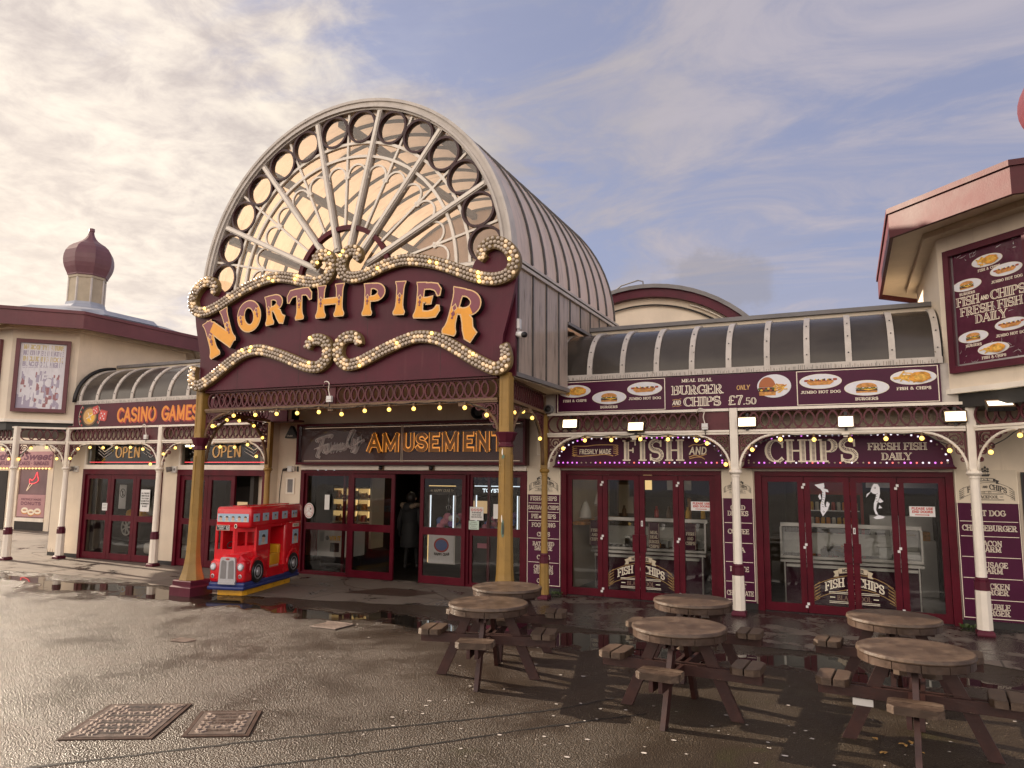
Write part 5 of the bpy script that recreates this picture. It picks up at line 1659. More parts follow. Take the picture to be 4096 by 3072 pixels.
# ================================================================== family amusement arcade (under the hall)
arc_b = thing('amusement_arcade', 'cream amusement arcade front with sliding maroon doors under the entrance hall', 'arcade', (-7.7, WY, 0))
m = MB(F)
m.box(-11.6, -10.31, 0, 3.39, -.12, 0, CREAM); m.box(-10.31, -5.2, 2.10, 3.39, -.12, 0, CREAM)
m.box(-10.30, -5.21, 2.105, 2.19, .001, .03, CREAMP)
m.box(-10.975, -10.945, 0, 3.38, .001, .275, CREAM); m.box(-10.94, -10.31, 0, .08, .001, .012, BLACK)
m.build('wall', arc_b)
m = MB(F)
m.box(-10.31, -10.22, 0, 2.09, -.10, .02, MARFR); m.box(-5.29, -5.2, 0, 2.09, -.10, .02, MARFR); m.box(-10.22, -5.29, 2.03, 2.09, -.10, .018, MARFR)
for x in (-9.06, -6.44): m.box(x, x + .07, 0.0, 2.03, -.09, .012, MARFR)
m.box(-10.22, -9.06, 0, .05, -.09, .01, MARFR); m.box(-6.37, -5.29, 0, .05, -.09, .01, MARFR)
m.build('door_frame', arc_b)
door_leaf(arc_b, F, -10.21, -9.07, .05, 2.03, (.89, 1.03), .05, .03, -.02, .04, MARFR, nm='fixed_window')
door_leaf(arc_b, F, -6.36, -5.30, .05, 2.03, (.92, 1.06), .05, .03, -.02, .04, MARFR, nm='fixed_window')
door_leaf(arc_b, F, -9.0, -7.97, .015, 2.02, (.905, 1.045), .075, .14, .055, .04, MARFR, nm='sliding_door')
door_leaf(arc_b, F, -7.39, -6.42, .015, 2.02, (.905, 1.045), .075, .14, .055, .04, MARFR, nm='sliding_door')
m = MB(F)
for x in (-9.28, -6.03): m.box(x, x + .05, .05, 2.03, -.12, -.07, MARFR)
m.build('inner_mullion', arc_b)
FAm = FY(11.88)
asg = thing('arcade_sign', 'long glazed maroon box sign reading Family AMUSEMENT over the sliding doors', 'sign', (-7.7, 11.88, 2.6))
m = MB(FAm)
m.box(-10.29, -5.16, 2.20, 3.03, -.21, -.10, SIGNBK)
m.build('back_panel', asg)
m = MB(FAm)
for q in ((-10.29, -5.16, 2.98, 3.03), (-10.29, -5.16, 2.20, 2.25)): m.box(*q, -.0995, .0, MARFR)
m.box(-10.29, -10.25, 2.25, 2.98, -.0995, 0, MARFR); m.box(-5.20, -5.16, 2.25, 2.98, -.0995, 0, MARFR)
m.build('frame', asg)
m = MB(FAm)
m.box(-10.15, -5.3, 2.278, 2.284, -.0995, -.09, NEON_P); m.box(-10.15, -5.3, 2.945, 2.950, -.0995, -.09, NEON_P); m.box(-7.755, -7.748, 2.26, 2.97, -.03, -.012, CREAMT); m.box(-7.725, -7.72, 2.26, 2.97, -.03, -.012, CREAMT)
m.build('neon_border', asg)
AM = [('A', -8.56, -8.23), ('M', -8.23, -7.79), ('U', -7.76, -7.46), ('S', -7.44, -7.19), ('E', -7.16, -6.93), ('M', -6.89, -6.50), ('E', -6.43, -6.21), ('N', -6.17, -5.86), ('T', -5.82, -5.58)]
OCH = paint('ochre_letter', (.46, .19, .012), .4, .12, 4, .1)
LITO = glow('lit_orange_edge', (1.0, .36, .04), .30, (.75, .33, .06))
for ch, a, b in AM:
    m = MB(FAm)
    sans(m, ch, (a + b) / 2, 2.445, .37, LITO, w=(b - a) * .93, weight=.255, z=-.045, depth=.05, side=OCH)
    sans(m, ch, (a + b) / 2, 2.445, .37, OCH, w=(b - a) * .93, weight=.175, z=-.040)
    m.build('letter', asg)
SCRIPT = [[(-9.50, 2.74), (-9.46, 2.79), (-9.58, 2.78), (-9.76, 2.74), (-9.82, 2.70), (-9.78, 2.66)], [(-9.66, 2.76), (-9.70, 2.62), (-9.76, 2.48), (-9.79, 2.38), (-9.74, 2.35)], [(-9.84, 2.52), (-9.72, 2.56), (-9.60, 2.60)],
          [(-9.50, 2.60), (-9.58, 2.60), (-9.64, 2.50), (-9.60, 2.44), (-9.53, 2.48), (-9.49, 2.60), (-9.50, 2.48), (-9.45, 2.46)], [(-9.44, 2.47), (-9.40, 2.60), (-9.41, 2.48), (-9.33, 2.60), (-9.33, 2.49), (-9.25, 2.61), (-9.25, 2.49), (-9.19, 2.52)],
          [(-9.17, 2.64), (-9.18, 2.52), (-9.12, 2.52), (-9.05, 2.62)], [(-9.06, 2.60), (-8.96, 2.78), (-8.91, 2.87), (-8.95, 2.87), (-9.02, 2.70), (-9.02, 2.56), (-8.95, 2.56)], [(-8.90, 2.72), (-8.91, 2.60), (-8.84, 2.60), (-8.76, 2.74), (-8.80, 2.58), (-8.86, 2.46), (-8.92, 2.47), (-8.86, 2.56), (-8.66, 2.70)]]
m = MB(FAm)
for k, st in enumerate(SCRIPT):
    for dx in (-.018, .018): m.tube([(p[0] + dx, p[1] + dx * .3, -.045 + k * .002) for p in catmull(st, 6)], .0075, TUBEOFF, 5)
    m.ribbon(catmull(st, 6), .060, -.0, -.098 + .0004 * k, SCRBK)
m.build('script_lettering', asg)
m = MB(FAm); m.add([(-10.25, 2.25, -.006), (-5.20, 2.25, -.006), (-5.20, 2.98, -.006), (-10.25, 2.98, -.006)], [(0, 1, 2, 3)], SIGNGL); m.build('front_glass', asg)

# small things on the arcade front
m = MB(F)
m.poly([(-10.73, 2.775), (-10.72, 2.76), (-10.43, 2.76), (-10.415, 2.775), (-10.55, 3.0), (-10.575, 3.015), (-10.60, 3.0)], .075, BLACK)
m.prism([(-10.73, 2.775), (-10.72, 2.76), (-10.43, 2.76), (-10.415, 2.775), (-10.55, 3.0), (-10.575, 3.015), (-10.60, 3.0)], .001, .0735, BLACK)
al = thing('alarm_box', 'dark triangular alarm box high on the cream wall beside the arcade sign', 'alarm box', (-10.57, 12.1, 2.8))
m.build('case', al)
lower('lettering', 'Chubb', al, F, -10.60, 2.79, .035, CREAMT, w=.16, bold=.01, z=.077)
t = thing('power_socket', 'white weatherproof socket with black plug and trailing cable on cream wall', 'socket', (-10.6, 12.1, 2.1))
m = MB(F); m.box(-10.64, -10.52, 2.06, 2.18, .001, .06, WHITE); m.box(-10.515, -10.46, 2.075, 2.17, .001, .05, GREYW); m.build('case', t)
m = MB(F); m.tube([(-10.65, 2.11, .05), (-10.74, 2.10, .06), (-10.78, 2.07, .04)], [.03, .028, .012], BLACK, 7); m.tube(catmull([(-10.78, 2.07, .04), (-10.83, 1.9, .015), (-10.86, 1.5, .012), (-10.83, 1.1, .012), (-10.86, .7, .012), (-10.80, .1, .012)], 6), .007, BLACK, 5); m.build('plug', t)
t = thing('hatch_cover', 'small white framed grey hatch in the cream wall left of the arcade doors', 'hatch', (-10.58, 12.1, 1.77))
m = MB(F); m.box(-10.69, -10.65, 1.60, 1.93, .001, .02, CREAMP); m.box(-10.51, -10.47, 1.60, 1.93, .001, .02, CREAMP); m.box(-10.65, -10.51, 1.90, 1.93, .001, .02, CREAMP); m.box(-10.65, -10.51, 1.60, 1.63, .001, .02, CREAMP); m.build('frame', t)
m = MB(F); m.box(-10.649, -10.511, 1.631, 1.899, .001, .008, GREYM); m.build('panel', t)
m = MB(F); m.box(-10.42, -10.385, 2.06, 2.17, .001, .02, DARK); tag(m.build('key_switch'), 'small dark key switch between white socket and arcade door frame', 'switch')
for x, lab in ((-8.30, 'small dark door sensor above the left sliding door'), (-7.16, 'small dark door sensor above the right sliding door')):
    t = thing('door_sensor', lab, 'sensor', (x, 12.05, 2.15), 'sensors over the sliding doors')
    m = MB(F); m.box(x - .06, x + .06, 2.10, 2.19, .031, .05, BRONZE); m.build('bracket', t)
    m = MB(F); m.ball((x, 2.145, .065), .042, BLACK, 10, 6); m.build('housing', t)
# notices on the arcade glass
GA = FY(12.1 + .005)
for (x0, x1, z0, z1, lab) in ((-9.68, -9.56, 1.30, 1.60, 'blank pale sheet taped on the left arcade window'), (-5.87, -5.70, 1.24, 1.50, 'blank pale sheet beside the gold column on the arcade window')):
    m = MB(GA); m.box(x0, x1, z0, z1, .002, .006, WHITE); tag(m.build('paper_sheet'), lab, 'paper', 'sheets of paper on the arcade windows')
t = thing('wall_notice', 'white rules notice with red symbols on the right arcade window', 'notice', (-6.2, 12.1, 1.3))
m = MB(GA); m.box(-6.35, -6.07, 1.20, 1.44, .002, .006, WHITE); m.build('card', t)
m = MB(GA)
for i in range(4): m.ribbon(arc(-6.30 + .06 * i, 1.385, .022, .022, 0, 360, 12)[:-1], .007, 0, .0075, REDT, closed=True); m.ribbon([(-6.315 + .06 * i, 1.40), (-6.285 + .06 * i, 1.37)], .006, 0, .0078, REDT)
for z, w, s in ((1.325, 'NO SKATEBOARDS', .19), (1.285, 'ROLLER BLADES', .18), (1.245, 'BIKES OR SCOOTERS', .21)): sans(m, w, -6.21, z, .024, INKT, w=s, weight=.16, z=.0072)
m.build('lettering', t)
t = thing('alcohol_notice', 'pale green typed notice just below the rules notice', 'notice', (-6.3, 12.1, 1.1))
m = MB(GA); m.box(-6.38, -6.16, 1.03, 1.19, .002, .006, flat('pale_green_card', (.50, .62, .54), .5)); m.build('card', t)
for z, w in ((1.155, 'It is illegal to'), (1.12, 'bring or consume'), (1.085, 'alcohol on'), (1.05, 'these premises')): lower('lettering', w, t, GA, -6.27, z, .016, INKT, bold=.02, z=.0072)
t = thing('round_sticker', 'round red and white emergency sticker on the leftmost arcade pane', 'sticker', (-10.08, 12.1, 1.28))
m = MB(GA); m.disc(-10.07, 1.27, .006, .125, .155, WHITE, 28, .002); m.build('disc', t)
m = MB(GA)
m.ribbon(arc(-10.07, 1.27, .105, .13, 0, 360, 24)[:-1], .012, 0, .0068, REDP, closed=True); m.ribbon(arc(-10.07, 1.27, .075, .095, 0, 360, 24)[:-1], .005, 0, .0068, REDP, closed=True)
for a in (90, 210, 330): m.ribbon([(-10.07, 1.27), (-10.07 + .075 * cos(radians(a)), 1.27 + .095 * sin(radians(a)))], .006, 0, .007, REDP)
m.box(-10.045, -10.02, 1.29, 1.33, .0062, .0072, INKT)
m.build('print', t)

# ================================================================== casino arcade (left wing)
WL = 11.82
FL = FY(WL)
cas = thing('casino_arcade', 'casino games wing with maroon folding doors, OPEN neon windows and ribbed dark awning', 'arcade', (-13.8, WL, 0))
m = MB(FL)
m.box(-17.77, -16.66, 0.09, 3.4, -.25, 0, CREAM); m.box(-16.66, -14.0, 2.67, 3.4, -.12, 0, CREAM); m.box(-14.0, -13.53, 0.0, 3.4, -.12, 0, CREAM); m.box(-13.53, -10.98, 2.67, 3.4, -.12, 0, CREAM)
m.box(-17.77, -16.66, 0, .09, -.25, .0, BLACK); m.box(-14.0, -13.53, 0, .09, .001, .012, BLACK)
for a, b in ((-16.66, -14.0), (-13.53, -10.98)):
    m.box(a, b, 2.09, 2.19, -.10, .012, CREAMP); m.box(a, a + .05, 2.19, 2.67, -.10, .012, CREAMP)
m.box(-16.9, -10.05, 3.06, 3.10, .002, .33, MARCAST)
m.box(-16.9, -10.2, 3.10, 3.70, .0, .05, DARK)
m.build('wall', cas)
for i in range(14):
    x = -17.76 + i * .03
    m = MB(FL); m.poly([(x, .09), (x + .02, .09), (x + .012, .09 + RND.uniform(.05, .2))], .003, BRONZE)
    m.v and m.build('peeling_render', cas) if i % 3 == 0 else None
m = MB(FL)
for a, b in ((-16.66, -14.0), (-13.53, -10.98)):
    m.box(a, a + .09, 0, 2.088, -.10, .03, MARFR); m.box(b - .09, b, 0, 2.088, -.10, .03, MARFR); m.box(a + .09, b - .09, 1.965, 2.088, -.10, .028, MARFR)
m.build('door_frame', cas)
for sp in ([-16.57, -15.70, -14.85, -14.09], [-13.44, -12.62, -11.85]):
    for a, b in zip(sp[:-1], sp[1:]): door_leaf(cas, FL, a + .004, b - .004, .015, 1.962, (.90, 1.03), .10, .15, -.005, .05, MARFR)
for (a, b) in ((-16.61, -14.0), (-13.48, -10.98)):
    m = MB(FL); m.add([(a, 2.19, -.03), (b, 2.19, -.03), (b, 2.67, -.03), (a, 2.67, -.03)], [(0, 1, 2, 3)], GLASS); m.build('transom_pane', cas)
awning(cas, -16.62, -10.16, [-16.52 + .585 * i for i in range(11)])
parapet(cas, -16.8, -10.16)
bay(cas, FP, -16.85, -13.75, CREAMP, MARCAST, plate=(-14.35, -13.83)); bay(cas, FP, -13.75, -10.66, CREAMP, MARCAST)
frl = frame((-17.6, 10.75, 0), (1, 1))
bay(cas, frl, .0, 1.06, CREAMP, MARCAST, arcw=.44)
m = MB(FP); m.box(-16.8, -10.2, 3.062, 3.62, -.10, -.035, CREAMP); m.build('fascia_band', cas)
bay(cas, FY(10.75), -20.6, -17.6, CREAMP, MARCAST)
post(-13.75, PY, CREAMP, 'cream post with maroon band before the casino doors')
post(-16.85, PY, CREAMP, 'cream post with maroon band at the casino wall corner with peeling render')
post(-17.6, 10.75, CREAMP, 'cream post at the left edge, nearest corner of the left pavilion')
for i, (a, b) in enumerate(((-16.61, -14.0), (-13.48, -10.98))):
    t = thing('open_neon', ('OPEN neon with chevrons in the transom over the left casino doors', 'OPEN neon with chevrons in the transom behind the left gold column')[i], 'neon sign', ((a + b) / 2, WL, 2.4), 'OPEN neons over the casino doors')
    FO = FY(WL + .03)
    c = (a + b) / 2 + .07
    m = MB(FO)
    x = c - .40
    for ch in 'OPEN':
        gw, st = GL[ch]
        for kind, pts, fl in st:
            if kind == 'b': continue
            for dx in (-.012, .012): m.tube([(x + p[0] * .26 + dx, 2.36 + p[1] * .24 + dx * .4, .012) for p in pts], .0065, NEON_D, 5)
        x += (gw + .07) * .26
    m.build('letters', t)
    m = MB(FO)
    for s in (-1, 1):
        for k in range(3):
            m.tube([(c + s * .52 - s * .0, 2.62 - k * .07, .012), (c + s * .78, 2.50 - k * .07, .012), (c + s * 1.0, 2.62 - k * .07, .012)], .0065, TUBEOFF if k else NEON_P, 5)
    m.build('chevrons', t)
    m = MB(FO); m.box(a + .1, b - .1, 2.245, 2.256, .003, .012, NEON_R); m.build('red_tube', t)
FC = FY(11.46)
csg = thing('casino_sign', 'maroon CASINO GAMES sign with roulette wheel and red dice', 'sign', (-13.5, 11.46, 3.3))
m = MB(FC); m.box(-16.68, -10.2, 3.064, 3.60, -.03, 0, MAROON); m.build('panel', csg)
for wd, a, b in (('CASINO', -15.17, -13.93), ('GAMES', -13.74, -12.64)):
    m = MB(FC)
    sans(m, wd, (a + b) / 2 + .03, 3.125, .34, REDP, w=b - a, weight=.19, z=.002, track=.07, zstep=.0002)
    sans(m, wd, (a + b) / 2, 3.152, .335, ORANGE, w=b - a, weight=.165, z=.0055, track=.07, zstep=.0002)
    m.build('lettering', csg)
m = MB(FC); sans(m, '£500 CASH', -10.95, 3.25, .15, CREAMT, w=1.15, weight=.2, z=.004, track=.1); m.build('lettering', csg)
cx, cz = -16.12, 3.31
m = MB(FC)
m.poly([(cx + .40 * cos(a_), max(3.07, min(3.595, cz + .40 * sin(a_)))) for a_ in [2 * pi * i / 40 for i in range(40)]], .002, BLACK)
for i in range(37):
    a_ = 2 * pi * i / 37
    for r, w_, mt in ((.33, .05, (REDP, BLACK)[i % 2]), (.37, .010, CREAMT)):
        p, q = (cx + r * cos(a_), cz + r * sin(a_)), (cx + r * cos(a_ + .15), cz + r * sin(a_ + .15))
        if 3.08 < p[1] < 3.58 and 3.08 < q[1] < 3.58: m.ribbon([p, q], w_, 0, .003 + .0002 * (i % 2), mt)
m.disc(cx, cz, .004, .255, .225, BRONZE, 32); m.disc(cx, cz, .0045, .215, .185, GOLDT, 32); m.disc(cx + .04, cz - .03, .0048, .13, .11, CHEESE, 24); m.disc(cx, cz, .005, .06, .05, GOLDT, 14)
for a_ in (30, 120, 210, 300): m.ribbon([(cx, cz), (cx + .13 * cos(radians(a_)), cz + .11 * sin(radians(a_)))], .02, 0, .0055, CREAMT)
m.build('roulette_picture', csg)
m = MB(FC)
for (dx, dz, s, rt_, n_) in ((.19, .13, .17, .25, 6), (.45, .0, .22, -.15, 5)):
    c_, s_ = cos(rt_), sin(rt_)
    T = lambda x, y: (cx + dx + (x * c_ - y * s_) * s, cz + dz + (x * s_ + y * c_) * s)
    m.poly([T(-.5, -.5), T(.5, -.5), T(.68, -.3), T(.68, .6), T(-.4, .66), T(-.5, .5)], .006, REDP)
    m.poly([T(-.5, -.5), T(.5, -.5), T(.5, .5), T(-.5, .5)], .0066, flat('dice_face', (.60, .06, .05), .35) if 'dice_face' not in MATS else MATS['dice_face'])
    for q in ((-.25, .25), (.25, .25), (-.25, -.25), (.25, -.25), (0, 0)):
        p = T(*q); m.disc(p[0], p[1], .0072, .085 * s, .085 * s, PLATE, 8)
m.build('dice_picture', csg)
t = thing('age_notice', 'white notice about accompanied children on the third casino door', 'notice', (-14.5, WL, 1.35))
FN = FY(WL + .003)
m = MB(FN); m.box(-14.66, -14.37, 1.14, 1.63, .001, .006, WHITE); m.build('card', t)
m = MB(FN)
for k, w in enumerate(('ALL CHILDREN', 'UNDER THE AGE', 'OF 16 YEARS', 'OLD NEED TO BE', 'ACCOMPANIED BY', 'AN ADULT')): sans(m, w, -14.515, 1.53 - .058 * k, .036, INKT, w=min(.25, .021 * len(w)), weight=.2, z=.0075)
m.build('lettering', t)
for (x0, z0, lab) in ((-15.93, 1.13, 'small pale notice low on the first casino door'),):
    m = MB(FN); m.box(x0, x0 + .17, z0, z0 + .17, .001, .006, WHITE)
    for k in range(4): m.box(x0 + .02, x0 + .15, z0 + .03 + .035 * k, z0 + .038 + .035 * k, .0062, .0072, INKT)
    tag(m.build('small_notice'), lab, 'notice')

# ================================================================== corner pavilions
FASD = paint('maroon_fascia_dark', (.145, .050, .058), .5, .15, 1.5, .25, (.2, .12, .12), .05, 30)


def pavilion(name, label, sx, cx, fas, dome, posters):
    """square pavilion with chamfered corners; sx = +1 opens its chamfer to the right"""
    yc, hy, hx, ch = 13.1, 2.55, 2.35, .98
    dx = posters or cx
    t = thing(name, label, 'pavilion', (cx, yc, 3.18), 'corner pavilions with onion domes')
    def octo(g): return [(cx + s1 * (hx + g) if k else cx + s1 * (hx + g - ch - g * .41), yc + s2 * (hy + g - ch - g * .41) if k else yc + s2 * (hy + g)) for s1, s2, k in ((1, -1, 0), (1, -1, 1), (1, 1, 1), (1, 1, 0), (-1, 1, 0), (-1, 1, 1), (-1, -1, 1), (-1, -1, 0))]
    m = MB(); m.prism(octo(0), 3.18, 5.45, CREAM, smooth=False); m.build('wall', t)
    m = MB(); m.prism(octo(.03), 3.165, 3.235, CREAMP); m.prism(octo(-.06), 2.98, 3.164, BLACK)
    for a, b in zip(octo(.004), octo(.004)[1:] + octo(.004)[:1]):
        u = Vector(b) - Vector(a); L = u.length; fr = frame((a[0], a[1], 0), u)
        mm = MB(fr); 
    m.build('base_trim', t)
    m = MB(); m.prism(octo(.16), 5.36, 5.44, CREAM); m.prism(octo(.56), 5.442, 5.47, CREAM); m.build('soffit', t)
    m = MB(); m.prism(octo(.60), 5.40, 5.76, fas) if False else None
    o0, o1 = octo(.60), octo(.55)
    for i in range(8):
        j = (i + 1) % 8
        m.add([(*o0[i], 5.36), (*o0[j], 5.36), (*o0[j], 5.70), (*o0[i], 5.70), (*o1[i], 5.36), (*o1[j], 5.36), (*o1[j], 5.70), (*o1[i], 5.70)], [(1, 0, 3, 2), (4, 5, 6, 7), (0, 1, 5, 4), (3, 7, 6, 2)], fas)
    m.prism(octo(.625), 5.702, 5.775, fas)
    m.build('fascia', t)
    m = MB()
    o0, o1, o2 = octo(.30), octo(-.55), octo(-1.75)
    for i in range(8):
        j = (i + 1) % 8
        m.add([(*o0[i], 5.78), (*o0[j], 5.78), (*o1[j], 6.10), (*o1[i], 6.10)], [(0, 1, 2, 3)], BLUEROOF)
    r = .78
    rg = [(cx + r * cos(pi / 8 + pi / 4 * i), yc + r * sin(pi / 8 + pi / 4 * i), 6.62) for i in range(8)]
    m.lathe([(2.1, 6.00), (1.95, 6.14), (.62, 6.44), (.50, 6.55), (.49, 6.62)], dx, yc, BLUEROOF, 8, pi / 8, False)
    m.build('roof', t)
    m = MB(); m.lathe([(.45, 6.35), (.45, 7.28), (.48, 7.30), (.48, 7.36)], dx, yc, CREAMG, 8, pi / 8, False)
    for i in range(8):
        a = pi / 8 + pi / 4 * i
        m.box(dx + .45 * cos(a) - .02, dx + .45 * cos(a) + .02, yc + .45 * sin(a) - .02, yc + .45 * sin(a) + .02, 6.4, 7.29, GREYW)
    m.build('lantern', t)
    m = MB()
    DP = [(.76, 7.50), (.80, 7.52), (.80, 7.56), (.85, 7.64), (.93, 7.78), (.98, 7.92), (1.0, 8.08), (.985, 8.24), (.93, 8.40), (.82, 8.55), (.66, 8.67), (.48, 8.76), (.33, 8.85), (.22, 8.95), (.145, 9.06), (.11, 9.16), (.105, 9.2)]
    m.lathe([(r * .64, 7.36 + (z - 7.5) * .78) for r, z in DP], dx, yc, dome, 8, pi / 8, False)
    d_ = m.build('dome', t)
    m = MB(); m.lathe([(.068, 8.685), (.08, 8.70), (.074, 8.76), (.078, 8.78), (.015, 8.80)], dx, yc, dome, 8, 0, False); m.build('finial', d_)
    return t, octo


CREAMG = paint('lantern_cream', (.42, .35, .25), .5, .15, 2, .3)
pr, oc = pavilion('corner_pavilion', 'right corner pavilion, pink lit fascia and big framed menu poster', -1, 3.64, FASCIA, DOME2, 3.32)
pl_, ocl = pavilion('corner_pavilion', 'left corner pavilion with dusky onion dome and faded poster', 1, -19.15, FASD, DOME, -18.97)


def poster_frame(name, label, o, u, w, zb, zt, draw, mt=MAROON):
    fr = frame(o, u)
    t = thing(name, label, 'poster', (o[0], o[1], zb))
    m = MB(fr); b = .085
    m.box(0, b, zb, zt, .005, .075, mt); m.box(w - b, w, zb, zt, .005, .075, mt); m.box(b, w - b, zt - b, zt, .005, .073, mt); m.box(b, w - b, zb, zb + b, .005, .073, mt)
    m.build('frame', t)
    draw(t, fr, b, w - b, zb + b, zt - b)
    return t


POSTP = paint('wrinkled_plum_poster', (.085, .016, .036), .18, .25, 3, .1, bump=.5, bs=5)


def draw_menu(t, fr, x0, x1, z0, z1):
    m = MB(fr); m.box(x0, x1, z0, z1, .006, .012, POSTP); m.build('print', t)
    m = MB(fr)
    for q in ((x0, x1, z0, z0 + .03), (x0, x0 + .02, z0 + .03, z1), (x1 - .02, x1, z0 + .03, z1)): m.box(*q, .0125, .02, STEEL)
    for k in range(46):       # creases in the plastic film
        x, z = RND.uniform(x0, x1), RND.choice([RND.uniform(z1 - .14, z1), RND.uniform(z0 + .60, z0 + .75), RND.uniform(z0, z0 + .35)])
        a = RND.uniform(0, pi); l = RND.uniform(.03, .12)
        P = [(x + l * t_ * cos(a) + RND.uniform(-.01, .01), z + l * t_ * sin(a) * .6 + RND.uniform(-.01, .01)) for t_ in (0, .3, .6, 1)]
        P = [(min(x1, max(x0, p[0])), min(z1, max(z0, p[1]))) for p in P]
        m.ribbon(P, [.001, .006, .004, .001], 0, .0132, STEEL)
    m.build('film', t)
    W_, H_ = x1 - x0, z1 - z0
    X = lambda f: x0 + f * W_
    Zz = lambda f: z1 - f * H_
    fp = fr @ Matrix.Translation((0, 0, .008))
    for kind, fx, fz in (('fish', .50, .12), ('burger', .20, .29), ('hotdog', .74, .24), ('burger', .24, .755), ('hotdog', .75, .705), ('fish', .50, .885)):
        m = MB(fp); plate(m, kind, X(fx), Zz(fz), W_ * .21, H_ * .052); m.build('food_picture', t)
    for tx, fx, fz, w in (('FISH & CHIPS', .52, .205, .30), ('BURGERS', .20, .375, .22), ('JUMBO HOT DOG', .74, .335, .40), ('BURGERS', .24, .84, .22), ('JUMBO HOT DOG', .75, .80, .40), ('FISH & CHIPS', .50, .965, .32)):
        m = MB(fp); text(m, tx, X(fx), Zz(fz), .036, CREAMT, w=w * W_, thick=.2, thin=.13, serif=.09, track=.1, z=.006); m.build('lettering', t)
    m = MB(fp)
    text(m, 'FISH', X(.20), Zz(.47), .125, CREAMT, w=.32 * W_, thick=.22, thin=.09, inline=POSTP, z=.006); text(m, 'CHIPS', X(.74), Zz(.47), .125, CREAMT, w=.45 * W_, thick=.22, thin=.09, inline=POSTP, z=.006)
    sans(m, 'AND', X(.435), Zz(.455), .06, CREAMT, w=.11 * W_, weight=.16, z=.006)
    text(m, 'FRESH FISH', X(.5), Zz(.56), .115, CREAMT, w=.83 * W_, thick=.22, thin=.09, inline=POSTP, z=.006); text(m, 'DAILY', X(.5), Zz(.645), .115, CREAMT, w=.42 * W_, thick=.22, thin=.09, inline=POSTP, z=.006)
    m.build('lettering', t)


poster_frame('menu_poster', 'tall maroon framed food menu poster with creased film on the right pavilion', (1.385, 11.445, 0), (1, -1), 1.18, 3.435, 5.135, draw_menu)
FADE = flat('faded_poster_white', (.72, .71, .75), .5)
FADB = flat('faded_poster_violet', (.40, .36, .46), .5)
FADY = flat('faded_poster_yellow', (.58, .48, .26), .5)
FADR = flat('faded_poster_red', (.34, .16, .17), .5)


def draw_faded(t, fr, x0, x1, z0, z1):
    m = MB(fr); m.box(x0, x1, z0, z1, .006, .012, FADE); m.build('print', t)
    m = MB(fr)
    W_, H_ = x1 - x0, z1 - z0
    for k, (w, fz) in enumerate((('MAGIC OF THE FUTURE', .10), ('NORTH PIER THEATRE', .19), ('INCLUDING ROCK', .28), ('BLACKPOOL NIGHT', .36))): 
        sans(m, w, (x0 + x1) / 2, z1 - fz * H_, .075 * H_, (FADY, FADB)[k % 2] if k != 1 else FADB, w=W_ * .86, weight=.2, z=.014, track=.03)
    R = random.Random(4)
    for k in range(95):
        x = x0 + W_ * R.uniform(.08, .92); z = z0 + H_ * R.betavariate(1.5, 1.6) * .60
        w, h = W_ * R.uniform(.01, .045), H_ * R.uniform(.01, .07)
        m.poly([(x - w, z - h), (x + w * R.uniform(.5, 1), z - h), (x + w, z + h * R.uniform(.3, 1)), (x - w * R.uniform(.3, 1), z + h)], .0135 + .00002 * k, R.choice([FADB, FADB, FADR, FADE]))
    m.poly([(x0, z0), (x0 + .5 * W_, z0), (x0 + .35 * W_, z0 + .06 * H_), (x0, z0 + .22 * H_)], .0132, FADB)
    m.ribbon(arc(x0 + .66 * W_, z0 + .40 * H_, .10 * W_, .07 * H_, 0, 360, 18)[:-1], .02, 0, .018, FADB, closed=True)
    for fz in (.62,): m.ribbon([(x0 + .08 * W_, z0 + fz * H_), (x0 + .9 * W_, z0 + (fz + .02) * H_)], .012, 0, .0182, FADB)
    for k in range(26):
        x = x0 + W_ * R.uniform(.05, .95); m.ribbon([(x, z0 + H_ * R.uniform(.45, .65)), (x + .01, z1 - H_ * R.uniform(.0, .12))], W_ * R.uniform(.008, .02), 0, .0195 + .00002 * k, FADE)
    m.build('faded_print', t)


poster_frame('faded_poster', 'weathered poster, violet and white remnants, framed on the left pavilion chamfer', (-17.66, 10.59, 0), (1, 1), 1.12, 3.40, 5.125, draw_faded, FASD)
poster_frame('blank_poster', 'blank cream panel in a dark frame cut by the left picture edge', (-19.35, 10.55, 0), (1, 0), 1.25, 3.40, 5.125, lambda t, fr, x0, x1, z0, z1: (lambda m: (m.box(x0, x1, z0, z1, .006, .012, CREAM2), m.build('panel', t)))(MB(fr)), FASD)

# ================================================================== arched hall behind
t = thing('arched_hall', 'low arched hall with maroon edged cream gable behind the chip shop', 'building', (-4.2, 18, 0))
FR = FY(18)
ax, az, ar = -4.5, 3.12, 3.53
m = MB(FR); m.prism([(ax + ar * cos(radians(a)), az + ar * sin(radians(a))) for a in range(0, 181, 6)] + [(ax - ar, 0), (ax + ar, 0)], -.3, 0, CREAM); m.build('gable', t)
m = MB(FR)
m.ribbon([(ax + (ar + .02) * cos(radians(a)), az + (ar + .02) * sin(radians(a))) for a in range(0, 181, 4)], .26, .001, .20, MAROON)
m.build('verge_board', t)
m = MB()
Q = [(ax + (ar + .20) * cos(radians(a)), az + (ar + .20) * sin(radians(a))) for a in range(0, 181, 5)]; n = len(Q)
m.add([(p[0], 17.72, p[1]) for p in Q] + [(p[0], 30, p[1]) for p in Q], [(i, i + 1, n + i + 1, n + i) for i in range(n - 1)], GREYM, True)
Q2 = [(ax + (ar + .10) * cos(radians(a)), az + (ar + .10) * sin(radians(a))) for a in range(0, 181, 5)]
m.add([(p[0], 17.72, p[1]) for p in Q] + [(p[0], 17.72, p[1]) for p in Q2], [(i, i + 1, n + i + 1, n + i) for i in range(n - 1)], GREYM)
m.build('roof', t)
m = MB(FR)
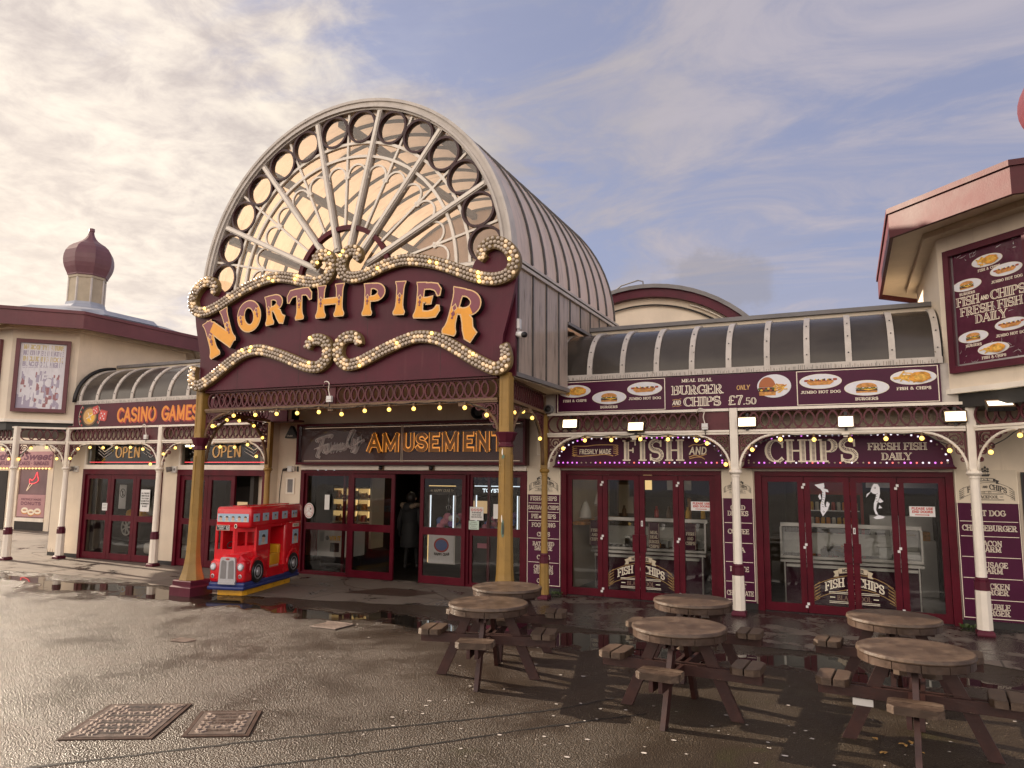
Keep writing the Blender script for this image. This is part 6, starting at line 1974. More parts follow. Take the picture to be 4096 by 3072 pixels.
for a0, a1, r in ((28, 70, ar - .18), (28, 120, ar - .30)):
    m.tube([(ax + r * cos(radians(a)), az + r * sin(radians(a)), .06) for a in range(a0, a1 + 1, 3)], .022, CREAMP if r > ar - .2 else BLACK, 5)
m.build('conduit', t)
m = MB(FR); m.tube([(-5.6, 6.75, -.3), (-5.2, 7.02, -.3), (-4.75, 7.12, -.3), (-4.62, 7.08, -.3), (-4.60, 6.85, -.3)], .02, GREYM, 5); m.build('handrail', t)

# donut kiosk beyond the left pavilion
t = thing('donut_kiosk', 'pink donut kiosk with bulb lined sign seen through the left canopy', 'kiosk', (-26.5, 16.5, 0))
FK = FY(16.5)
PINK = paint('pink_vinyl', (.46, .25, .26), .4, .1, 2, .1)
PINKD = paint('dusky_glass', (.20, .12, .13), .2, .2, 1, .0)
m = MB(FK)
m.box(-31, -26.72, 0, 3.4, -.3, 0, CREAM); m.box(-26.72, -25.13, 2.12, 3.4, -.3, 0, CREAM); m.box(-26.72, -25.13, 0, .30, -.3, 0, DARK); m.box(-25.13, -24.85, 0, 3.4, -.3, 0, CREAM); m.box(-26.72, -25.13, .30, .42, -.3, .03, CREAMP)
m.box(-28.6, -27.3, 0, 2.05, .001, .03, DARK)
m.build('wall', t)
m = MB(FK); m.box(-31, -24.88, 2.16, 2.72, .001, .06, PINK); m.build('sign_panel', t)
m = MB(FK)
sans(m, 'WAFFLES • PANCAKES • SUNDAES', -26.5, 2.24, .14, flat('kiosk_purple', (.16, .05, .09), .5), w=2.95, weight=.2, z=.065); m.build('lettering', t)
lower('lettering', 'Something Sweet', t, FK, -27.05, 2.43, .26, MATS['kiosk_purple'], w=4.3, shear=.3, bold=.03, z=.065)
for i in range(34):
    m = MB(FK); m.ball((-31 + .18 * i + .1, 2.13, .07), .028, BULBON, 6, 4); m.build('bulb', t)
m = MB(FK); m.box(-26.72, -25.13, .42, 2.12, -.1, -.05, PINKD); m.build('window', t)
m = MB(FK); m.box(-26.68, -25.2, .46, 1.22, -.049, -.03, PINK)
m.build('poster', t)
m = MB(FK); sans(m, 'FRESHLY MADE', -25.95, 1.02, .075, MATS['kiosk_purple'], w=1.1, weight=.2, z=-.025); sans(m, 'DONUTS', -25.95, .86, .12, MATS['kiosk_purple'], w=1.1, weight=.22, z=-.025); m.build('lettering', t)
m = MB(FK)
for (x, z) in ((-26.25, .66), (-25.9, .60), (-25.55, .64)): m.ribbon(arc(x, z, .15, .07, 0, 360, 16)[:-1], .10, 0, -.027, BUN, closed=True); m.ribbon(arc(x, z + .02, .15, .065, 0, 360, 16)[:-1], .07, 0, -.0255, CREAMT, closed=True)
m.build('donut_picture', t)
m = MB(FK)
for st in ([(-26.25, 1.35), (-25.95, 1.60)], [(-26.25, 1.35), (-26.1, 1.62)], [(-26.12, 1.62), (-26.12, 1.76), (-25.98, 1.72), (-25.85, 1.82), (-25.75, 2.0), (-25.70, 1.85), (-25.65, 1.75), (-25.72, 1.66), (-25.95, 1.6), (-26.12, 1.62)]):
    m.tube([(p[0], p[1], -.03) for p in catmull(st, 5)], .012, NEON_R if len(st) > 2 else NEON_P, 5)
m.build('ice_cream_neon', t)
post(-25.8, 15.75, CREAMP, 'cream post farther back, before the pink donut kiosk', .85)
import bmesh


def rbox(m, x0, x1, y0, y1, z0, z1, r, mat, seg=3, fr=None):
    bm = bmesh.new()
    bmesh.ops.create_cube(bm, size=1)
    for v in bm.verts: v.co = Vector((lerp(x0, x1, v.co.x + .5), lerp(y0, y1, v.co.y + .5), lerp(z0, z1, v.co.z + .5)))
    bmesh.ops.bevel(bm, geom=list(bm.edges), offset=r, segments=seg, affect='EDGES', profile=.5)
    bm.verts.ensure_lookup_table()
    for i, v in enumerate(bm.verts): v.index = i
    vs = [tuple(v.co) for v in bm.verts]; fs = [tuple(v.index for v in f.verts) for f in bm.faces]
    bm.free()
    if fr: vs = [tuple(fr @ Vector(p)) for p in vs]
    m.add(vs, fs, mat, True)


# ================================================================== picnic tables
def make_table():
    t = thing('picnic_table', 'x', 'picnic table', (0, 0, 0), 'round picnic tables with built-in seats')
    m = MB()
    m.lathe([(.372, .69), (.405, .694), (.408, .702), (.405, .722), (.395, .727), (.0, .7275)], 0, 0, WTOP, 40, 0, False)
    m.build('tabletop', t)
    m = MB()
    for k in range(13):
        a0, a1 = 2 * pi * k / 13, 2 * pi * (k + 1) / 13 - .014
        A = [a0 + (a1 - a0) * i / 4 for i in range(5)]
        o = [(.398 * cos(a), .398 * sin(a)) for a in A]; i_ = [(.362 * cos(a), .362 * sin(a)) for a in A]
        m.prism(o + i_[::-1], .636, .6895, WRIM)
    m.build('apron', t)
    for k in range(4):
        a = pi / 2 * k
        fr = Matrix.Rotation(a, 4, 'Z')
        m = MB(fr)
        w = .047
        dx, dz = .36, .66; L = hypot(dx, dz); ux, uz = -dx / L, dz / L
        A = [(.535, 0), (.535 - .105, 0), (.145 - .02, .668), (.145 + .08, .668)]
        m.add([(p[0], y, p[1]) for y in (-.021, .021) for p in A], [(3, 2, 1, 0), (4, 5, 6, 7), (0, 1, 5, 4), (1, 2, 6, 5), (2, 3, 7, 6), (3, 0, 4, 7)], WRED)
        m.build('leg', t)
        m = MB(fr)
        for s in (-1, 1):
            m.box(.03 if k % 2 else .0, .69, s * .0225, s * .055, .325, .412, WRED) if True else 0
        m.build('crossbeam', t)
        st = MB(fr)
        for (r0, r1) in ((.455, .565), (.578, .695)):
            h = .175; c = .045
            P = [(r0, -h), (r1 - (c if r1 > .6 else 0), -h), (r1, -h + c), (r1, h - c), (r1 - (c if r1 > .6 else 0), h), (r0, h)]
            if r1 < .6: P = [(r0 + c * .6, -h), (r1, -h), (r1, h), (r0 + c * .6, h), (r0, h - c), (r0, -h + c)]
            st.prism(P, .413, .462, WTOP)
            P2 = [(lerp((r0 + r1) / 2, p[0], .93), p[1] * .965) for p in P]
            st.prism(P2, .4621, .4665, WTOP)
        st.build('seat', t)
        m = MB(fr)
        m.box(.13, .33, -.048, -.024, .585, .688, WRED); m.box(.13, .33, .024, .048, .585, .688, WRED)
        m.build('bearer', t)
    return t


TABS = [(-3.38, 6.88, 14, 'foremost left picnic table with scuffed pale top, nearest the red bus'),
        (-1.39, 6.60, -4, 'front middle picnic table with a pale scratch across its round top'),
        (.41, 6.52, -5, 'nearest picnic table at lower right with a white bracket on its left leg'),
        (-3.67, 7.96, 16, 'rear picnic table in front of the big gold column with peeling paint'),
        (-1.54, 8.02, -2, 'rear middle picnic table before the FISH AND doors'),
        (.34, 7.93, -6, 'rear picnic table before the doors with white fish stickers')]
proto = make_table()
for i, (x, y, a, lab) in enumerate(TABS):
    o = proto if i == 0 else copy_tree(proto)
    o.location = (x, y, 0.002); o.rotation_euler = (0, 0, radians(a)); o['label'] = lab
    if i == 2:
        m = MB(Matrix.Translation((0, 0, 0)))
        m.box(-.445, -.30, -.0222, -.0285, .26, .312, WHITE)
        b = m.build('bracket', None); b.parent = o

# ================================================================== red double-decker ride
BR = Matrix(((.9684 * .833, -.2493, 0, -9.650), (.2493 * .833, .9684, 0, 10.270), (0, 0, 1, 0), (0, 0, 0, 1)))
bus = thing('bus_ride', 'coin operated red double-decker bus ride on a blue and yellow base', 'kiddie ride', (-9.718, 10.2525, 0))
m = MB(BR); m.prism([(-.33, -.78), (-.25, -.88), (.28, -.88), (.33, -.80), (.33, .72), (-.33, .72)], .002, .085, YEL)
for y in (-.3, .1, .5): m.box(.331, .334, y, y + .012, .04, .052, BLACK)
m.build('base_plate', bus)
m = MB(BR); rbox(m, -.40, .40, -1.02, .98, .10, .165, .025, BLUE); rbox(m, -.385, .385, -.99, .96, .145, .225, .03, BLUE); m.build('plinth', bus)
m = MB(BR)
rbox(m, -.39, .39, -.87, 1.0, 1.095, 1.45, .055, RED)                       # upper deck
m.box(-.15, .15, -.70, .85, 1.4495, 1.462, RED)
rbox(m, -.39, .39, .36, 1.0, .215, 1.14, .05, RED)                          # rear end
m.box(-.388, -.335, -.70, .40, .22, 1.13, RED)                              # far side
m.box(-.36, .386, -.25, .38, .22, .375, RED)                                # sill under the doorway
m.box(.335, .386, -.66, -.175, .70, 1.13, RED); m.box(.335, .386, -.20, -.175, .37, 1.13, RED)   # side panel
m.box(.335, .386, -.175, .37, 1.08, 1.12, RED)
m.box(-.36, .36, -.21, -.19, .37, 1.10, RED)                                # bulkhead
rbox(m, -.385, .39, -1.0, -.20, .215, .585, .07, RED)                       # nose and wings
# bonnet rising to the scuttle
m.add([(-.12, -.99, .56), (.24, -.99, .56), (.24, -.99, .62), (-.12, -.99, .62), (-.12, -.93, .665), (.24, -.93, .665), (.34, -.60, .72), (-.16, -.60, .72), (.375, -.22, .80), (-.16, -.22, .80), (.37, -.93, .56), (.385, -.60, .56), (.386, -.22, .56)],
      [(0, 1, 2, 3), (3, 2, 5, 4), (4, 5, 6, 7), (7, 6, 8, 9), (1, 10, 5, 2), (5, 10, 11, 6), (6, 11, 12, 8)], RED, False)
# half cab: front wall with window opening, slanted wall with two openings
m.box(-.385, .05, -.865, -.83, .55, .745, RED); m.box(-.385, .05, -.865, -.83, 1.05, 1.12, RED); m.box(-.385, -.335, -.865, -.83, .745, 1.05, RED); m.box(.0, .05, -.865, -.83, .745, 1.05, RED)
u = Vector((.33, .24)); L = u.length; fs = BR @ frame((.045, -.862, 0), u)
m2 = MB(fs); m2.box(0, L, .55, .80, -.03, 0, RED); m2.box(0, L, 1.03, 1.12, -.03, 0, RED)
for a, b in ((0, .05), (.185, .225), (L - .05, L)): m2.box(a, b, .80, 1.03, -.03, 0, RED)
m.v, m.f = m.v, m.f
b0 = len(m.v); m.v += m2.v; m.f += [[i + b0 for i in f] for f in m2.f]; m.m += [m.mi(RED)] * len(m2.f); m.sm += m2.sm
m.build('body', bus)
for y in (-.595, .70):
    m = MB(BR)
    m.tube([(.375, y + .225 * cos(radians(a)), .375 + .235 * sin(radians(a))) for a in range(-10, 191, 12)], .035, RED, 7)
    m.build('mudguard', bus)
    w = MB(BR @ Matrix.Translation((.33, y, .365)) @ Matrix.Rotation(radians(90), 4, 'Y'))
    w.lathe([(.12, 0), (.175, .0), (.19, .02), (.19, .075), (.178, .092), (.145, .097), (.125, .085)], 0, 0, RUBBER, 26)
    wo = w.build('wheel', bus)
    w = MB(BR @ Matrix.Translation((.33, y, .365)) @ Matrix.Rotation(radians(90), 4, 'Y'))
    w.lathe([(.126, .080), (.118, .092), (.105, .082), (.08, .080), (.07, .088), (.05, .090), (.045, .100), (.02, .105), (.0, .105)], 0, 0, CHROME, 20)
    for k in range(8):
        a = pi / 4 * k; w.disc(.093 * cos(a), .093 * sin(a), .086, .012, .012, BLACK, 7)
    w.build('rim', wo)
m = MB(BR)
m.box(-.22, .28, -.12, .32, .376, .40, CREAM2)
rbox(m, -.30, .30, -.02, .33, .39, .60, .02, YEL); rbox(m, -.30, .30, .26, .345, .58, .74, .02, YEL)
m.build('seat', bus)
m = MB(BR); m.tube(arc(-.18, -.66, .07, .04, 0, 360, 14)[:-1] and [(-.18 + .07 * cos(a), -.66 + .03 * sin(a), .80 + .05 * sin(a)) for a in [2 * pi * i / 14 for i in range(14)]], .010, BLACK, 6, True); m.build('steering_wheel', bus)
FBU = BR @ FY(-1.0)
m = MB(FBU)
m.prism([(-.13, .22), (.21, .22), (.225, .26), (.20, .60), (.18, .63), (-.10, .63), (-.12, .60), (-.145, .26)], -.02, .035, CHROME)
m.prism([(-.14, .20), (.22, .20), (.22, .24), (-.14, .24)], -.01, .045, CHROME)
m.build('grille', bus)
m = MB(FBU)
for pts in ([(-.105, .29), (.015, .29), (.015, .565), (-.06, .59), (-.09, .57)], [(.065, .29), (.185, .29), (.17, .57), (.14, .59), (.065, .565)]): m.prism(pts, .0355, .04, GREYM)
m.disc(.04, .605, .04, .045, .015, REDP, 14, .0355)
m.build('grille_mesh', bus)
for x in (-.29, .30):
    w = MB(FBU); w.lathe([(.062, -.03), (.062, .012), (.052, .02), (.05, .01)], x, .475, CHROME, 18); h_ = w.build('headlight', bus)
    w = MB(FBU); w.lathe([(.05, .008), (.04, .022), (.0, .03)], x, .475, PLATE, 16); w.build('lens', h_)
    w = MB(FBU); w.lathe([(.035, -.03), (.035, .008), (.026, .012), (.022, .0), (.0, .0)], x, .325, CHROME, 14); w.build('fog_light', bus)
FBD = BR @ FY(-.872)
SKYP = flat('pale_sky_print', (.36, .50, .62), .35)
SKIN = flat('skin_print', (.62, .42, .30), .5)
HAIR = flat('hair_print', (.04, .025, .02), .5)
SHIRT = flat('shirt_print', (.60, .56, .50), .5)


def face_pic(m, x0, x1, z0, z1, n, seed):
    R = random.Random(seed)
    m.box(x0, x1, z0, z1, .001, .006, SKYP)
    for k in range(n + 1):
        x = R.uniform(x0, x1); m.disc(min(x1 - .02, max(x0 + .02, x)), R.uniform(z0 + .3 * (z1 - z0), z1 - .012), .0066 + .0002 * k, min(.018, (x1 - x0) * .2), .008, PLATE, 10)
    for k in range(n):
        x = x0 + (x1 - x0) * (k + .5) / n; r = min((z1 - z0) * .28, (x1 - x0) / n * .33); z = z0 + (z1 - z0) * .42
        m.poly([(x - r * 1.5, z0 + .001), (x + r * 1.5, z0 + .001), (x + r * .9, z - r * .7), (x - r * .9, z - r * .7)], .0078, SHIRT)
        m.disc(x, z, .0082, r * .82, r, SKIN, 14)
        m.poly([(x + r * .88 * cos(radians(a)), z + r * (.38 + .72 * sin(radians(a)))) for a in range(-8, 189, 20)], .0086, HAIR if k % 3 != 2 else BRONZE)


m = MB(FBD); face_pic(m, -.345, .335, 1.20, 1.335, 5, 3); m.build('upper_window', bus)
m = MB(FBD); m.box(-.355, -.07, 1.06, 1.145, .001, .008, CREAMT); m.box(-.35, -.075, 1.065, 1.14, .0085, .0095, BLACK); m.build('destination_blind', bus)
m = MB(FBD); sans(m, '12', -.115, 1.075, .052, WHITE, w=.065, weight=.2, z=.0115); sans(m, 'PICCADILLY', -.25, 1.106, .024, WHITE, w=.16, weight=.2, z=.0115); sans(m, 'CIRCUS', -.25, 1.074, .024, WHITE, w=.10, weight=.2, z=.0115); m.build('lettering', bus)
m = MB(FBD); m.disc(.06, 1.13, .006, .03, .038, CREAMT, 16, .001); m.disc(.06, 1.13, .0075, .02, .026, INKT, 14); m.build('badge', bus)
FSD = BR @ frame((.3905, 0, 0), (0, 1))
for k, y in enumerate((-.77, -.50, -.20, .10, .40 + .02)):
    y = (-.80, -.49, -.16, .20, .58)[k]
    m = MB(FSD); face_pic(m, y, y + .20, 1.205, 1.335, 1 + (k == 4), 10 + k); m.build('side_window', bus)
FSE = BR @ frame((.3865, 0, 0), (0, 1))
m = MB(FSE); face_pic(m, -.585, -.29, .80, 1.04, 1, 31); m.build('picture_panel', bus)
m = MB(FSD); face_pic(m, .64, .86, .72, .98, 1, 32); m.build('picture_panel', bus)
m = MB(FSD); m.box(.63, .88, 1.03, 1.09, .001, .006, CREAMT); sans(m, 'ROUTE 12', .755, 1.042, .034, INKT, w=.2, weight=.2, z=.0075); m.build('route_label', bus)

# ================================================================== festoon strings, floodlights, fittings


def festoon(name, label, pts, cable, flip=0):
    t = thing(name, label, 'festoon lights', tuple(pts[0]), 'warm festoon strings')
    m = MB(); m.tube(catmull(cable, 5), .007, BLACK, 5); m.build('cable', t)
    for p in pts:
        m = MB()
        m.lathe([(.012, .085), (.017, .08), (.018, .035), (.014, .03)], p[0], p[1], BRONZE, 7, 0, True, p[2])
        m.ball((p[0], p[1], p[2]), .031, FEST, 9, 6)
        m.build('bulb', t)
    return t


def straight(label, pts, dz=.09, sag=.015):
    cable = []
    for a, b in zip(pts[:-1], pts[1:]):
        cable += [(a[0], a[1], a[2] + dz), ((a[0] + b[0]) / 2, (a[1] + b[1]) / 2, (a[2] + b[2]) / 2 + dz - sag)]
    cable.append((pts[-1][0], pts[-1][1], pts[-1][2] + dz))
    return festoon('festoon_string', label, pts, cable)


straight('festoon string along the beam under the NORTH PIER sign', [(x, 9.13, z) for x, z in ((-9.72, 2.80), (-9.26, 2.965), (-8.79, 2.965), (-8.34, 2.97), (-7.92, 2.97), (-7.49, 2.975), (-7.05, 2.93), (-6.62, 2.97), (-6.18, 2.975), (-5.75, 2.975), (-5.31, 2.975), (-4.90, 2.965), (-4.55, 2.85))])
straight('festoon string in the arch over the FISH AND fascia', [(x, 11.46, z) for x, z in ((-4.28, 2.47), (-3.90, 2.60), (-3.45, 2.60), (-2.97, 2.61), (-2.53, 2.60), (-2.09, 2.58), (-1.93, 2.53), (-1.66, 2.21))], .075)
straight('festoon string in the arch over the CHIPS fascia', [(x, 11.46, z) for x, z in ((-1.27, 2.43), (-.87, 2.58), (-.41, 2.57), (.07, 2.56), (.52, 2.57), (.96, 2.57), (1.28, 2.40))], .075)
straight('short festoon string past the last cream post at the right edge', [(1.72, 11.26, 2.37), (2.0, 10.98, 2.57), (2.3, 10.68, 2.55)], .075)
straight('festoon string over the left casino doors', [(x, 11.41, z) for x, z in ((-16.62, 2.33), (-16.36, 2.55), (-15.95, 2.58), (-15.5, 2.57), (-15.05, 2.57), (-14.6, 2.57), (-14.2, 2.53), (-13.93, 2.20))], .075)
straight('festoon string over the casino doors behind the left gold column', [(x, 11.41, z) for x, z in ((-13.55, 2.42), (-13.2, 2.55), (-12.75, 2.56), (-12.3, 2.55), (-11.9, 2.56), (-11.5, 2.55), (-11.15, 2.60), (-10.9, 2.36))], .075)
straight('festoon string on the left pavilion arch before the donut kiosk', [(-17.52, 10.79, 2.30), (-17.36, 10.95, 2.56), (-17.14, 11.17, 2.58), (-16.98, 11.33, 2.32)], .075)
straight('festoon string along the front of the left pavilion at the picture edge', [(-17.75, 10.70, 2.30), (-18.0, 10.70, 2.53), (-18.4, 10.70, 2.58)], .075)
straight('festoon string on the right side arch of the entrance hall', [(-4.34, 9.6, 2.92), (-4.42, 10.1, 2.98), (-4.48, 10.6, 2.92), (-4.55, 11.1, 2.62)], .075)
straight('festoon string on the left side arch of the entrance hall', [(-10.12, 9.55, 2.85), (-10.2, 9.9, 2.97), (-10.3, 10.3, 2.99), (-10.42, 10.8, 2.93), (-10.52, 11.15, 2.72)], .075)


def floodlight(x, y, z, label, tilt=12, mat=None, w=.27, h=.16):
    t = thing('floodlight', label, 'floodlight', (x, y, z), 'floodlights on the chip shop canopy')
    fr = FY(0) ; fr = Matrix.Translation((x, y, z)) @ Matrix.Rotation(radians(-tilt), 4, 'X') @ FY(0)
    m = MB(fr); m.box(-w / 2, w / 2, -h / 2, h / 2, -.07, -.01, BLACK)
    for q in ((-w / 2, w / 2, h / 2 - .014, h / 2), (-w / 2, w / 2, -h / 2, -h / 2 + .014)): m.box(*q, -.0098, .008, BRONZE)
    m.box(-w / 2, -w / 2 + .014, -h / 2 + .014, h / 2 - .014, -.0098, .008, BRONZE); m.box(w / 2 - .014, w / 2, -h / 2 + .014, h / 2 - .014, -.0098, .008, BRONZE)
    m.box(-.02, .02, -h / 2 - .04, -h / 2, -.05, -.03, BLACK); m.box(-.02, .02, h / 2, h / 2 + .06, -.055, -.03, BLACK)
    m.build('housing', t)
    m = MB(fr); m.box(-w / 2 + .016, w / 2 - .016, -h / 2 + .016, h / 2 - .016, -.009, -.004, mat or FLOOD); m.build('lamp', t)
    m = MB(fr)
    for i in range(4): m.box(w * .18 + .012 * i, w * .18 + .006 + .012 * i, -.04, .04, -.0035, -.001, BULBMID)
    m.build('led_chip', t)
    return t


floodlight(-4.15, 11.42, 2.88, 'lit floodlight at the left end of the FISH AND canopy')
floodlight(-3.03, 11.40, 2.81, 'lit floodlight at the middle of the FISH AND canopy', 20)
floodlight(-1.33, 11.42, 2.845, 'lit floodlight just right of the middle cream post')
floodlight(.02, 11.40, 2.82, 'white hot floodlight at the middle of the CHIPS canopy', 4, FLOODW, .22, .17)
floodlight(1.37, 11.42, 2.86, 'lit floodlight left of the rightmost cream post')
floodlight(1.82, 11.02, 2.985, 'floodlight tilted flat facing the ground under the right pavilion', 62, FLOODW, .30, .20)


def junction(x, y, z, label):
    t = thing('junction_box', label, 'junction box', (x, y, z), 'pale junction boxes on the friezes')
    m = MB(); m.box(x - .045, x + .045, y - .05, y, z - .045, z + .05, WHITE); m.box(x - .05, x + .05, y - .055, y + .001, z - .012, z - .004, GREYW); m.build('case', t)
    m = MB(); m.tube(catmull([(x, y - .02, z + .05), (x - .02, y - .03, z + .15), (x + .0, y - .05, z + .25), (x - .08, y - .04, z + .28), (x - .13, y - .02, z + .22)], 5), .009, CREAMP, 5); m.tube([(x, y - .02, z - .045), (x + .005, y - .02, z - .12)], .008, BLACK, 5); m.build('cable', t)


junction(-1.95, 11.45, 2.785, 'pale junction box with cable on the frieze above the FISH AND fascia')
junction(-14.15, 11.45, 2.80, 'pale junction box with cable on the casino frieze')
junction(-7.28, 9.14, 3.17, 'pale junction box with loose wires under the NORTH PIER sign')
t = thing('loudspeaker', 'black horn loudspeaker under the canopy above the word AMUSEMENT', 'loudspeaker', (-6.02, 11.7, 3.16))
fr = Matrix.Translation((-6.02, 11.75, 3.16)) @ Matrix.Rotation(radians(100), 4, 'X') @ Matrix.Rotation(radians(20), 4, 'Y')
m = MB(fr); m.lathe([(.09, -.18), (.11, -.16), (.12, .0), (.135, .1), (.12, .10), (.08, .02), (.0, .0)], 0, 0, BLACK, 18); m.build('horn', t)
m = MB(); m.box(-6.04, -6.0, 11.72, 11.78, 3.26, 3.384, BLACK); m.build('bracket', t)
for (x, y, z, lab) in ((-4.95, 12.0, 3.10, 'small round black speaker on the wall beside the hall, behind the gold column'), (-4.52, 11.40, 3.13, 'small round dark camera at the left end of the plum banner')):
    t = thing('dome_camera', lab, 'camera', (x, y, z))
    m = MB(FY(y)); m.lathe([(.075, -.06), (.08, 0), (.07, .04)], x, z, GREYM, 16); m.build('housing', t)
    m = MB(FY(y)); m.lathe([(.055, .0405), (.04, .07), (.0, .085)], x, z, BLACK, 14); m.build('lens', t)
t = thing('security_camera', 'white bullet security camera on the glazed side of the entrance hall', 'camera', (-4.18, 9.32, 4.1))
m = MB(); m.box(-4.21, -4.12, 9.26, 9.34, 4.08, 4.22, WHITE); m.box(-4.19, -4.14, 9.28, 9.32, 3.98, 4.08, WHITE); m.build('mount', t)
m = MB(); m.tube([(-4.20, 9.30, 4.01), (-4.02, 9.18, 3.965)], .042, WHITE, 12); m.build('body', t)
m = MB(); m.tube([(-4.02, 9.18, 3.965), (-3.985, 9.157, 3.957)], .040, BLACK, 12); m.build('lens', t)
for (x, lab) in ((-16.95, 'grey wall lamp on cream wall left of the first casino door'), (-13.66, 'grey wall lamp on the cream pier between casino doors')):
    t = thing('wall_lamp', lab, 'wall lamp', (x, WL, 2.1), 'grey lamps on the casino wall')
    m = MB(FL); m.box(x - .05, x + .10, 2.02, 2.16, .001, .05, WHITE); m.build('back_box', t)
    m = MB(FL); m.tube([(x - .02, 2.10, .05), (x - .10, 2.08, .13)], [.05, .06], GREYM, 10); m.disc(x + .06, 2.09, .056, .03, .03, GREYM, 10, .05); m.build('lamp_head', t)
t = thing('fuse_box', 'cream fuse box with drooping wire above the left chip shop menu', 'fuse box', (-4.85, 12.1, 2.6))
m = MB(F); m.box(-4.99, -4.80, 2.38, 2.78, .001, .07, CREAMP); m.box(-4.975, -4.815, 2.395, 2.765, .0705, .078, CREAM2); m.build('case', t)
m = MB(F); m.tube(catmull([(-4.84, 2.38, .03), (-4.80, 2.28, .02), (-4.86, 2.22, .02), (-4.94, 2.30, .02)], 5), .007, BLACK, 5); m.build('wire', t)

# ================================================================== interiors behind the glass
def room(name, label, x0, x1, y0, y1, zt, wall, floor):
    m = MB()
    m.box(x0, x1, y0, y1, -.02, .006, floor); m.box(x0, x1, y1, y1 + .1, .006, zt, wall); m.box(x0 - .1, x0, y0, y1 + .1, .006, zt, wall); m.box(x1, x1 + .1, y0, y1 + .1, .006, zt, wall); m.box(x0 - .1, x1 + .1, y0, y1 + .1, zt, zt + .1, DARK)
    o = m.build(name, None)
    tag(o, label, 'room')


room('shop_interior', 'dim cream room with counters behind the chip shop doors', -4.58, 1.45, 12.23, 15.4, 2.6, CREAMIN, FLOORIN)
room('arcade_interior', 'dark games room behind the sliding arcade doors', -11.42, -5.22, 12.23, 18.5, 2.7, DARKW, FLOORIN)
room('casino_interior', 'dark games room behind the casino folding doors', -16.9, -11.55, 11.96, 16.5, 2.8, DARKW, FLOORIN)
LAMPW = glow('fill_tube_lamp', (1.0, .86, .62), 5.0); LAMPW.cycles.emission_sampling = 'AUTO'


def fill_tube(x0, x1, y, z, label):  # ceiling tubes added to brighten the rooms behind the glass
    t = thing('fill_tube', label, 'tube light', ((x0 + x1) / 2, y, z))
    m = MB(); m.box(x0, x1, y - .04, y + .04, z + .02, z + .06, WHITE); m.build('batten', t)
    m = MB(); m.tube([(x0 + .03, y, z), (x1 - .03, y, z)], .018, LAMPW, 6); m.build('tube', t)


fill_tube(-3.9, -2.7, 13.9, 2.5, 'added ceiling tube brightening the room behind the FISH AND doors')
fill_tube(-.6, .6, 14.0, 2.5, 'added ceiling tube brightening the room behind the CHIPS doors')
fill_tube(-9.3, -8.1, 14.4, 2.6, 'added ceiling tube brightening the room behind the left arcade windows')
fill_tube(-7.2, -6.2, 15.5, 2.6, 'added ceiling tube brightening the room behind the right arcade windows')
fill_tube(-15.8, -14.6, 13.6, 2.7, 'added ceiling tube brightening the room behind the casino doors')
CGL = glass('counter_glass', (.9, .92, .92), 1.4, .12, (.5, .5, .5), .05)
for (x0, x1, lab) in ((-4.30, -2.25, 'steel and glass serving counter behind the left chip shop doors'), (-1.05, 1.02, 'steel and glass serving counter behind the right chip shop doors')):
    y = 13.0
    t = thing('serving_counter', lab, 'counter', ((x0 + x1) / 2, y, 0), 'serving counters in the chip shop')
    m = MB(); m.box(x0 + .05, x1 - .05, y + .06, y + .7, .01, .66, PLUM); m.build('base', t)
    m = MB(); m.box(x0, x1, y - .05, y + .75, .66, .70, STEEL); m.box(x0, x1, y + .0, y + .06, .72, .76, STEEL); m.box(x0 + .1, x1 - .1, y - .16, y - .051, .60, .64, STEEL)
    m.box(x0, x1, y + .18, y + .23, 1.22, 1.28, STEEL); m.box(x0, x0 + .03, y + .02, y + .6, .76, 1.22, STEEL); m.box(x1 - .03, x1, y + .02, y + .6, .76, 1.22, STEEL)
    for xx in (x0 + .05, x1 - .08): m.box(xx, xx + .02, y + .03, y + .05, .01, .66, STEEL)
    m.box(x0 + .03, x1 - .03, y + .55, y + .6, .76, 1.1, WHITE)
    m.build('frame', t)
    m = MB(); m.add([(x0 + .03, y + .03, .76), (x1 - .03, y + .03, .76), (x1 - .03, y + .19, 1.22), (x0 + .03, y + .19, 1.22)], [(0, 1, 2, 3)], CGL); m.build('glass_screen', t)
    m = MB()
    for k in range(9):
        xx = lerp(x0 + .2, x1 - .2, RND.random()); m.box(xx, xx + RND.uniform(.1, .3), y + .3, y + .5, .761, .761 + RND.uniform(.05, .2), RND.choice([STEEL, WHITE, CREAMIN, BUN]))
    m.build('food_trays', t)
for (x, y, lab) in ((-4.22, 12.93, 'small plum FISH AND CHIPS card leaning left on the counter'), (-2.50, 12.93, 'small plum FISH AND CHIPS card at the right end of the left counter'), (-3.13, 12.93, 'small plum MEAL DEAL card behind the door handles')):
    t = thing('counter_card', lab, 'card', (x, y, .77), 'plum cards on the chip shop counter')
    m = MB(FY(y)); m.box(x - .10, x + .10, .77, 1.22, -.005, 0, PLUM)
    for q in ((x - .09, x - .085), (x + .085, x + .09)): m.box(*q, .79, 1.2, .0005, .002, CREAMT)
    m.build('panel', t)
    m = MB(FY(y))
    L_ = ('FISH', 'AND', 'CHIPS') if 'MEAL' not in lab else ('MEAL', 'DEAL', 'BURGER', 'CHIPS')
    for k, w in enumerate(L_): text(m, w, x, 1.02 - .08 * k, .055, CREAMT, w=.026 * len(w) + .03, thick=.22, thin=.12, z=.004)
    m.build('lettering', t)
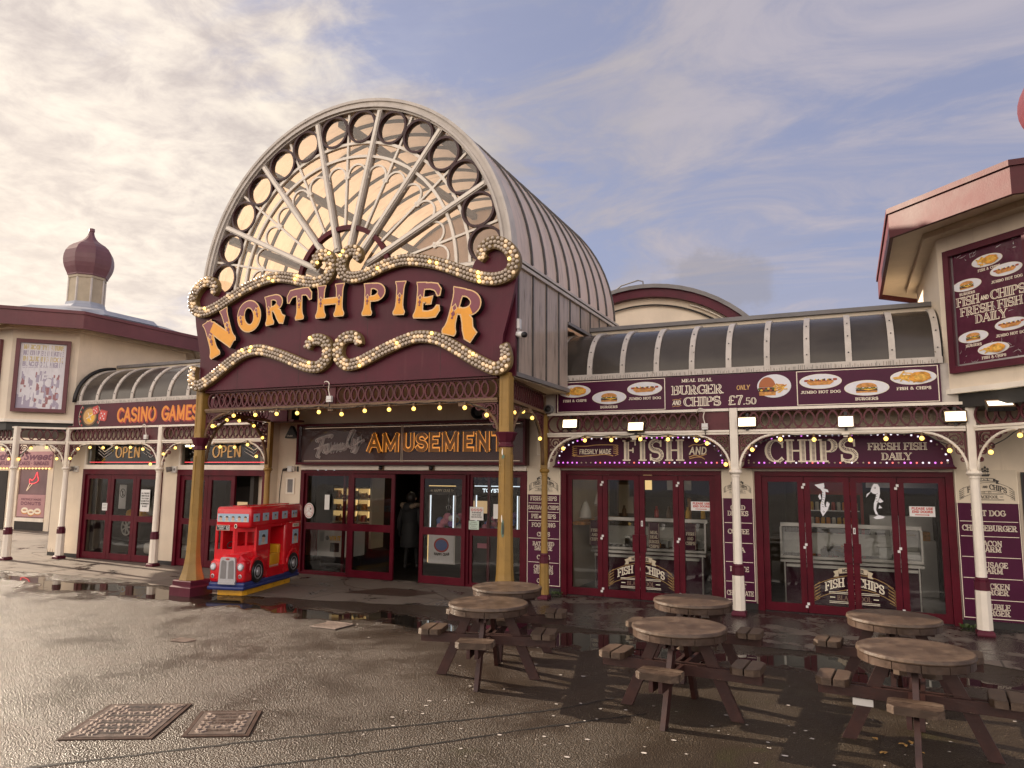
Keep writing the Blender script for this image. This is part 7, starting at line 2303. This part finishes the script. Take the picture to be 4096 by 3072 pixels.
for (x, z, lab) in ((-4.05, 1.62, 'white carrier bag hanging behind the leftmost chip shop door'), (-4.33, 1.38, 'crumpled white carrier bag hanging lower by the shop wall')):
    m = MB()
    m.lathe([(.02, .30), (.05, .26), (.10, .12), (.115, .02), (.09, .0), (.0, .0)], x, 12.75, WHITE, 9, 0, True, z - .12)
    m.tube([(x - .03, 12.75, z + .14), (x, 12.75, z + .24), (x + .03, 12.75, z + .14)], .006, WHITE, 5)
    tag(m.build('carrier_bag'), lab, 'bag', 'carrier bags in the chip shop')
t = thing('drinks_fridge', 'red edged drinks fridge with rows of cans behind the diving fish sticker', 'fridge', (-.35, 14.9, 0))
m = MB(); m.box(-.75, .25, 14.9, 15.35, .01, 1.95, REDP); m.box(-.70, .20, 14.88, 14.899, .2, 1.72, DARK); m.build('cabinet', t)
m = MB()
for j in range(5):
    m.box(-.68, .18, 14.80, 14.879, .30 + .28 * j, .315 + .28 * j, STEEL)
    for i in range(9):
        m.lathe([(.033, 0), (.035, .02), (.035, .13), (.026, .15)], -.62 + .092 * i, 14.84, RND.choice([REDP, STEEL, ORANGE, REDP, WHITE, CHEESE]), 8, 0, True, .316 + .28 * j)
m.build('cans', t)
m = MB(); m.tube([(-.92, 14.0, .01), (-.92, 14.0, 2.59)], .10, CREAMIN, 14); tag(m.build('inner_column'), 'round cream column inside the chip shop, left of the fridge', 'column')
m = MB(); m.box(-4.57, -4.3, 12.6, 14.9, 1.15, 1.20, BUN); m.box(-4.57, -4.54, 12.3, 14.9, .02, 1.148, CREAM2); m.box(-4.57, -4.54, 12.3, 14.9, 1.202, 2.5, CREAM2); tag(m.build('wall_shelf'), 'wooden shelf and board on the shop wall behind the left door', 'shelf')
t = thing('menu_light_box', 'dark hanging menu board with glowing yellow picture behind the shop counter', 'menu board', (-3.3, 15.3, 1.9))
m = MB(); m.box(-4.2, -2.2, 15.25, 15.3, 1.6, 2.3, DARK); m.build('board', t)
m = MB(); m.box(-3.9, -3.72, 15.235, 15.249, 1.75, 2.15, SHELFL); m.box(-3.4, -2.9, 15.235, 15.249, 1.75, 2.15, WHITE); m.build('picture', t)
t = thing('frying_range', 'steel frying range under a dark hood behind the leaping fish sticker', 'range', (.85, 15.0, 0))
m = MB(); m.box(.35, 1.35, 14.7, 15.35, .01, .95, STEEL); m.box(.35, 1.35, 15.1, 15.35, .951, 1.35, STEEL); m.build('body', t)
m = MB(); m.box(.30, 1.40, 14.6, 15.38, 1.9, 2.4, DARK); m.box(.30, 1.40, 14.58, 14.599, 1.86, 1.95, STEEL); m.build('hood', t)
m = MB()
for k in range(4): m.box(.42 + .23 * k, .58 + .23 * k, 14.72, 15.0, .951, 1.05 + .05 * (k % 2), (DARK, STEEL, CREAM2, BUN)[k])
m.build('baskets', t)
t = thing('wall_posters', 'pair of framed pictures on the back wall behind the FISH AND doors', 'pictures', (-3.9, 15.35, 1.7))
for k, (x0, x1, mt) in enumerate(((-4.5, -4.1, CREAM2), (-2.1, -1.7, GOLDT))):
    m = MB(); m.box(x0, x1, 15.33, 15.37, 1.2, 1.9, BRONZE); m.box(x0 + .04, x1 - .04, 15.32, 15.329, 1.25, 1.85, mt); m.build('picture', t)
m = MB()
for x in (-4.05, -3.0, -1.75): m.box(x, x + .07, 15.30, 15.36, .01, 2.58, BUN)
tag(m.build('timber_battens'), 'tan timber battens on the shop back wall', 'battens')
m = MB()
for k in range(14):
    x = -4.2 + .30 * (k % 7) + RND.uniform(0, .1); z = 1.30
    if k < 7: m.lathe([(.04, 0), (.045, .02), (.04, .12), (.02, .16), (.02, .2)], x, 13.5, RND.choice([REDP, BRONZE, WHITE, CHEESE]), 9, 0, True, 1.281)
tag(m.build('sauce_bottles'), 'row of sauce bottles along the counter top behind the FISH AND doors', 'bottles', kind='stuff')
# arcade machines
t = thing('change_machine', 'white boxy change machine low behind the left arcade windows', 'machine', (-9.2, 13.0, 0))
m = MB(); m.box(-10.55, -9.74, 13.0, 13.6, .26, .84, WHITE); m.box(-10.5, -9.8, 13.05, 13.55, .01, .259, BLACK); m.box(-9.90, -9.83, 12.985, 12.999, .64, .78, BLACK); m.box(-10.2, -9.97, 12.985, 12.999, .36, .55, DARK); m.box(-10.47, -10.38, 12.985, 12.999, .58, .76, STEEL); m.build('cabinet', t)
m = MB(FY(12.985)); sans(m, 'WIN IT', -10.07, .60, .10, CHEESE, w=.30, weight=.24, z=.003); m.disc(-10.28, .65, .004, .05, .05, INKT, 12); m.build('lettering', t)
m = MB(); m.box(-11.05, -10.62, 13.0, 13.8, .26, .84, REDP); tag(m.build('red_cabinet'), 'red cabinet beside the white change machine', 'cabinet')
t = thing('prize_shelves', 'warm lit prize shelves behind the left arcade windows', 'shelves', (-10.8, 14.8, 1))
m = MB(); m.box(-11.35, -10.25, 14.9, 14.95, .86, 1.70, SHELFL); m.build('light_panel', t)
m = MB()
for z in (.88, 1.15, 1.42, 1.68): m.box(-11.35, -10.25, 14.5, 14.899, z, z + .025, CREAM2)
for x in (-11.35, -10.98, -10.62, -10.27): m.box(x, x + .02, 14.5, 14.899, .86, 1.70, STEEL)
m.build('shelf', t)
for z in (.905, 1.175, 1.445):
    for i in range(13):
        m = MB(); x = -11.30 + .083 * i; h = RND.uniform(.08, .2)
        k = i % 3
        if k == 0: m.box(x, x + RND.uniform(.04, .07), 14.55, 14.68, z, z + h, RND.choice([CREAM2, GOLDT, REDP, GREYM, BUN, BRONZE]))
        elif k == 1: m.lathe([(.03, 0), (.034, .03), (.028, h * .7), (.012, h * .8), (.012, h)], x + .03, 14.6, RND.choice([BRONZE, BUN, STEEL, GOLDT]), 9, 0, True, z)
        else: m.ball((x + .03, 14.6, z + .05), .045, RND.choice([BUN, REDP, CREAM2, DARK]), 8, 6)
        m.build('prize', t)
m = MB(); m.box(-11.38, -10.2, 14.45, 14.5, .84, .86, STEEL); m.box(-10.24, -10.18, 14.45, 14.95, .3, 1.95, CREAM2); m.build('end_panel', t)
PLUSH = [flat('plush_%s' % n, c, .9) for n, c in (('blue', (.1, .16, .4)), ('pink', (.55, .2, .28)), ('white', (.6, .58, .55)), ('tan', (.42, .25, .12)), ('violet', (.22, .12, .35)))]
for (x0, x1, y, lab, wht) in ((-8.02, -7.38, 13.4, 'white fronted claw machine headed HAPPY CRAB behind the right sliding door', True), (-7.25, -6.2, 14.0, 'dark claw machine full of plush toys behind the right arcade window', False)):
    t = thing('claw_machine', lab, 'claw machine', ((x0 + x1) / 2, y, 0), 'claw machines in the arcade')
    m = MB(); m.box(x0, x1, y + .03, y + .8, .20, .86, BLACK if not wht else WHITE); m.box(x0, x1, y + .03, y + .8, 1.60, 1.80, BLACK); m.box(x0, x1, y + .75, y + .8, .86, 1.60, DARKW)
    for xx in (x0, x1 - .03): m.box(xx, xx + .03, y + .03, y + .06, .86, 1.60, STEEL)
    m.build('cabinet', t)
    m = MB()
    for xx in (x0 + .04, x1 - .055): m.box(xx, xx + .015, y + .015, y + .029, .86, 1.60, LEDB)
    m.box(x0, x1, y + .015, y + .029, 1.785, 1.80, SHELFL if wht else LEDB); m.build('led_strip', t)
    m = MB()
    for k in range(30):
        m.ball((RND.uniform(x0 + .1, x1 - .1), RND.uniform(y + .15, y + .6), .90 + RND.uniform(0, .26)), RND.uniform(.05, .09), RND.choice(PLUSH), 7, 5)
    m.build('plush_toys', t)
    m = MB(); m.tube([((x0 + x1) / 2, y + .3, 1.6), ((x0 + x1) / 2, y + .3, 1.40)], .01, STEEL, 5)
    for k in range(3): m.tube([((x0 + x1) / 2, y + .3, 1.40), ((x0 + x1) / 2 + .06 * cos(k * 2.1), y + .3 + .06 * sin(k * 2.1), 1.35), ((x0 + x1) / 2 + .03 * cos(k * 2.1), y + .3 + .03 * sin(k * 2.1), 1.28)], .008, STEEL, 5)
    m.build('claw', t)
    fm = FY(y + .014)
    m = MB(fm)
    if wht:
        sans(m, '<< HAPPY CRAB >>', (x0 + x1) / 2, 1.67, .055, CREAMT, w=.54, weight=.2, z=.004)
        m.box(x0 + .02, x1 - .02, .22, .84, .001, .004, PLATE); m.box(x0, x0 + .015, .22, .84, .001, .006, SHELFL)
        sans(m, 'HAPPY CRAB', (x0 + x1) / 2 + .02, .36, .06, INKT, w=.36, weight=.24, z=.006, warp=lambda x_, y_: (x_, y_ + .6 * (x_ - (x0 + x1) / 2) ** 2))
        m.disc((x0 + x1) / 2 + .01, .58, .0055, .16, .13, MATS['plush_blue'], 24); m.ribbon(arc((x0 + x1) / 2 + .01, .58, .16, .13, 0, 360, 24)[:-1], .035, 0, .0062, REDP, closed=True)
    else:
        sans(m, 'TOYSTACK', (x0 + x1) / 2, 1.66, .08, LEDB, w=.66, weight=.2, z=.004)
        m.box(x0 + .1, x0 + .4, .5, .6, .001, .03, MATS['plush_pink'])
    m.build('front_graphics', t)
t = thing('tube_cluster', 'row of short bluish tubes high behind the left arcade window', 'tube light', (-11.1, 13.9, 0))
m = MB(); m.box(-11.4, -11.38, 13.9, 14.3, .01, 2.2, DARK); m.build('bracket', t)
m = MB()
for x in (-11.36, -11.12, -10.88): m.box(x, x + .02, 13.88, 13.899, 2.0, 2.3, LEDB)
m.build('blue_tube', t)
prz = MB(FY(16.2))
for k in range(10): prz.disc(-8.6 + .19 * (k % 5), 1.78 + .19 * (k // 5), .02, .075, .075, (GREYM, BRONZE)[k % 2], 12, .0)
prz.box(-8.8, -7.2, .2, 1.5, -.4, 0, DARK); prz.box(-8.7, -7.3, 1.1, 1.4, .001, .01, BULBMID)
tag(prz.build('prize_wall'), 'dark game console with round prizes seen through the open arcade doorway', 'arcade cabinet')
# casino room things
SILV = paint('silver_grey_ride', (.26, .25, .23), .35, .2, 4, .2)
t = thing('rocket_ride', 'silver rocket shaped ride with portholes behind the third casino door', 'kiddie ride', (-14.3, 13.0, 0))
m = MB(); m.lathe([(.0, .30), (.22, .34), (.34, .6), (.40, 1.0), (.37, 1.4), (.26, 1.8), (.12, 2.08), (.03, 2.2)], -14.55, 13.1, SILV, 18); m.build('hull', t)
m = MB(FY(12.74)); m.lathe([(.09, -.1), (.11, .0), (.08, .02), (.0, .01)], -14.5, 1.55, BLACK, 14); m.build('porthole', t)
m = MB(); m.lathe([(.5, .01), (.5, .22), (.42, .30), (.0, .30)], -14.55, 13.1, WHITE, 18); m.build('base', t)
t = thing('animal_ride', 'pale rounded animal shaped ride behind the second casino door', 'kiddie ride', (-15.7, 13.2, 0))
m = MB(); m.ball((-15.5, 13.3, 1.25), .42, SILV, 14, 9, .8); m.ball((-15.85, 13.15, 1.15), .2, WHITE, 12, 8); m.tube([(-15.5, 13.3, 1.0), (-15.55, 13.3, .3)], [.3, .14], SILV, 12); m.build('body', t)
m = MB(); rbox(m, -15.95, -15.1, 13.0, 13.6, .02, .3, .08, WHITE); m.build('base', t)
t = thing('car_ride', 'toy car ride with a white spoked wheel behind the first casino door', 'kiddie ride', (-16.3, 12.8, 0))
m = MB(); rbox(m, -16.85, -15.75, 12.75, 13.5, .35, .80, .12, DARK); rbox(m, -16.5, -15.9, 12.85, 13.4, .75, 1.1, .1, YEL); m.build('body', t)
m = MB(FY(12.74)); m.ribbon(arc(-16.22, .68, .17, .19, 0, 360, 22)[:-1], .03, 0, .02, WHITE, closed=True); m.disc(-16.22, .68, .02, .05, .05, WHITE, 12, .0)
for k in range(7): m.ribbon([(-16.22, .68), (-16.22 + .165 * cos(k * .9), .68 + .185 * sin(k * .9))], .035, 0, .018 + .0003 * k, WHITE)
m.build('wheel', t)
m = MB(); m.box(-13.2, -12.4, 13.2, 13.9, .01, 1.7, DARK); m.box(-13.1, -12.8, 13.18, 13.199, 1.1, 1.35, BULBMID); m.box(-12.62, -12.57, 13.1, 13.15, .2, 1.7, REDP)
tag(m.build('slot_machine'), 'dark slot machine with glowing screen behind the gold column doors', 'slot machine')
t = thing('no_entry_poster', 'white poster with a crossed figure symbol on the casino wall inside', 'poster', (-15.2, 12.4, 1.5))
for x in (-16.0, -15.55):
    m = MB(FY(12.3)); m.box(x, x + .24, 1.15, 1.72, 0, .005, PLATE); m.ribbon(arc(x + .12, 1.52, .085, .10, 0, 360, 18)[:-1], .018, 0, .0065, INKT, closed=True); m.box(x + .105, x + .135, 1.45, 1.58, .0052, .0065, INKT); m.ribbon([(x + .06, 1.59), (x + .18, 1.45)], .014, 0, .007, INKT)
    m.build('sheet', t)

# ------------------------------------------------------------------ person in the open doorway (seen from behind)
COAT = flat('black_padded_coat', (.010, .010, .012), .7)
FUR = paint('fur_trim', (.26, .19, .14), .9, .4, 30, 0, bump=.4, bs=60)
TROU = flat('dark_trousers', (.012, .011, .012), .8)
SKINM = flat('skin', (.42, .25, .18), .5)
HAIRM = flat('dark_hair', (.02, .013, .010), .5)
PX, PYY = -8.72, 13.85


def skinned(name, verts, edges, radii, mat, parent, sub=1):
    me = bpy.data.meshes.new(name)
    me.from_pydata(verts, edges, [])
    o = bpy.data.objects.new(name, me); COL.objects.link(o)
    md = o.modifiers.new('skin', 'SKIN'); md.use_smooth_shade = True
    sv = me.skin_vertices[0].data
    for i, r in enumerate(radii): sv[i].radius = (r, r) if isinstance(r, (int, float)) else r
    sv[0].use_root = True
    if sub:
        s2 = o.modifiers.new('sub', 'SUBSURF'); s2.levels = sub; s2.render_levels = sub
    dg = bpy.context.evaluated_depsgraph_get()
    m2 = bpy.data.meshes.new_from_object(o.evaluated_get(dg))
    bpy.data.objects.remove(o)
    for p in m2.polygons: p.use_smooth = True
    m2.materials.clear(); m2.materials.append(mat)
    off = LOCS.get(parent.name, Vector((0, 0, 0)))
    m2.transform(Matrix.Translation(-off))
    o = bpy.data.objects.new(name, m2); COL.objects.link(o); o.parent = parent
    return o


pers = thing('person', 'person in a dark fur hooded coat walking in through the open arcade doorway', 'person', (PX, PYY, 0))
V = [(0, 0, .92), (0, .01, 1.12), (0, .02, 1.30), (0, .0, 1.42), (0, -.01, 1.50), (0, .02, 1.60), (0, .01, 1.70),
     (-.10, 0, .86), (-.10, .02, .48), (-.09, -.06, .09), (-.09, .06, .04), (.10, 0, .86), (.10, .10, .50), (.09, .16, .10), (.09, .28, .05),
     (-.19, .0, 1.37), (-.27, -.03, 1.10), (-.31, .02, .87), (-.315, .04, .80), (.19, 0, 1.37), (.25, .0, 1.10), (.25, .12, .90), (.25, .16, .84)]
E_ = [(0, 1), (1, 2), (2, 3), (3, 4), (4, 5), (5, 6), (0, 7), (7, 8), (8, 9), (9, 10), (0, 11), (11, 12), (12, 13), (13, 14), (3, 15), (15, 16), (16, 17), (17, 18), (3, 19), (19, 20), (20, 21), (21, 22)]
Rr_ = [.15, .14, .16, .12, .055, .085, .06, .085, .06, .042, .035, .085, .06, .042, .035, .065, .052, .040, .035, .065, .052, .040, .035]
fi = len(V)
for (b, x, y, z) in ((18, -.315, .04, .80), (22, .25, .16, .84)):      # five fingers on each hand
    for k in range(5):
        dx = (k - 2) * .014
        i0 = len(V)
        l = (.045, .075, .08, .075, .06)[k]
        V += [(x + dx * .5, y + dx, z - .02), (x + dx * .6, y + dx * 1.4 + .01, z - .02 - l * .6), (x + dx * .6, y + dx * 1.4 + .025, z - .02 - l)]
        E_ += [(b, i0), (i0, i0 + 1), (i0 + 1, i0 + 2)]; Rr_ += [.011, .010, .008]
V = [(PX + x, PYY + y, z) for x, y, z in V]
skinned('body', V, E_, Rr_, TROU, pers)
m = MB()
m.lathe([(.235, .50), (.24, .62), (.22, .85), (.195, 1.05), (.215, 1.22), (.235, 1.33), (.19, 1.43), (.11, 1.49)], PX, PYY, COAT, 18)
for s, pts in ((-1, [(-.20, .0, 1.36), (-.28, -.03, 1.10), (-.315, .02, .88)]), (1, [(.20, 0, 1.36), (.26, .0, 1.10), (.26, .12, .91)])):
    m.tube([(PX + x, PYY + y, z) for x, y, z in catmull(pts, 5)], [lerp(.085, .055, i / 10) for i in range(11)], COAT, 10)
m.ball((PX, PYY - .12, 1.40), .15, COAT, 12, 8, .9)
m.build('coat', pers)
m = MB(); m.tube([(PX + .19 * cos(a), PYY - .05 + .14 * sin(a), 1.44 + .03 * cos(2 * a)) for a in [2 * pi * i / 20 for i in range(20)]], [.05 + .012 * (i % 2) for i in range(20)], FUR, 8, True); m.build('fur_trim', pers)
m = MB(); m.ball((PX, PYY + .0, 1.64), .115, HAIRM, 14, 9, 1.2); m.build('hair', pers)
m = MB(); m.ball((PX, PYY + .075, 1.615), .075, SKINM, 12, 8, 1.25); m.ball((PX, PYY + .155, 1.60), .016, SKINM, 6, 5)
for s in (-1, 1): m.ball((PX + s * .112, PYY + .02, 1.61), .022, SKINM, 6, 5, 1.4); m.ball((PX + s * .03, PYY + .142, 1.63), .012, WHITE, 6, 4)
m.box(PX - .025, PX + .025, PYY + .135, PYY + .15, 1.555, 1.562, REDP); m.build('face', pers)
for (s, y) in ((-.09, -.02), (.09, .20)):
    pers.scale = (.93, .93, .93)
    m = MB(); rbox(m, PX + s - .045, PX + s + .045, PYY + y - .08, PYY + y + .18, .008, .10, .03, BLACK); m.build('shoe', pers)
